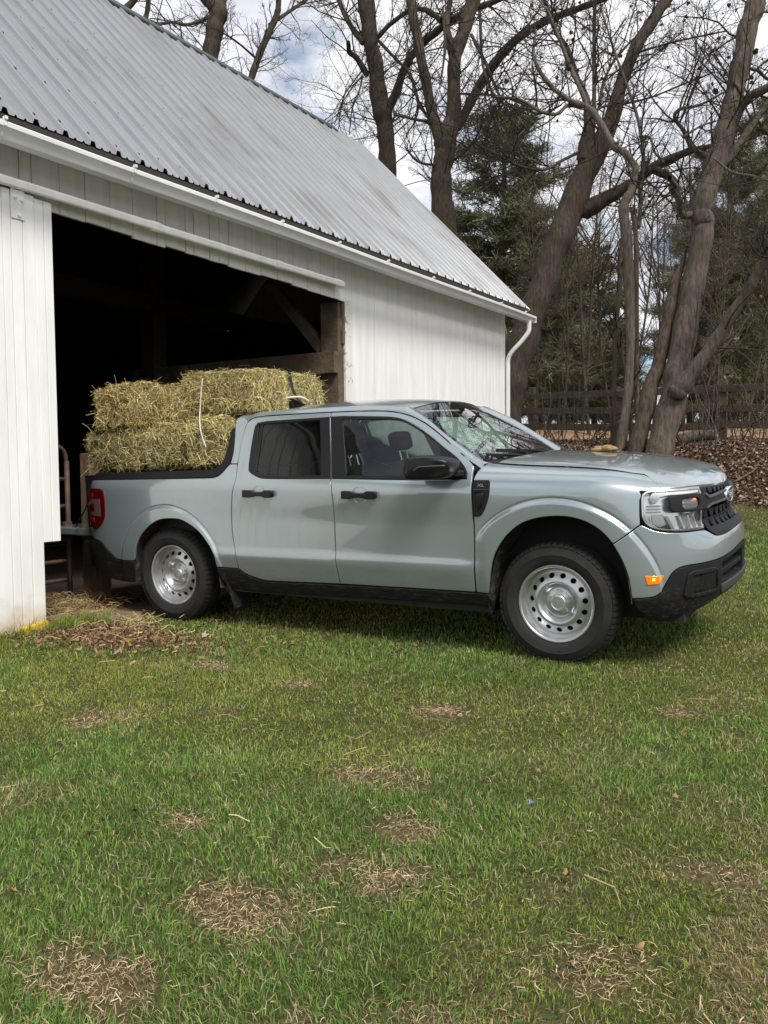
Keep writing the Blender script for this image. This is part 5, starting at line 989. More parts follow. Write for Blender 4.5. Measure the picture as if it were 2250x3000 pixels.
mbr=MB(); mk_roof(mbr); mbr.build('cab',PAINT,truck)
sh=MB(); sh.add([(.76,-.02,1.630),(.76,.02,1.630),(.60,.012,1.60),(.60,-.012,1.60),(.635,-.004,1.685),(.635,.004,1.685),(.60,.003,1.69),(.60,-.003,1.69)],[(0,1,5,4),(1,2,6,5),(2,3,7,6),(3,0,4,7),(4,5,6,7)]); sh.v[0]+= [.0,-.05,.008]; sh.build('roof_antenna',BLACK,truck,bevel=.006)
# windshield with dark frit border, cowl, wipers
wm=MB(); grid(wm,lambda a,b: ws(a,b),np.linspace(.0,1,30),np.linspace(0,1,20),mirror=True,up=(1,0,1)); WSO=wm.build('windshield',GWIND,truck)
fm=MB()
def frit(a0,a1,b0,b1,m=10,n=10): grid(fm,lambda a,b: ws(a,b)-np.array([.004,0,.004]),np.linspace(a0,a1,m),np.linspace(b0,b1,n),mirror=True,up=(1,0,1))
frit(0,1,.93,1,20,4); frit(0,.055,0,.93,3,14); frit(.94,1,0,.93,3,14); frit(.055,.16,0,.14,4,4)
fm.build('windshield_border',GLOSSB,WSO)
cw=MB()
def cowl(a,b): 
    p=ws(np.ones_like(a)*1.0,b*1.02); t=1-b; q=U(hs0(.35+.65*t),.35+.65*t+0*b); 
    return p*(1-a[...,None])+q*a[...,None]-np.array([0,0,.012])*np.sin(a*math.pi)[...,None]-np.array([0,0,.004])
grid(cw,cowl,np.linspace(0,1,6),np.linspace(0,1,18),mirror=True,up=(0,0,1)); cw.build('cowl',BLACK,truck)
for P,b in [([(2.67,-.30,1.218),(2.60,-.42,1.230),(2.53,-.56,1.240)],0),([(2.68,.20,1.222),(2.615,.02,1.238),(2.575,-.18,1.250)],0)]:
    w_=MB(); w_.tube(crs(P,6),[.011]*7+[.008]*6,6); a,b=np.array(P[1]),np.array(P[2]); d=(b-a); d/=np.linalg.norm(d); w_.beam(P[2]-d*.30+[0,0,-.004],P[2]+d*.22+[0,0,-.004],.012,.022); w_.build('wiper',BLACK,truck)
# front bumper (body colour) and black lower cladding
fb=[(3.436,.737),(3.51,.79),(3.584,.842),(3.598,.838),(3.655,.812),(3.72,.798),(3.81,.793),(4.03,.788),(4.075,.765),(4.12,.748),(4.25,.744),(4.42,.752),(SEND,.757),(SEND,.652),(4.506,.648),(4.3,.628),(4.135,.616),(3.98,.611),(3.846,.608),(3.79,.597),(3.752,.572),(3.725,.53),(3.69,.47),(3.66,.447),(3.61,.437),(3.535,.431)]+ARF[0:3]
mb=MB(); panel(mb,fb,shrink=.0015,mirror=True,step=.018,ang=50,extra=XF); FBO=mb.build('front_bumper',PAINT,truck)
lw=[(3.537,.427),(3.61,.434),(3.66,.443),(3.692,.468),(3.728,.53),(3.755,.569),(3.792,.593),(3.846,.604),(3.98,.607),(4.135,.612),(4.3,.624),(4.506,.644),(SEND,.649),(SEND,.405),(4.5,.405),(4.2,.385),(4.08,.365),(4.0,.345),(3.83,.312),(3.69,.302),(3.56,.37)]
intk=[(4.15,.592),(4.28,.598),(4.45,.612),(SEND,.618),(SEND,.475),(4.45,.478),(4.28,.480),(4.17,.487),(4.155,.52)]
mb=MB(); panel(mb,lw,[[(4.15,.592),(4.28,.600),(4.44,.612),(4.585,.616),(4.585,.476),(4.44,.478),(4.28,.480),(4.165,.487)]],d=.004,shrink=.001,mirror=True,step=.028,ang=50,th=.05); LWO=mb.build('lower_bumper',BLACK,truck)
mb=MB(); panel(mb,[(4.13,.61),(SEND,.63),(SEND,.46),(4.13,.47)],d=-.05,th=0,shrink=0,mirror=True); mb.build('intake_backing',DARK,LWO)
mb=MB(); panel(mb,[(4.155,.545),(4.3,.555),(SEND,.565),(SEND,.538),(4.3,.528),(4.158,.518)],d=-.004,th=.03,shrink=0,mirror=True,bev=.006); mb.build('intake_bar',BLACK,LWO)
mb=MB(); panel(mb,[(4.15,.462),(4.30,.470),(4.5,.474),(SEND,.474),(SEND,.425),(4.45,.425),(4.28,.418),(4.16,.408)],d=.014,th=.02,shrink=0,mirror=True,bev=.006); mb.build('skid_strip',GREYP,LWO)
fo=[(3.842,.560),(3.868,.573),(4.05,.577),(4.085,.562),(4.105,.43),(3.835,.425),(3.818,.445)]
FGs=both('fog_panel',lambda mb: panel(mb,fo,[[(3.875,.548),(4.068,.553),(4.088,.450),(3.88,.446)]],d=.016,th=.02,bev=.007,shrink=0,step=.02,ang=60),BLACK,LWO)
def mesh_fog(mb):
    x=3.80
    panel(mb,[(3.87,.552),(4.072,.556),(4.092,.447),(3.876,.443)],d=.004,th=0,shrink=0,bev=0,step=.03)
    x=3.79
    while x<4.09:
        a=[(x,.448),(x+.008,.448),(x+.088,.55),(x+.080,.55)]
        a=[(min(max(s,3.877),4.086),z) for s,z in a]
        if a[1][0]-a[0][0]>.003 and a[2][0]-a[3][0]>.003: panel(mb,a,d=.010,th=.008,shrink=0,bev=.0015,step=.05,ang=5)
        x+=.0165
both('fog_texture',mesh_fog,BLACK,LWO)
both('side_marker',lambda mb: panel(mb,[(3.601,.563),(3.704,.559),(3.694,.535),(3.677,.516),(3.613,.510)],d=.006,th=.014,bev=.005,shrink=0,step=.012,ang=60),AMBER)
both('marker_bulb',lambda mb: panel(mb,[(3.639,.548),(3.653,.548),(3.653,.534),(3.639,.534)],d=.0085,th=.002,bev=.002,shrink=0),mat('lit_bulb',(1,.55,.1),.3,emit=(1,.55,.08),es=1.6))
# headlight: silver housing under a clear lens, white bar, black hook that carries on as the grille bar
hl=[(3.590,.995),(3.597,1.015),(3.615,1.031),(3.643,1.0385),(3.719,1.042),(3.9,1.041),(4.092,1.034),(4.098,1.000),(4.085,.93),(4.069,.89),(4.045,.80),(3.93,.798),(3.805,.800),(3.71,.808),(3.648,.823),(3.61,.848),(3.592,.882)]
HLs=both('headlight',lambda mb: panel(mb,hl,d=-.055,th=0,bev=.0,shrink=.001,step=.02,dfun=lambda s,z:.012*np.sin(s*38)*(z<.9)),CHROME)
both('lamp_rim',lambda mb: panel(mb,hl,[inset(smooth_poly(hl) if area2(smooth_poly(hl))>0 else smooth_poly(hl)[::-1],.016)[0].tolist()],d=-.004,th=.05,bev=.003,shrink=.002,ang=60),CHROME,HLs)
both('lamp_seal',lambda mb: panel(mb,inset(smooth_poly(hl) if area2(smooth_poly(hl))>0 else smooth_poly(hl)[::-1],-.007)[0].tolist(),[hl],d=-.010,th=.03,bev=.001,shrink=0,raw=False,ang=70),DARK,HLs)
both('lamp_bar',lambda mb: panel(mb,[(3.66,1.026),(3.72,1.031),(3.9,1.030),(4.083,1.024),(4.088,1.003),(3.9,1.006),(3.76,1.006),(3.70,.995),(3.675,.96),(3.655,.96),(3.64,.995)],d=-.014,th=.03,bev=.005,shrink=0,step=.02),LAMPW,HLs)
def fins(mb):
    for z0 in (.952,.934,.917): panel(mb,[(3.628,z0),(3.70,z0),(3.71,z0-.008),(3.628,z0-.008)],d=-.02,th=.03,bev=.002,shrink=0)
    for x in (3.76,3.845,3.92,3.985):
        panel(mb,[(x-.03,.885),(x-.012,.888),(x+.018,.83),(x+.026,.815),(x+.006,.815)],d=-.018,th=.035,bev=.003,shrink=0)
    panel(mb,[(3.64,.838),(3.72,.820),(3.81,.813),(4.035,.812),(4.032,.803),(3.81,.803),(3.71,.810),(3.64,.828)],d=-.016,th=.03,bev=.002,shrink=0)
both('lamp_fins',fins,LAMPW,HLs)
def lowrefl(mb):
    panel(mb,[(3.65,.90),(3.72,.897),(3.74,.84),(3.70,.825),(3.655,.845)],d=-.03,th=.02,bev=.003,shrink=0)
    panel(mb,[(3.95,.892),(4.055,.892),(4.035,.822),(3.99,.822)],d=-.03,th=.02,bev=.003,shrink=0)
both('lamp_reflector',lowrefl,mat('satin_reflector',(.55,.55,.53),.3,metal=.9),HLs)
both('lamp_lens',lambda mb: panel(mb,hl,d=.0,th=0,bev=.0,shrink=.003,step=.03),LENS,HLs)
# grille
mb=MB(); panel(mb,[(4.05,.80),(4.10,1.036),(SEND,1.022),(SEND,.80)],d=-.055,th=0,shrink=0,mirror=True,bev=0); GRO=mb.build('grille',DARK,truck)
mb=MB()
def trap(s0,z0,w,h,d): panel(mb,[(s0,z0),(s0+w,z0+.003),(s0+w*.80,z0-h),(s0+w*.20,z0-h)],d=d,th=.035,bev=.004,shrink=0,mirror=True,step=.03,ang=10)
for i in range(5): trap(4.125+i*.095,1.026-.0015*i,.085,.040,-.010)
for i in range(5): trap(4.098+i*.099,.893,.082,.042,-.012)
for i in range(5): trap(4.092+i*.099,.833,.080,.036,-.012)
for i in range(5): trap(4.148+i*.099,.862,.060,.028,-.024)
for z in (.898,.842): panel(mb,[(4.07,z),(SEND,z+.004),(SEND,z-.004),(4.068,z-.008)],d=-.018,th=.03,shrink=0,mirror=True,bev=.002)
mb.build('grille_mesh',BLACK,GRO)
hook=[(3.752,.985),(3.763,.998),(3.80,1.003),(3.95,1.001),(4.085,.990),(4.12,.983),(4.16,.960),(4.40,.968),(SEND,.970),(SEND,.925),(4.40,.922),(4.18,.918),(4.12,.905),(4.085,.898),(3.95,.902),(3.80,.905),(3.765,.912),(3.750,.93)]
drlh=[(3.845,.980),(3.99,.976),(4.02,.962),(4.02,.932),(3.99,.920),(3.85,.920),(3.835,.935),(3.832,.968)]
mb=MB(); panel(mb,hook,[drlh],d=.010,th=.045,bev=.007,shrink=0,mirror=True,step=.025); HK=mb.build('grille_bar',BLACK,GRO)
mb=MB(); panel(mb,[(4.13,.992),(4.165,.972),(4.40,.980),(SEND,.982),(SEND,.968),(4.40,.966),(4.165,.956),(4.11,.980)],d=.018,th=.02,bev=.004,shrink=0,mirror=True); panel(mb,[(4.10,.908),(4.17,.926),(4.40,.932),(SEND,.934),(SEND,.920),(4.40,.918),(4.18,.913),(4.11,.897)],d=.018,th=.02,bev=.004,shrink=0,mirror=True); mb.build('bar_trim',GREYP,GRO)
both('turn_signal',lambda mb: (panel(mb,drlh,d=-.006,th=0,shrink=-.004,bev=0),panel(mb,[(3.85,.957),(4.0,.953),(4.0,.942),(3.85,.945)],d=-.001,th=.004,bev=.001,shrink=0)),mat('clear_signal',(.55,.56,.57),.15,metal=.6),HLs)
both('signal_bulb',lambda mb: panel(mb,[(3.965,.974),(3.990,.972),(3.988,.962),(3.967,.963)],d=-.001,th=.004,bev=.001,shrink=0),mat('lit_orange',(1,.25,.05),.3,emit=(1,.16,.03),es=1.5),HLs)
mb=MB(); panel(mb,[(4.06,.798),(SEND,.80),(SEND,.757),(4.42,.752),(4.25,.744),(4.13,.748),(4.08,.77)],d=.002,th=0,shrink=0,bev=.001,mirror=True,step=.02); mb.build('grille_sill',BLACK,GRO)
# oval badge
bd=MB(); x0=float(S(SEND,.948)[0])+.002; a=np.linspace(0,2*math.pi,40,endpoint=False)
V=[(x0+.022,.0,.948)]; rings=[(1.0,.0),(1.0,.018),(.93,.024),(.90,.021)]
V=[];F=[]
for k_,(sc,h) in enumerate(rings): V+=[(x0+h-.010*abs(math.cos(t)*sc)**2,.118*sc*math.cos(t),.948+.047*sc*math.sin(t)) for t in a]
for k_ in range(3): F+=[(k_*40+j,k_*40+(j+1)%40,(k_+1)*40+(j+1)%40,(k_+1)*40+j) for j in range(40)]
bd.add(V,F); bo=bd.build('badge',CHROME,GRO,smooth=True)
bd=MB(); bd.add([(x0+.021-.010*abs(math.cos(t)*.9)**2,.118*.9*math.cos(t),.948+.047*.9*math.sin(t)) for t in a]+[(x0+.022,0,.948)],[(j,(j+1)%40,40) for j in range(40)]); bd.build('badge_face',mat('badge_blue',(.012,.035,.14),.2,coat=1),bo)
def lettering(name,txt,size,M_,mat_,parent,ext=.001,shear=0,sx=1.0):
    c=bpy.data.curves.new(name,'FONT'); c.body=txt; c.size=size; c.extrude=ext; c.align_x='CENTER'; c.align_y='CENTER'; c.shear=shear
    o=bpy.data.objects.new('tmp',c); COL.objects.link(o); dg=bpy.context.evaluated_depsgraph_get(); me=bpy.data.meshes.new_from_object(o.evaluated_get(dg)); COL.objects.unlink(o); bpy.data.objects.remove(o)
    me.transform(M_@Matrix.Diagonal((sx,1,1,1))); me.name=name; me.materials.clear(); me.materials.append(mat_); return lk(bpy.data.objects.new(name,me),parent)
lettering('badge_lettering','Ford',.062,Matrix.Translation((x0+.0225,0,.948))@Matrix.Rotation(R(90),4,'Z')@Matrix.Rotation(R(90),4,'X'),CHROME,bo,.0012,.25)
# fender vent with trim letters
VT=both('fender_vent',lambda mb: panel(mb,[(2.590,1.098),(2.690,1.098),(2.698,1.085),(2.697,1.010),(2.672,.935),(2.650,.895),(2.632,.880),(2.590,.878)],[[(2.604,1.028),(2.660,1.028),(2.662,.99),(2.655,.955),(2.627,.907),(2.604,.901)]],d=.006,th=.012,bev=.004,shrink=0,step=.02,ang=50),BLACK)
both('vent_pocket',lambda mb: panel(mb,[(2.602,1.03),(2.664,1.03),(2.666,.985),(2.659,.95),(2.627,.902),(2.602,.897)],d=.0022,th=0,bev=0,shrink=0,step=.03),GLOSSB,VT)
both('vent_line',lambda mb: panel(mb,[(2.594,1.0445),(2.694,1.0445),(2.694,1.0415),(2.594,1.0415)],d=.0075,th=.002,bev=.0005,shrink=0,step=.05,ang=5),GREYP,VT)
for sgn,vt in ((1,VT[0]),(-1,VT[1])):
    p=S(2.642,1.066); nrm_=SN(2.642,1.066); y=p+nrm_*.008
    q=SN(2.642,1.066); tilt=math.atan2(float(q[2]),-float(q[1]))
    Mx=Matrix.Translation((float(y[0]),float(y[1])*sgn,float(y[2])))@Matrix.Rotation(R(0 if sgn>0 else 180),4,'Z')@Matrix.Rotation(R(90)-tilt,4,'X')
    lettering('vent_lettering','XL',.028,Mx,mat('letter_grey',(.22,.23,.24),.4),vt,.0008,0,1.35)
# rockers, rear cladding, mud flaps
rk_=[(.70,.449),(.778,.405),(.905,.372),(.959,.368),(1.574,.385),(2.578,.399),(2.672,.400),(2.70,.345),(2.68,.325),(2.253,.312),(1.5,.296),(.866,.272),(.60,.30),(.53,.36),(.508,.452)]
both('rocker_panel',lambda mb: panel(mb,rk_,d=.006,th=.06,bev=.006,shrink=.001),BLACK)
rc_=[(-1.03,.625),(-.94,.612),(-.85,.605),(-.748,.592),(-.647,.512),(-.562,.460),(-.358,.458),(-.355,.387),(-.36,.280),(-.5,.268),(-.65,.275),(-.79,.298),(-.93,.345),(-1.03,.40)]
both('rear_bumper',lambda mb: panel(mb,rc_,d=.005,th=.06,bev=.006,shrink=.001),BLACK)
def flap(mb,x,y0,y1,z0,z1,lean):
    mb.add([(x,y0,z1),(x,y1,z1),(x+lean,y1,z0),(x+lean,y0,z0),(x+.012,y0,z1),(x+.012,y1,z1),(x+lean+.012,y1,z0),(x+lean+.012,y0,z0)],[(0,1,2,3),(7,6,5,4),(0,4,5,1),(1,5,6,2),(2,6,7,3),(3,7,4,0)])
both('mud_flap',lambda mb: flap(mb,.53,-.88,-.68,.15,.42,.09),BLACK); 
# wheel housings: dusty liner with dark inside
def liner(mb,arch,cx):
    A=np.array(arch); o=[]
    for y in (-.905,-.80,-.70,-.60): o.append([(p[0]-(p[0]-cx)*(-.0),y,p[1]) for p in A])
    o=np.array(o); n=len(A); V=o.reshape(-1,3)*1.0
    V[:,1]+=0
    F=[(i*n+j,i*n+j+1,(i+1)*n+j+1,(i+1)*n+j) for i in range(3) for j in range(n-1)]
    mb.add(V,F)
AF2=[(3.535,.40)]+ARF+[(2.668,.30)]; AR2=[(.52,.30)]+ARR+[(-.36,.28)]
both('wheel_housing',lambda mb: liner(mb,smooth_poly(AF2)[:-8] if False else AF2,3.1),MUDDY,None,smooth=True)
both('wheel_housing',lambda mb: liner(mb,AR2,.06),MUDDY,None,smooth=True)
ub=MB(); ub.box((2.55,-.62,.26),(3.62,.62,1.02)); ub.box((-.42,-.60,.30),(.60,.60,1.0)); ub.box((.52,-.84,.27),(2.66,.84,.46)); ub.box((-.95,-.78,.33),(-.40,.78,.70)); ub.box((3.56,-.70,.27),(3.78,.70,.78)); ub.box((2.58,-.80,.46),(2.64,.80,1.06))
ub.build('underbody',DARK,truck)
ish=MB()
sh_o=[(-.95,.68),(-.95,1.07),(.6,1.09),(2.5,1.09),(2.62,1.05),(3.52,1.01),(3.56,.86)]+[(3.40,.80),(3.30,.872),(3.2,.90),(3.106,.905),(2.99,.89),(2.9,.858),(2.82,.80),(2.75,.72),(2.70,.62),(2.665,.44),(.53,.44)]+[(.515,.56),(.46,.64),(.38,.728),(.28,.785),(.177,.820),(.076,.824),(-.03,.815),(-.115,.782),(-.21,.725),(-.285,.65),(-.335,.56),(-.36,.50),(-.6,.50),(-.7,.60)]
panel(ish,sh_o,d=-.022,th=0,bev=0,shrink=0,step=.05,mirror=True); ish.build('inner_shell',DARK,truck)
# axle stubs and a tail pipe
ax=MB(); ax.tube([(0,-.75,.36),(0,.75,.36)],.05,10); ax.tube([(3.076,-.75,.36),(3.076,.75,.36)],.045,10); ax.build('axle',DARK,truck)
tp=MB(); tp.tube(crs([(.1,-.45,.30),(-.5,-.50,.27),(-.85,-.52,.26)],5),.03,10); tp.build('tail_pipe',mat('rusty_pipe',(.08,.05,.04),.7),truck,smooth=True)
# bed, open tailgate
bd_=MB(); bd_.box((-.98,-.72,.69),(.58,.72,.72)); bd_.box((.55,-.74,.70),(.585,.74,1.15)); bd_.box((-.98,-.80,.70),(.56,-.72,1.13)); bd_.box((-.98,.72,.70),(.56,.80,1.13)); bd_.build('bed_liner',BLACK,truck)
tg=MB(); tg.box((-1.52,-.70,.605),(-1.02,.70,.675)); TG=tg.build('tailgate',PAINT,truck,bevel=.014)
both('tailgate_cable',lambda mb: mb.tube([(-.98,-.735,.98),(-1.10,-.735,.82),(-1.24,-.72,.68)],.006,6),DARK)
rb_=MB(); rb_.box((-1.09,-.78,.36),(-.93,.78,.58)); rb_.build('rear_step',BLACK,truck,bevel=.02)
# wheels
def wheel(name_par,x,y,flipy):
    w=bpy.data.objects.new('wheel',None); lk(w,truck); w.location=(x,y,.358); w.empty_display_size=.1
    return w
Mw=Matrix.Rotation(R(90),4,'X')      # lathe axis z -> -y (outwards on the right side)
def mk_tyre():
    mb=MB(); prof=[(.214,-.10),(.222,-.055),(.232,.0),(.236,.075),(.240,.094),(.252,.101),(.272,.108),(.292,.110),(.297,.112),(.302,.109),(.322,.104),(.338,.096),(.348,.088),(.356,.078),(.360,.066),(.362,.050),(.354,.047),(.354,.040),(.3625,.037),(.3635,.006),(.355,.003),(.355,-.003),(.3635,-.006),(.3625,-.037),(.354,-.040),(.354,-.047),(.362,-.050),(.360,-.066),(.350,-.088),(.33,-.10),(.29,-.108),(.25,-.10)]
    mb.lathe(prof,Mw,96,close=False)
    # shoulder blocks
    k=60
    for i in range(k):
        t=2*math.pi*i/k; dt=.036
        pts=[]
        for (r,h) in ((.3555,.082),(.3655,.046),(.343,.0955)):
            for s_ in (-1,1): pts.append((r*math.cos(t+s_*dt),r*math.sin(t+s_*dt),h))
        P=np.array(pts)@np.array(Mw.to_3x3()).T; top=P*np.array([1.012,1.03,1.012])
        mb.add(np.vstack([P[[4,5,1,0]],P[[0,1,3,2]],top[[4,5,1,0,3,2]]]),[(8,9,10,11),(11,10,12,13),(0,8,11,3),(1,2,10,9),(0,1,9,8),(3,11,13,7),(2,6,12,10),(13,12,6,7)])
    return mb
def mk_rim():
    mb=MB()
    # outer barrel and lip
    mb.lathe([(.205,-.08),(.206,.045),(.213,.058),(.2165,.074),(.2175,.083),(.222,.087),(.230,.0885),(.2345,.086),(.2365,.080),(.2365,.072),(.232,.070)],Mw,96)
    # pierced disc
    n=96; a=np.linspace(0,2*math.pi,n,endpoint=False)
    prof=pchip([.0,.045,.072,.086,.100,.115,.126,.137,.150,.175,.192,.2055],[.020,.020,.014,.010,.020,.046,.054,.052,.046,.032,.026,.026])
    outer=np.stack([.2055*np.cos(a),.2055*np.sin(a)],1)
    holes=[]
    for i in range(15):
        c=.1655*np.array([math.cos(2*math.pi*(i+.3)/15),math.sin(2*math.pi*(i+.3)/15)]); h=np.linspace(0,2*math.pi,16,endpoint=False); u=c/np.linalg.norm(c); v=np.array([-u[1],u[0]])
        holes.append(c+.0155*np.cos(h)[:,None]*u+.0175*np.sin(h)[:,None]*v)
    def disc(s,t):
        s=np.asarray(s);t=np.asarray(t); r=np.hypot(s,t); h=prof(r); return np.stack([s,-h,t],-1)
    rings=[]
    pts=[];edges=[]
    for L_ in [outer]+holes:
        b=len(pts); pts+=list(L_); edges+=[(b+j,b+(j+1)%len(L_)) for j in range(len(L_))]
    for r in (.03,.045,.058,.072,.079,.086,.093,.100,.1075,.115,.1205,.126,.1315,.137,.143,.150,.1585,.1665,.175,.1835,.192,.199):
        k=max(24,int(2*math.pi*r/.0105))
        for t in np.linspace(0,2*math.pi,k,endpoint=False):
            p=np.array([r*math.cos(t),r*math.sin(t)]); 
            if all(np.linalg.norm(p-h.mean(0))>.021 for h in holes): pts.append(p)
    pts.append(np.array([0,0.]))
    vo,eo,fo,orig,_,_=delaunay_2d_cdt([Vector((float(p[0]),float(p[1]))) for p in pts],edges,[],0,1e-6)
    V2=np.array([(v.x,v.y) for v in vo]); fo=[tuple(f) for f in fo]; cc=np.array([V2[list(f)].mean(0) for f in fo]); kk=np.hypot(cc[:,0],cc[:,1])<.2055
    for h in holes: kk&=~poly_in(h,cc[:,0],cc[:,1])
    F=[f for f,k in zip(fo,kk) if k]
    X=disc(V2[:,0],V2[:,1]); r=np.maximum(np.hypot(V2[:,0],V2[:,1]),1e-6); sl=(prof(r+.0012)-prof(r-.0012))/.0024
    Nn=np.stack([-sl*V2[:,0]/r,-np.ones(len(r)),-sl*V2[:,1]/r],1); Nn[:,[0,2]]*=1; Nn/=np.linalg.norm(Nn,axis=1)[:,None]
    f0=F[0]; g=np.cross(X[f0[1]]-X[f0[0]],X[f0[2]]-X[f0[0]])
    if g[1]>0: F=[q[::-1] for q in F]
    return mb,(X,F,Nn),holes,disc
def wheel_parts():
    ty=mk_tyre(); rimb,(X,F,Nn),holes,disc=mk_rim()
    d=MB(); d.add(X,F,Nn)
    for h in holes:
        t=disc(h[:,0],h[:,1]); b=t+np.array([0,.010,0]); k=len(h); c=t.mean(0); e=t-c; e/=np.linalg.norm(e,axis=1)[:,None]
        fs=[(j,(j+1)%k,k+(j+1)%k,k+j) for j in range(k)]; V=np.vstack([t,b]); g=np.cross(V[fs[0][1]]-V[fs[0][0]],V[fs[0][2]]-V[fs[0][0]])
        if g@(-e[0])<0: fs=[q[::-1] for q in fs]
        d.add(V,fs,np.vstack([-e,-e]))
    cap=MB(); cap.lathe([(.070,.012),(.068,.020),(.052,.024),(.050,.040),(.046,.046),(.040,.049),(.037,.047),(.0,.048)],Mw,48)
    for i in range(5):
        t=2*math.pi*i/5+.3; u=np.array([math.cos(t),0,math.sin(t)]); v=np.array([-math.sin(t),0,math.cos(t)]); P=[]
        for (r,w,h) in ((.042,.019,.040),(.074,.014,.036)): P+=[u*r-v*w+np.array([0,-h,0]),u*r+v*w+np.array([0,-h,0])]
        P=np.array(P); B=P*np.array([1.03,0,1.03])+np.array([0,-.010,0]); B[:,1]=-.010
        fs=[(0,1,3,2),(0,2,6,4),(1,5,7,3),(2,3,7,6),(0,4,5,1)]; V=np.vstack([P,B]); g=np.cross(V[1]-V[0],V[3]-V[0]); 
        if g[1]>0: fs=[q[::-1] for q in fs]
        cap.add(V,fs)
    return ty,rimb,d,cap
ty,rimb,dsc,cap=wheel_parts()
me_t=None
for (x,y,fl_,steer) in ((3.076,-.765,1,0),(0,-.765,1,0),(3.076,.765,-1,0),(0,.765,-1,0)):
    w=wheel('w',x,y,fl_); 
    if fl_<0: w.rotation_euler=(0,0,math.pi)
    w.rotation_euler[1]=0
    if me_t is None:
        ot=ty.build('tyre',TYRE,w,auto=32); orr=rimb.build('rim',STEEL,w,auto=30); odd=dsc.build('rim_disc',STEEL,w); oc=cap.build('hub_cap',ALU,w,auto=30)
        bk=MB(); bk.lathe([(.0,-.03),(.204,-.03),(.204,-.06)],Mw,32); ob=bk.build('brake_drum',DARK,w); me_t=[ot,orr,odd,oc,ob]
    else:
        for o in me_t: c=o.copy(); lk(c,w); c.parent=w
# mirrors
def mirror(mb):
    # soft wedge housing: superellipse sections across the truck
    V=[];F=[];k=32; a=np.linspace(0,2*math.pi,k,endpoint=False)
    for i,u in enumerate(np.r_[0,.03,.09,.2,.4,.6,.8,.92,1.0]):
        y=-1.130+.200*u; g=[.70,.84,.93,.98,1.0,1.0,.97,.93,.88][i]
        for t in a:
            c,s=math.cos(t),math.sin(t); px=abs(c)**.42*np.sign(c); pz=abs(s)**.50*np.sign(s)
            top=.073-.020*sstep(-.1,1,px); bot=-.072+.004*px
            z=1.186+(pz*(top if pz>0 else -bot))*g; x=2.362+.150*px*g+.012*(z-1.186)/.07
            V.append((x,y+.035*max(px,0)**2,z))
    n=9
    for i in range(n-1):
        for j in range(k): F.append((i*k+j,i*k+(j+1)%k,(i+1)*k+(j+1)%k,(i+1)*k+j))
    F+=[tuple(range(k))[::-1],tuple((n-1)*k+j for j in range(k))]
    mb.add(V,F)
MIR=both('door_mirror',mirror,GLOSSB,FD,auto=50)
both('mirror_arm',lambda mb: mb.add([(2.36,-1.02,1.118),(2.36,-.93,1.118),(2.47,-.86,1.120),(2.53,-.90,1.122),(2.36,-1.02,1.152),(2.36,-.93,1.152),(2.47,-.86,1.165),(2.53,-.90,1.160)],[(0,1,2,3),(7,6,5,4),(0,4,5,1),(1,5,6,2),(2,6,7,3),(3,7,4,0)]),BLACK,FD,bevel=.008)
both('mirror_trim',lambda mb: mb.tube(crs([(2.30,-1.128,1.172),(2.335,-1.130,1.192),(2.40,-1.128,1.197),(2.50,-1.105,1.200)],5),.006,6),GREYP,FD,smooth=True)
# cabin
fl_=MB(); fl_.box((.66,-.80,.46),(2.60,.80,.52)); fl_.box((.64,-.72,.5),(.70,.72,1.14)); fl_.build('cabin_floor',DARK,truck)
dt=MB()
for y in (-1,1): dt.box((.72,min(y*.80,y*.84),.46),(2.56,max(y*.80,y*.84),1.095))
dt.build('door_lining',SEATM,truck)
hd=MB(); grid(hd,lambda a,b: np.stack([.66+1.36*a,-.55+1.1*b,zc_r(.66+1.36*a)-.095+0*b],-1),np.linspace(0,1,10),np.linspace(0,1,8),up=(0,0,-1)); hd.build('headliner',mat('headliner_grey',(.20,.20,.19),.9),truck)
ds_=MB(); V=[];prof=[(2.62,1.135),(2.45,1.150),(2.28,1.130),(2.20,1.08),(2.22,.95),(2.30,.80),(2.62,.80)]
for y in (-.74,-.3,.3,.74): V+=[(x,y,z+(.012 if abs(y)<.5 else -.02)) for x,z in prof]
k=len(prof); ds_.add(V,[(i*k+j,i*k+(j+1)%k,(i+1)*k+(j+1)%k,(i+1)*k+j) for i in range(3) for j in range(k)]+[tuple(range(k))[::-1],tuple(3*k+j for j in range(k))]); ds_.build('dashboard',SEATM,truck,auto=50)
sw=MB(); a=np.linspace(0,2*math.pi,33)[:-1]; c=np.array([2.08,.36,1.14]); e1=np.array([0,1,0]);e2=np.array([.42,0,.91]); ring=np.array([c+.185*(math.cos(t)*e1+math.sin(t)*e2) for t in np.r_[a,a[0]]])
sw.tube(ring,.016,8,cap=False); 
for t in (R(180),R(0),R(270)): sw.beam(c,c+.18*(math.cos(t)*e1+math.sin(t)*e2),.05,.02,up=(1,0,-.4))
sw.lathe([(0,.02),(.06,.015),(.065,-.02),(0,-.03)],Matrix.Translation(Vector(c))@Matrix.Rotation(R(-65),4,'Y'),16); sw.build('steering_wheel',GLOSSB,truck,auto=50)
def seat(x,y,w):
    mb=MB(); mb.box((x,y-w/2,.56),(x+.50,y+w/2,.72)); mb.build_=None
    M1=Matrix.Translation((x+.04,y,.68))@Matrix.Rotation(R(-14),4,'Y'); mb.box((-.07,-w/2+.02,0),(.07,w/2-.02,.50),M1); s=mb.build('seat',SEATM,truck,bevel=.045)
    h=MB(); h.box((-.05,-.125,.585),(.055,.125,.735),M1); h.build('headrest',SEATM,s,bevel=.035)
    p=MB(); 
    for yy in (-.055,.055): p.tube([np.array(M1@Vector((0,yy,.47))),np.array(M1@Vector((0,yy,.60)))],.007,6)
    p.build('headrest_post',CHROME,s)
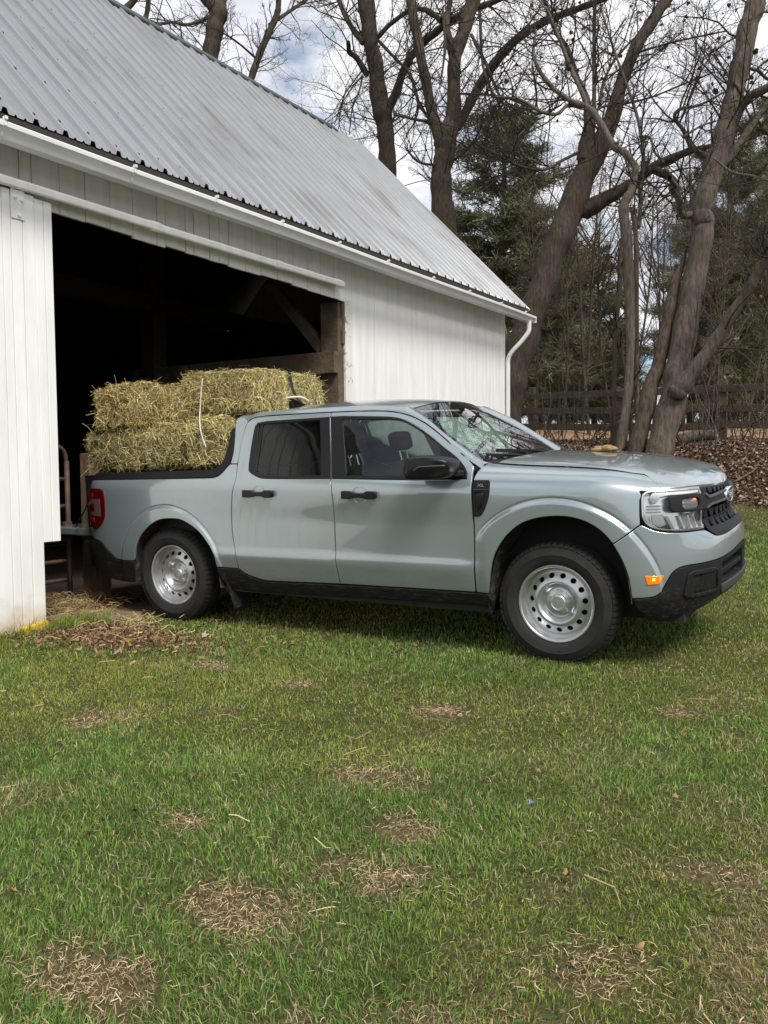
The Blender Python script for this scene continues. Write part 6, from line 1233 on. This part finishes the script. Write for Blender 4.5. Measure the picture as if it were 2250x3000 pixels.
seat(1.49,-.38,.52); seat(1.49,.38,.52)
rs=MB(); rs.box((.78,-.68,.60),(1.20,.68,.76)); rs.box((.70,-.68,.74),(.82,.68,1.18)); rs.build('rear_bench',SEATM,truck,bevel=.04)
im=MB(); M1=Matrix.Translation((2.20,-.02,1.445))@Matrix.Rotation(R(12),4,'Z'); im.box((-.015,-.125,-.035),(.02,.125,.035),M1); im.tube([(2.21,-.02,1.47),(2.24,-.01,1.52)],.012,6); im.build('rear_view_mirror',GLOSSB,truck,bevel=.012)
# work glove resting on the hood
gv=empty('work_glove','tan fuzzy work glove lying on the hood of the truck','glove')
GM=mat('tan_fleece',(.50,.34,.15),.95,var=(.38,.25,.10),vs=40,bump=.9,bs=120)
def blob(mb,P,r,k=10):
    mb.tube(np.array(P),np.array(r),k)
gb=MB(); gx,gy=3.08,.14
blob(gb,crs([(0,0,.028),(.03,.002,.034),(.07,.004,.036),(.10,.006,.033),(.115,.006,.025)],3),np.interp(np.linspace(0,1,13),[0,.1,.4,.8,1],[.012,.030,.036,.034,.015]))
for i,(dy,l,z) in enumerate(((-.034,.060,.026),(-.012,.074,.030),(.012,.070,.030),(.034,.055,.026))):
    blob(gb,crs([(.085,dy,z),(.085+l*.5,dy*1.15,z+.010),(.085+l,dy*1.2,z+.002),(.085+l+.010,dy*1.2,z-.010)],4),np.interp(np.linspace(0,1,13),[0,.2,.7,.9,1],[.014,.0185,.0185,.016,.006]))
blob(gb,crs([(.02,-.03,.026),(-.015,-.058,.026),(-.06,-.066,.020),(-.085,-.062,.014)],4),np.interp(np.linspace(0,1,13),[0,.3,.8,1],[.014,.018,.015,.006]))
blob(gb,crs([(0,0,.028),(-.03,-.002,.026),(-.075,-.004,.024)],4),[.03,.034,.036,.036,.036,.036,.037,.037,.036][:9])
G_=Matrix.Translation((gx,gy,0))@Matrix.Rotation(R(-22),4,'Z')
hz=float(np.interp(gx,[2.6,3.0,3.4,3.6],[1.237,1.222,1.191,1.157]))
gm_=TM@Matrix.Translation((gx,gy,hz-.001))@Matrix.Rotation(R(-25),4,'Z')
go=gb.build('glove_body',GM,gv,smooth=True); gv.matrix_world=gm_@Matrix.Scale(.68,4)
# ------------------------------------------------------------------ hay bales on the truck
HM=mat('hay_core',(.30,.235,.105),.95,attr=True,bump=1.0,bs=90,spec=.1)
HAY_G=np.array([(.80,.67,.31),(.68,.58,.24),(.92,.79,.43),(.46,.40,.16)]); HAY_Y=np.array([(.80,.64,.29),(.68,.52,.20),(.90,.76,.42),(.48,.35,.13)])
def bale(label,c,size,rot=0,pal=HAY_G,tilt=0.,n=5200,shag=1.0,seed=0):
    g=np.random.default_rng(100+seed); a,b,h=np.array(size)/2
    root=empty('hay_bale',label,'hay bale',group='hay bales loaded on the truck')
    root.matrix_world=TM@Matrix.Translation(c)@Matrix.Rotation(R(rot),4,'Z')@Matrix.Rotation(R(tilt),4,'Y')
    def surf(p):
        """point on the unit cube -> rounded, lumpy bale surface"""
        q=np.asarray(p,float); L_=q*np.array([a,b,h]); rr=.11
        inn=np.clip(L_,-np.array([a,b,h])+rr,np.array([a,b,h])-rr); d=L_-inn; l=np.linalg.norm(d,axis=-1,keepdims=True); out=inn+d/np.maximum(l,1e-9)*np.minimum(l,rr)
        f=(fbm(L_[...,0]*9+L_[...,2]*5+seed*3,L_[...,1]*9-L_[...,2]*7,seed,3)-.5)[...,None]
        s=np.sin(L_[...,1:2]*26+seed)*.006
        # two twine grooves squeeze the bale
        tw=np.exp(-((np.abs(L_[...,1:2])-b*.42)/.022)**2)*.012
        return out*(1+0*f)+q/np.maximum(np.linalg.norm(q,axis=-1,keepdims=True),1e-9)*(f*.10+s-tw)
    V=[];F=[];C=[];k=0; m=14
    for ax in range(3):
        for sg in (-1,1):
            u=np.linspace(-1,1,m); A,B=np.meshgrid(u,u,indexing='ij'); P=np.zeros((m,m,3)); P[...,ax]=sg; P[...,(ax+1)%3]=A; P[...,(ax+2)%3]=B
            V.append(surf(P).reshape(-1,3)); ix=np.arange(m*m).reshape(m,m)+k; q=np.stack([ix[:-1,:-1],ix[1:,:-1],ix[1:,1:],ix[:-1,1:]],-1).reshape(-1,4); F.append(q if sg>0 else q[:,::-1]); k+=m*m
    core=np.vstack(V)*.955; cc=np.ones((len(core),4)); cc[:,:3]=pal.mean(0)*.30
    # straw: fine stalks packed over every face, longer strays sticking out
    def stalks(n,lmin,lmax,wmin,wmax,outw,lift):
        ar=np.array([b*h,b*h,a*h,a*h,a*b,a*b]); ar=ar/ar.sum(); face=g.choice(6,n,p=ar); ax=face//2; sg=np.where(face%2,1.,-1.)
        P=g.uniform(-1,1,(n,3)); P[np.arange(n),ax]=sg; N_=np.zeros((n,3)); N_[np.arange(n),ax]=sg
        X=surf(P)+N_*g.uniform(-.010,lift,n)[:,None]
        d=g.normal(0,1,(n,3)); pref=np.array([.55,.35,1.0]); d*=np.where(ax[:,None]==1,np.array([1.0,.3,.8]),np.where(ax[:,None]==0,np.array([.3,.7,1.0]),np.array([1,1,.3])))
        d-=N_*np.sum(d*N_,1)[:,None]; d/=np.linalg.norm(d,axis=1)[:,None]; d=d+N_*(outw*np.abs(g.normal(0,1,n)))[:,None]; d/=np.linalg.norm(d,axis=1)[:,None]
        l=g.uniform(lmin,lmax,n); w=g.uniform(wmin,wmax,n); s=np.cross(d,N_+g.normal(0,.5,(n,3))); s/=np.linalg.norm(s,axis=1)[:,None]; s*=w[:,None]/2
        bend=g.normal(0,.10,(n,3))*l[:,None]
        p0=X-d*(l*.35)[:,None]; p1=X+d*(l*.2)[:,None]+bend; p2=X+d*(l*.65)[:,None]+bend*.6; p2[:,2]-=.12*l*(outw>.2)
        v=np.stack([p0-s,p0+s,p1+s,p1-s,p2+s*.7,p2-s*.7],1); o=np.arange(n)*6; q=np.vstack([np.stack([o,o+1,o+2,o+3],1),np.stack([o+3,o+2,o+4,o+5],1)])
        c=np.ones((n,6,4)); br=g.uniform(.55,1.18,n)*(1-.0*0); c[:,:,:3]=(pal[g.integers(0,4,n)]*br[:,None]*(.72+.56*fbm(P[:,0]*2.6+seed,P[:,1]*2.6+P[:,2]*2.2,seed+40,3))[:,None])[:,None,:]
        return v.reshape(-1,3),q,c.reshape(-1,4)
    o1=[stalks(n,.03,.10,.002,.0048,.10,.010),stalks(int(n*.55),.015,.045,.003,.007,.22,.008),stalks(int(420*shag),.08,.20,.002,.0036,.42,.006)]
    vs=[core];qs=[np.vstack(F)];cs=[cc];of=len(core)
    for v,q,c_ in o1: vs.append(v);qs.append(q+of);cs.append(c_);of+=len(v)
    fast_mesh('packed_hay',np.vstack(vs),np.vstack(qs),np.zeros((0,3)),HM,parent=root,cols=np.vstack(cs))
    t=MB(); 
    for s in (-1,1):
        yy=s*b*.42; P=[]
        for A,B in [(-1,-1),(-1,0),(-1,1),(0,1),(1,1),(1,0),(1,-1),(0,-1)]: P.append(surf(np.array([A*.985,s*.42,B*.985]))*1.0)
        P=np.array(P); t.tube(np.vstack([P,P[:1]]),.0025,5,cap=False)
    t.build('twine',mat('orange_twine',(.42,.30,.14),.8) if 'twine' not in MATS else MATS['twine'],root)
MATS={}
bale('greener shaggy bale overhanging the tailgate end, bottom layer beside the barn door',(-.70,-.30,1.335),(.545,.98,.34),0,HAY_G*.85,0,5200,1.6,1)
bale('middle bale of the bottom layer between the shaggy bale and the cab',(-.15,-.27,1.35),(.40,.96,.345),3,HAY_G*.92,0,4600,1.2,2)
bale('light green bale of the bottom layer against the cab, under the hanging rope',(.325,-.30,1.375),(.41,.96,.375),-2,HAY_G*1.06,0,4600,1.2,3)
bale('golden bale with a square corner, rearmost of the top layer over the tailgate end',(-.665,-.35,1.68),(.385,.94,.345),7,HAY_Y,-2,4800,1.2,4)
bale('long top layer bale lying lengthwise above the cab edge, crossed by the white rope',(.275,-.36,1.745),(.76,.47,.34),0,(HAY_Y+HAY_G)/2,1,5600,1.0,5)
bale('far side top bale beyond the roof antenna, next to the barn post',(.10,.57,1.74),(.46,.56,.38),-4,HAY_G,0,4200,1.3,7)
bale('lower far side bale mostly hidden behind the cab roof',(.10,.62,1.36),(.46,.80,.38),0,HAY_G,0,1500,.6,8)
# white rope over the load
def rope(name,label,P,r=.0050):
    mb=MB(); P=crs(P,10); T_=np.gradient(P,axis=0); T_/=np.linalg.norm(T_,axis=1)[:,None]; s=np.r_[0,np.cumsum(np.linalg.norm(np.diff(P,axis=0),axis=1))]
    Q=crs(P,3); s=np.r_[0,np.cumsum(np.linalg.norm(np.diff(Q,axis=0),axis=1))]; T_=np.gradient(Q,axis=0); T_/=np.linalg.norm(T_,axis=1)[:,None]
    u=np.cross(T_,(0.3,1,.2)); u/=np.linalg.norm(u,axis=1)[:,None]; w=np.cross(T_,u)
    for k in range(3):
        ph=s*150+k*2.094; mb.tube(Q+(np.cos(ph)[:,None]*u+np.sin(ph)[:,None]*w)*r*.5,r*.62,6)
    mb.v=[np.array([list(TM@Vector(p)) for p in v]) for v in mb.v]
    o=mb.build(name,mat('white_rope',(.66,.63,.58),.85),smooth=True); return tag(o,label,'rope')
rope('tie_rope','white twisted rope hanging down over the bales in front of the cab',[(0.238, -0.655, 1.856),(0.214, -0.655, 1.738),(0.207, -0.67, 1.601),(0.283, -0.76, 1.546),(0.334, -0.815, 1.474),(0.353, -0.815, 1.4),(0.375, -0.812, 1.34)])
rope('tie_rope','short white rope looped from the cab roof rear edge to the antenna',[(.50,-.42,1.600),(.56,-.30,1.650),(.66,-.16,1.695),(.72,-.06,1.70),(.74,.02,1.67)],.0075)
stp=MB(); P=crs([(.16,.60,1.955),(.27,.42,1.940),(.37,.29,1.875),(.50,.14,1.78),(.65,.0,1.685),(.72,-.05,1.658)],6)
for i in range(len(P)-1): stp.beam(P[i],P[i+1],.028,.004,up=(0,.4,1))
stp.v=[np.array([list(TM@Vector(p)) for p in v]) for v in stp.v]; tag(stp.build('tie_strap',BLACK),'black webbing strap running from the far bale to the roof antenna','strap')
# ------------------------------------------------------------------ trees
def barkm(name,a,b,sc=7):
    m=mat(name,a,.9,var=b,vs=sc,bump=.6,bs=26,stretch=(2.6,2.6,.5),spec=.15); return m
BARK=barkm('dark_ridged_bark',(.042,.033,.025),(.088,.069,.053),11); BARK2=barkm('grey_brown_bark',(.062,.050,.040),(.140,.116,.092),11); BARKT=barkm('tan_snag_wood',(.045,.034,.026),(.125,.096,.072),14); TWIG=mat('twig_bark',(.046,.038,.032),.9,spec=.1); TWIG2=mat('pale_twig',(.105,.086,.068),.9,spec=.1)
def twigs(P,rad,g,n1,l1,depth=3,start=.15,up=.25,grav=0.,spread=1.,acc=None,scale=1.):
    """random fine branching along a limb; appends (points, radii) to acc"""
    P=np.asarray(P); s=np.r_[0,np.cumsum(np.linalg.norm(np.diff(P,axis=0),axis=1))]; Lt=s[-1]
    for _ in range(n1):
        t=start+(1-start)*g.random()**.8; q=np.array([np.interp(t*Lt,s,P[:,i]) for i in range(3)]); e=np.array([np.interp(min(t+.03,1)*Lt,s,P[:,i])-np.interp(max(t-.03,0)*Lt,s,P[:,i]) for i in range(3)]); e/=max(np.linalg.norm(e),1e-9)
        r0=float(np.interp(t*Lt,s,rad))
        v=g.normal(0,1,3); v-=e*(v@e); v/=np.linalg.norm(v); d=e*g.uniform(.25,.9)+v*g.uniform(.6,1.1)*spread+np.array([0,0,up]); d/=np.linalg.norm(d)
        l=l1*g.uniform(.45,1.25)*(1.05-.5*t); k=6 if depth>1 else 4; pts=[q]; c=q.copy(); dd=d.copy()
        for j in range(k-1):
            dd=dd+g.normal(0,.17,3)+np.array([0,0,.07-grav]); dd/=np.linalg.norm(dd); c=c+dd*l/(k-1); pts.append(c)
        r=min(r0*.55,[0,.0042,.0070,.015][depth]*scale*g.uniform(.7,1.25)); pts=np.array(pts); rr=np.linspace(r,max(r*.35,.0024*scale),k); acc.append((pts,rr,3 if depth<3 else 5))
        if depth>1: twigs(pts,rr,g,int([0,0,5,9][depth]*g.uniform(.6,1.4)),l*.42,depth-1,.12,up*.6,grav,spread,acc,scale)
def tubes_mesh(name,acc,mat_,parent):
    V=[];Q=[];k=0
    for P,r,n in acc:
        if n>=7:
            # furrowed bark and lumps
            P=np.asarray(P); r=np.broadcast_to(np.asarray(r,float),(len(P),)); C_=crs(np.c_[P,r],3); P,r=C_[:,:3],np.maximum(C_[:,3],.004); n=26 if r.max()>.12 else 12
            v,f=tube(P,r,n,cap=False); m=len(P); vv=v.reshape(m,n,3); L_=np.r_[0,np.cumsum(np.linalg.norm(np.diff(P,axis=0),axis=1))]; A_=np.arange(n)/n
            a_,l_=np.meshgrid(A_,L_); q=fbm(np.abs(a_*2-1)*n*.42+k*.01,l_*1.6+k*.013,3,3)-.5+.8*(fbm(np.abs(a_*2-1)*4,l_*2.2,k%17,2)-.5)
            v=(P[:,None,:]+(vv-P[:,None,:])*(1+.11*q)[...,None]).reshape(-1,3)
        else: v,f=tube(P,r,n,cap=False)
        V.append(v); Q.append(np.array(f)+k); k+=len(v)
    return fast_mesh(name,np.vstack(V),np.vstack(Q),np.zeros((0,3)),mat_,parent,smooth=True)
def limb_pts(l,g,k=5):
    P=np.array([p[:3] for p in l]); r=np.array([p[3] for p in l]); d=P[0]-P[1]; d/=np.linalg.norm(d); P=np.vstack([P[0]+d*r[0]*1.1,P[0]+d*r[0]*.6,P]); r=np.r_[r[0]*.25,r[0]*.75,r]; Q=crs(np.c_[P,r],k); n=len(Q); 
    jit=g.normal(0,1,(n,3)); jit=(jit+np.roll(jit,1,0)+np.roll(jit,-1,0))/3
    Q[1:-1,:3]+=jit[1:-1]*(Q[1:-1,3:]*.10); Q[:,3]=np.maximum(Q[:,3]*(1+.05*np.sin(np.arange(n)*1.7)),.006); return Q
def traced_tree(key,name,label,cat,bark,twig,n1,l1,seed,group=None,flare=True,scale=1.,leafy=0):
    g=np.random.default_rng(seed); limbs=TREES[key]; base=np.array(limbs[0][0][:3]); 
    # carry the trunk down to the ground
    l0=[list(p) for p in limbs[0]]; a=np.array(l0[0][:3]); b=np.array(l0[1][:3]); d=(a-b)/np.linalg.norm(a-b); gz_=float(ground(a[0],a[1]))
    if a[2]-gz_>.25:
        x,y=a[0]+d[0]*.3*min(1,a[2]-gz_),a[1]+d[1]*.3*min(1,a[2]-gz_); gz_=float(ground(x,y)); w=l0[0][3]
        ext=[[x,y,gz_-.15,w*1.35]]
        if a[2]-gz_>1.5: ext.append([(x+a[0])/2,(y+a[1])/2,(gz_+a[2])/2,w*1.08])
        l0=ext+l0
    else: l0[0][2]=min(l0[0][2],gz_-.1)
    root=empty(name,label,cat,(l0[0][0],l0[0][1],l0[0][2]+.15),group=group); off=np.array(root.location)
    acc=[];tw=[]
    for i,l in enumerate([l0]+limbs[1:]):
        Q=limb_pts(l,g); acc.append((Q[:,:3]-off,Q[:,3],12 if Q[0,3]>.09 else 8))
        # top ends taper away outside the frame
        Ls=np.sum(np.linalg.norm(np.diff(Q[:,:3],axis=0),axis=1)); m=int(n1*2.9*Ls*(.55 if i==0 else 1.)); 
        twigs(Q[:,:3]-off,Q[:,3],g,m,l1,3,.45 if i==0 else .12,.2,0.02,1.,tw,scale)
    tubes_mesh('trunk',acc,bark,root)
    if tw: tubes_mesh('crown',tw,twig,root)
    if leafy:
        P=np.vstack([t[0][-1:] for t in tw]); P=P[g.choice(len(P),min(leafy,len(P)),replace=False)]
        v,tr_,c=leafcloud(P,g.uniform(.05,.12,len(P)),np.array([(.05,.03,.02),(.09,.05,.03)]),1.0); fast_mesh('withered_leaves',v,np.zeros((0,4)),tr_,lmat,root,cols=c)
    return root
traced_tree('T0','bare_tree','slim forked bare tree at the far left above the barn roof','tree',BARK,TWIG,1.3,2.2,1,scale=1.3)
traced_tree('T1','bare_tree','stout bare tree with a short Y fork behind the left of the barn ridge','tree',BARK,TWIG,1.7,2.6,2,scale=1.3)
traced_tree('T2','bare_tree','slender curved bare tree behind the middle of the barn ridge','tree',BARK,TWIG,1.9,2.4,3,scale=1.3)
traced_tree('T3','bare_tree','tall dark bare tree with broken stub limb behind the ridge cap end','tree',BARK,TWIG,1.9,2.3,4,scale=1.2)
traced_tree('T4','bare_tree','big bare tree whose trunk splits into two leaders behind the barn roof edge','tree',BARK,TWIG,1.9,2.2,5,scale=1.1)
traced_tree('T5','leaning_tree','thick dark tree leaning right from behind the downspout, with a long side limb','tree',BARK,TWIG,2.1,1.9,6,leafy=160)
traced_tree('T6','slim_tree','slim pale tree with crooked upper limbs standing beside the dead snag','tree',BARK2,TWIG,2.1,1.5,7,leafy=90)
traced_tree('T7','tree_snag','dead leaning snag with splintered tan wood between two live trunks','dead tree',BARKT,TWIG,0,1,8)
traced_tree('T8','bare_tree','thick smooth grey brown tree nearest the truck front, forked low on its right side','tree',BARK2,TWIG,2.0,1.7,9,leafy=90)
traced_tree('T9','sapling','thin straight sapling just right of the slim pale tree','tree',BARK2,TWIG,2.4,1.1,10)
traced_tree('T10','sapling','short dark sapling left of the slim pale tree','tree',BARK,TWIG,1.6,1.0,11)
tk_=MB(); 
# knot hole of the leaning tree is left to the bark; background stems
def stem_tree(seed,h,r,lean=.1,n=26,l=1.6,scale=1.2):
    g=np.random.default_rng(seed); k=9; P=np.zeros((k,3)); dx,dy=g.normal(0,lean,2)
    for i in range(k): t=i/(k-1); P[i]=(dx*h*t+.12*math.sin(t*5+seed),dy*h*t+.12*math.cos(t*4+seed),h*t-.1)
    rr=np.linspace(r,r*.18,k); acc=[(crs(np.c_[P,rr],3)[:,:3],crs(np.c_[P,rr],3)[:,3],7)]; tw=[]
    for j in range(int(g.integers(2,5))):
        t=g.uniform(.3,.7); q=P[int(t*k)]; d=np.array([g.normal(0,.5),g.normal(0,.5),1.]); d/=np.linalg.norm(d); L_=h*(1-t)*.8; B=np.array([q+d*L_*u+np.array([0,0,.12*L_*u*u]) for u in np.linspace(0,1,6)]); r2=np.linspace(r*.5,r*.12,6); acc.append((B,r2,6)); twigs(B,r2,g,int(n*.45),l,2,.1,.25,0,1.,tw,scale)
    twigs(P,rr,g,n,l,3,.22,.25,0,1.,tw,scale)
    return acc,tw
def at(u,v,d):
    """a world position at depth d along the view, standing on the ground"""
    t=(u-1125)/2490.7*d; x=CP[0]-.5061*d+.8625*t; y=CP[1]+.8625*d+.5061*t; return x,y,float(ground(x,y))
protos=[]
for k,(sd_k,h,r) in enumerate(((21,9.5,.075),(22,8,.055),(23,11,.10),(24,6.5,.04))):
    acc,tw=stem_tree(sd_k,h,r,.08,int(20+4*k),1.5); protos.append((acc,tw))
pm=[None]*4
gl2='thin bare woodland tree among the evergreens beyond the fence'
posr=np.random.default_rng(77)
spots=[(1560,24,3),(1625,27,1),(1690,24,1),(1735,30,1),(1795,25,3),(1850,29,1),(1960,31,1),(2090,31,1),(2150,25,3),(2215,29,1),(1600,33,1),(1880,38,0),(2010,40,0),(2235,35,1),(1830,20.5,3),(2060,21,3),(1640,21.5,3),(1740,22.5,1),(1905,23,3),(2010,23,1),(2110,22,3),(2200,23,3),(1580,28,1),(1680,36,1),(1480,30,2),(1420,34,0),(1330,33,2)]
for i,(u,d,k) in enumerate(spots):
    x,y,z=at(u,0,d); root=empty('woodland_tree',gl2,'tree',(x,y,z),(0,0,posr.uniform(0,6.28)),group='thin bare trees in the wood beyond the fence'); s=posr.uniform(.85,1.2); root.scale=(s,s,s)
    if pm[k] is None: pm[k]=(tubes_mesh('trunk',protos[k][0],BARK if k%2 else BARK2,root),tubes_mesh('crown',protos[k][1],TWIG2 if k in(1,3) else TWIG,root))
    else:
        for o in pm[k]: c=o.copy(); lk(c,root); c.parent=root
# evergreens
NEED=mat('pine_needles',(.03,.05,.02),.7,attr=True,spec=.2)
def pine(seed,h,rb,dens=1.,bare=.22,wide=1.,pw=.75):
    g=np.random.default_rng(seed); acc=[]; P=np.array([(.08*math.sin(i),.08*math.cos(i*1.3),h*i/9) for i in range(10)]); acc.append((P,np.linspace(rb,.02,10),8))
    N_=[];Dn=[];Sz=[]
    z=h*bare
    while z<h*.985:
        t=(z-h*bare)/(h*(1-bare)); L_=wide*h*.26*(1-t)**pw*(.55+.45*min(1,t*5))*g.uniform(.75,1.2)+.25; nb=int(g.integers(4,7))
        a0=g.uniform(0,6.28)
        for b in range(nb):
            if g.random()<.10: continue
            az=a0+6.283*b/nb+g.normal(0,.25); l=L_*g.uniform(.55,1.15); e=.05+.5*t+g.normal(0,.12); k=6; pts=[np.array([0,0,z])]; c=pts[0].copy(); d=np.array([math.cos(az)*math.cos(e),math.sin(az)*math.cos(e),math.sin(e)])
            for j in range(k-1): d=d+np.array([0,0,-.05+.09*j/k])+g.normal(0,.06,3); d/=np.linalg.norm(d); c=c+d*l/(k-1); pts.append(c)
            pts=np.array(pts); acc.append((pts,np.linspace(.028*l/2+.008,.006,k),4))
            m=int(26*l*dens)
            for _ in range(m):
                u=g.uniform(.25,1.03)**.8; q=np.array([np.interp(u*(k-1),range(k),pts[:,i]) for i in range(3)]); side=g.normal(0,.22*l*(.35+.65*(1-abs(u-.6))),3)*np.array([1,1,.35]); N_.append(q+side*.6); Dn.append(d+np.array([0,0,.35])+g.normal(0,.5,3)); Sz.append(g.uniform(.7,1.25))
        z+=h*.037*g.uniform(.7,1.3)
    N_=np.array(N_);Dn=np.array(Dn);Dn/=np.linalg.norm(Dn,axis=1)[:,None];Sz=np.array(Sz); n=len(N_)
    # every tuft is a spray of needle blades
    K=7; d=Dn[:,None,:]+g.normal(0,.75,(n,K,3)); d/=np.linalg.norm(d,axis=2)[:,:,None]; l=(g.uniform(.16,.30,(n,K))*Sz[:,None])*(h/9)**.5; w=g.uniform(.012,.024,(n,K)); s=np.cross(d,g.normal(0,1,(n,K,3))); s/=np.linalg.norm(s,axis=2)[:,:,None]
    p=N_[:,None,:]+g.normal(0,.03,(n,K,3)); v=np.stack([p-s*w[...,None]*.5,p+s*w[...,None]*.5,p+d*l[...,None]+s*w[...,None]*.35,p+d*l[...,None]-s*w[...,None]*.35],2).reshape(-1,3)
    o=np.arange(n*K)*4; q=np.stack([o,o+1,o+2,o+3],1)
    pal=np.array([(.125,.140,.078),(.160,.170,.092),(.095,.115,.070),(.19,.18,.105)]); tint=pal[g.integers(0,4,n)]*g.uniform(.7,1.4,n)[:,None]; c=np.ones((n,K,4,4)); c[...,:3]=tint[:,None,None,:]*g.uniform(.8,1.25,(n,K))[:,:,None,None]
    return acc,(v,q,c.reshape(-1,4))
PP=[pine(31,9.5,.17,2.0,.08,.86,.48),pine(32,12,.2,1.3,.18,.85),pine(33,7.5,.13,1.8,.08,1.0)]
pmz=[None]*3
EV=[(1475,27,0,1.03,'broad rounded evergreen rising behind the barn roof corner'),
    (1660,34,2,1.0,None),(1745,30,2,.86,'small conical evergreen between the leaning trunk and the slim pale tree'),(1560,36,1,.72,None),(2140,25,0,.92,'full dark evergreen behind the thick grey brown tree, at the right edge'),
    (2235,29,1,.92,None),(2020,33,1,.78,None),(1810,44,2,.8,None),(1610,46,0,.85,None),(2090,45,0,1.0,None),(2240,44,0,1.1,None),(2180,34,2,.95,None)]
for i,(u,d,k,s,lab) in enumerate(EV):
    x,y,z=at(u,0,d); z-=.1
    root=empty('evergreen_tree',lab or 'dark evergreen tree standing back in the wood beyond the fence','evergreen',(x,y,z),(0,0,i*1.1),group=None if lab else 'evergreens in the wood beyond the fence'); root.scale=((1.35*s,1.35*s,s) if i==0 else (s,s,s))
    if pmz[k] is None:
        a=tubes_mesh('trunk',PP[k][0],BARK,root); v,q,c=PP[k][1]; b=fast_mesh('crown',v,q,np.zeros((0,3)),NEED,root,cols=c); pmz[k]=(a,b)
    else:
        for o in pmz[k]: c=o.copy(); lk(c,root); c.parent=root
# brush and brambles round the fence line
br=np.random.default_rng(55)
def shrub(seed,h,n,mat_):
    g=np.random.default_rng(seed); acc=[]
    for i in range(n):
        d=np.array([g.normal(0,.55),g.normal(0,.55),g.uniform(.5,1.2)]); d/=np.linalg.norm(d); p=np.array([g.normal(0,.12),g.normal(0,.12),-.05]); P=[p]; l=h*g.uniform(.6,1.3)
        for j in range(6): d=d+g.normal(0,.16,3)+np.array([0,0,-.07*j/3]); d/=np.linalg.norm(d); p=p+d*l/6; P.append(p)
        P=np.array(P); r=np.linspace(.010,.0035,7)*g.uniform(.7,1.4); acc.append((P,r,4)); twigs(P,r,g,int(g.integers(3,8)),l*.4,2,.2,.15,.02,1.,acc,1.0)
    return acc
shr=[(shrub(61,1.6,6,0),TWIG2),(shrub(62,1.1,6,0),TWIG),(shrub(63,2.2,5,0),TWIG)]; sm_=[None]*3
for i,(u,d,k) in enumerate([(1600,15.0,0),(1655,14.2,1),(1700,16.5,0),(1740,17.2,2),(1560,17.5,1),(1640,17.8,2),(1790,16.2,1),(1850,18.2,2),(2000,14.5,1),(2045,13.6,0),(2085,15.4,0),(2140,13.0,1),(2180,15.6,2),(2235,14.3,0),(2060,18.0,2),(2215,18.6,2),(1930,17.2,2),(1690,13.6,1),(2160,17.6,0)]):
    x,y,z=at(u,0,d); root=empty('bare_shrub','tangle of thin bare brush sprouting from the leaf litter near the fence','shrub',(x,y,z),(0,0,br.uniform(0,6.28)),group='bare brush along the fence')
    if sm_[k] is None: sm_[k]=tubes_mesh('stems',shr[k][0],shr[k][1],root)
    else: c=sm_[k].copy(); lk(c,root); c.parent=root
# fallen log and stick on the bank
lg=MB(); a=at(1985,0,15.2); b=at(2095,0,15.0); lg.tube(crs([(a[0],a[1],a[2]+.08),((a[0]+b[0])/2,(a[1]+b[1])/2,a[2]*.5+b[2]*.5+.16),(b[0],b[1],b[2]+.18)],5),np.linspace(.12,.09,11),9); tag(lg.build('fallen_log',BARK2,smooth=True),'fallen grey log lying on the leaf litter left of the right fence post','log')
sk_=MB(); a=at(2150,0,11.4); b=at(2215,0,12.0); sk_.tube(crs([(a[0],a[1],a[2]+.05),((a[0]+b[0])/2+.1,(a[1]+b[1])/2,(a[2]+b[2])/2+.10),(b[0],b[1],b[2]+.06)],5),np.linspace(.016,.008,11),6); tag(sk_.build('fallen_branch',BARK2,smooth=True),'thin fallen branch on the leaf bank beyond the truck grille','branch')
# split-rail fence
FM=mat('old_fence_board',(.040,.029,.021),.9,var=(.080,.057,.041),vs=6,bump=.6,bs=20,stretch=(1,1,3)); FM2=mat('mossy_post',(.040,.040,.022),.9,var=(.080,.072,.042),vs=6,bump=.6,bs=20)
P1=np.array([-2.41,13.40]); P2=np.array([1.955,12.47]); dv_=(P2-P1)/np.linalg.norm(P2-P1); step_=np.linalg.norm(P2-P1)/2
fn_=empty('rail_fence','weathered dark wooden rail fence across the bank behind the trees','fence',(P1[0],P1[1],float(ground(*P1))))
fo_=np.array(fn_.location); posts=[P1+dv_*step_*i for i in range(-4,7)]
tops=[]
for i,p in enumerate(posts):
    z=float(ground(*p)); t=1.18 if i%2==0 else 1.14; z0=z if i not in(4,6) else z
    mb=MB(); mb.box((p[0]-.075-fo_[0],p[1]-.075-fo_[1],z-.3-fo_[2]),(p[0]+.075-fo_[0],p[1]+.075-fo_[1],z+t+.04-fo_[2])); mb.build('post',FM2,fn_,bevel=.012); tops.append(z)
fr_=np.random.default_rng(8)
for i in range(len(posts)-1):
    for j,hh in enumerate((.30,.66,1.02)):
        a,b=posts[i],posts[i+1]; nrm2=np.array([dv_[1],-dv_[0]])*.095
        A=np.array([a[0]+nrm2[0],a[1]+nrm2[1],tops[i]+hh+fr_.normal(0,.012)])-fo_; B=np.array([b[0]+nrm2[0],b[1]+nrm2[1],tops[i+1]+hh+fr_.normal(0,.012)])-fo_
        mb=MB(); mb.beam(A,B-(B-A)*.004,.035,.145); mb.build('rail',FM,fn_,bevel=.006)
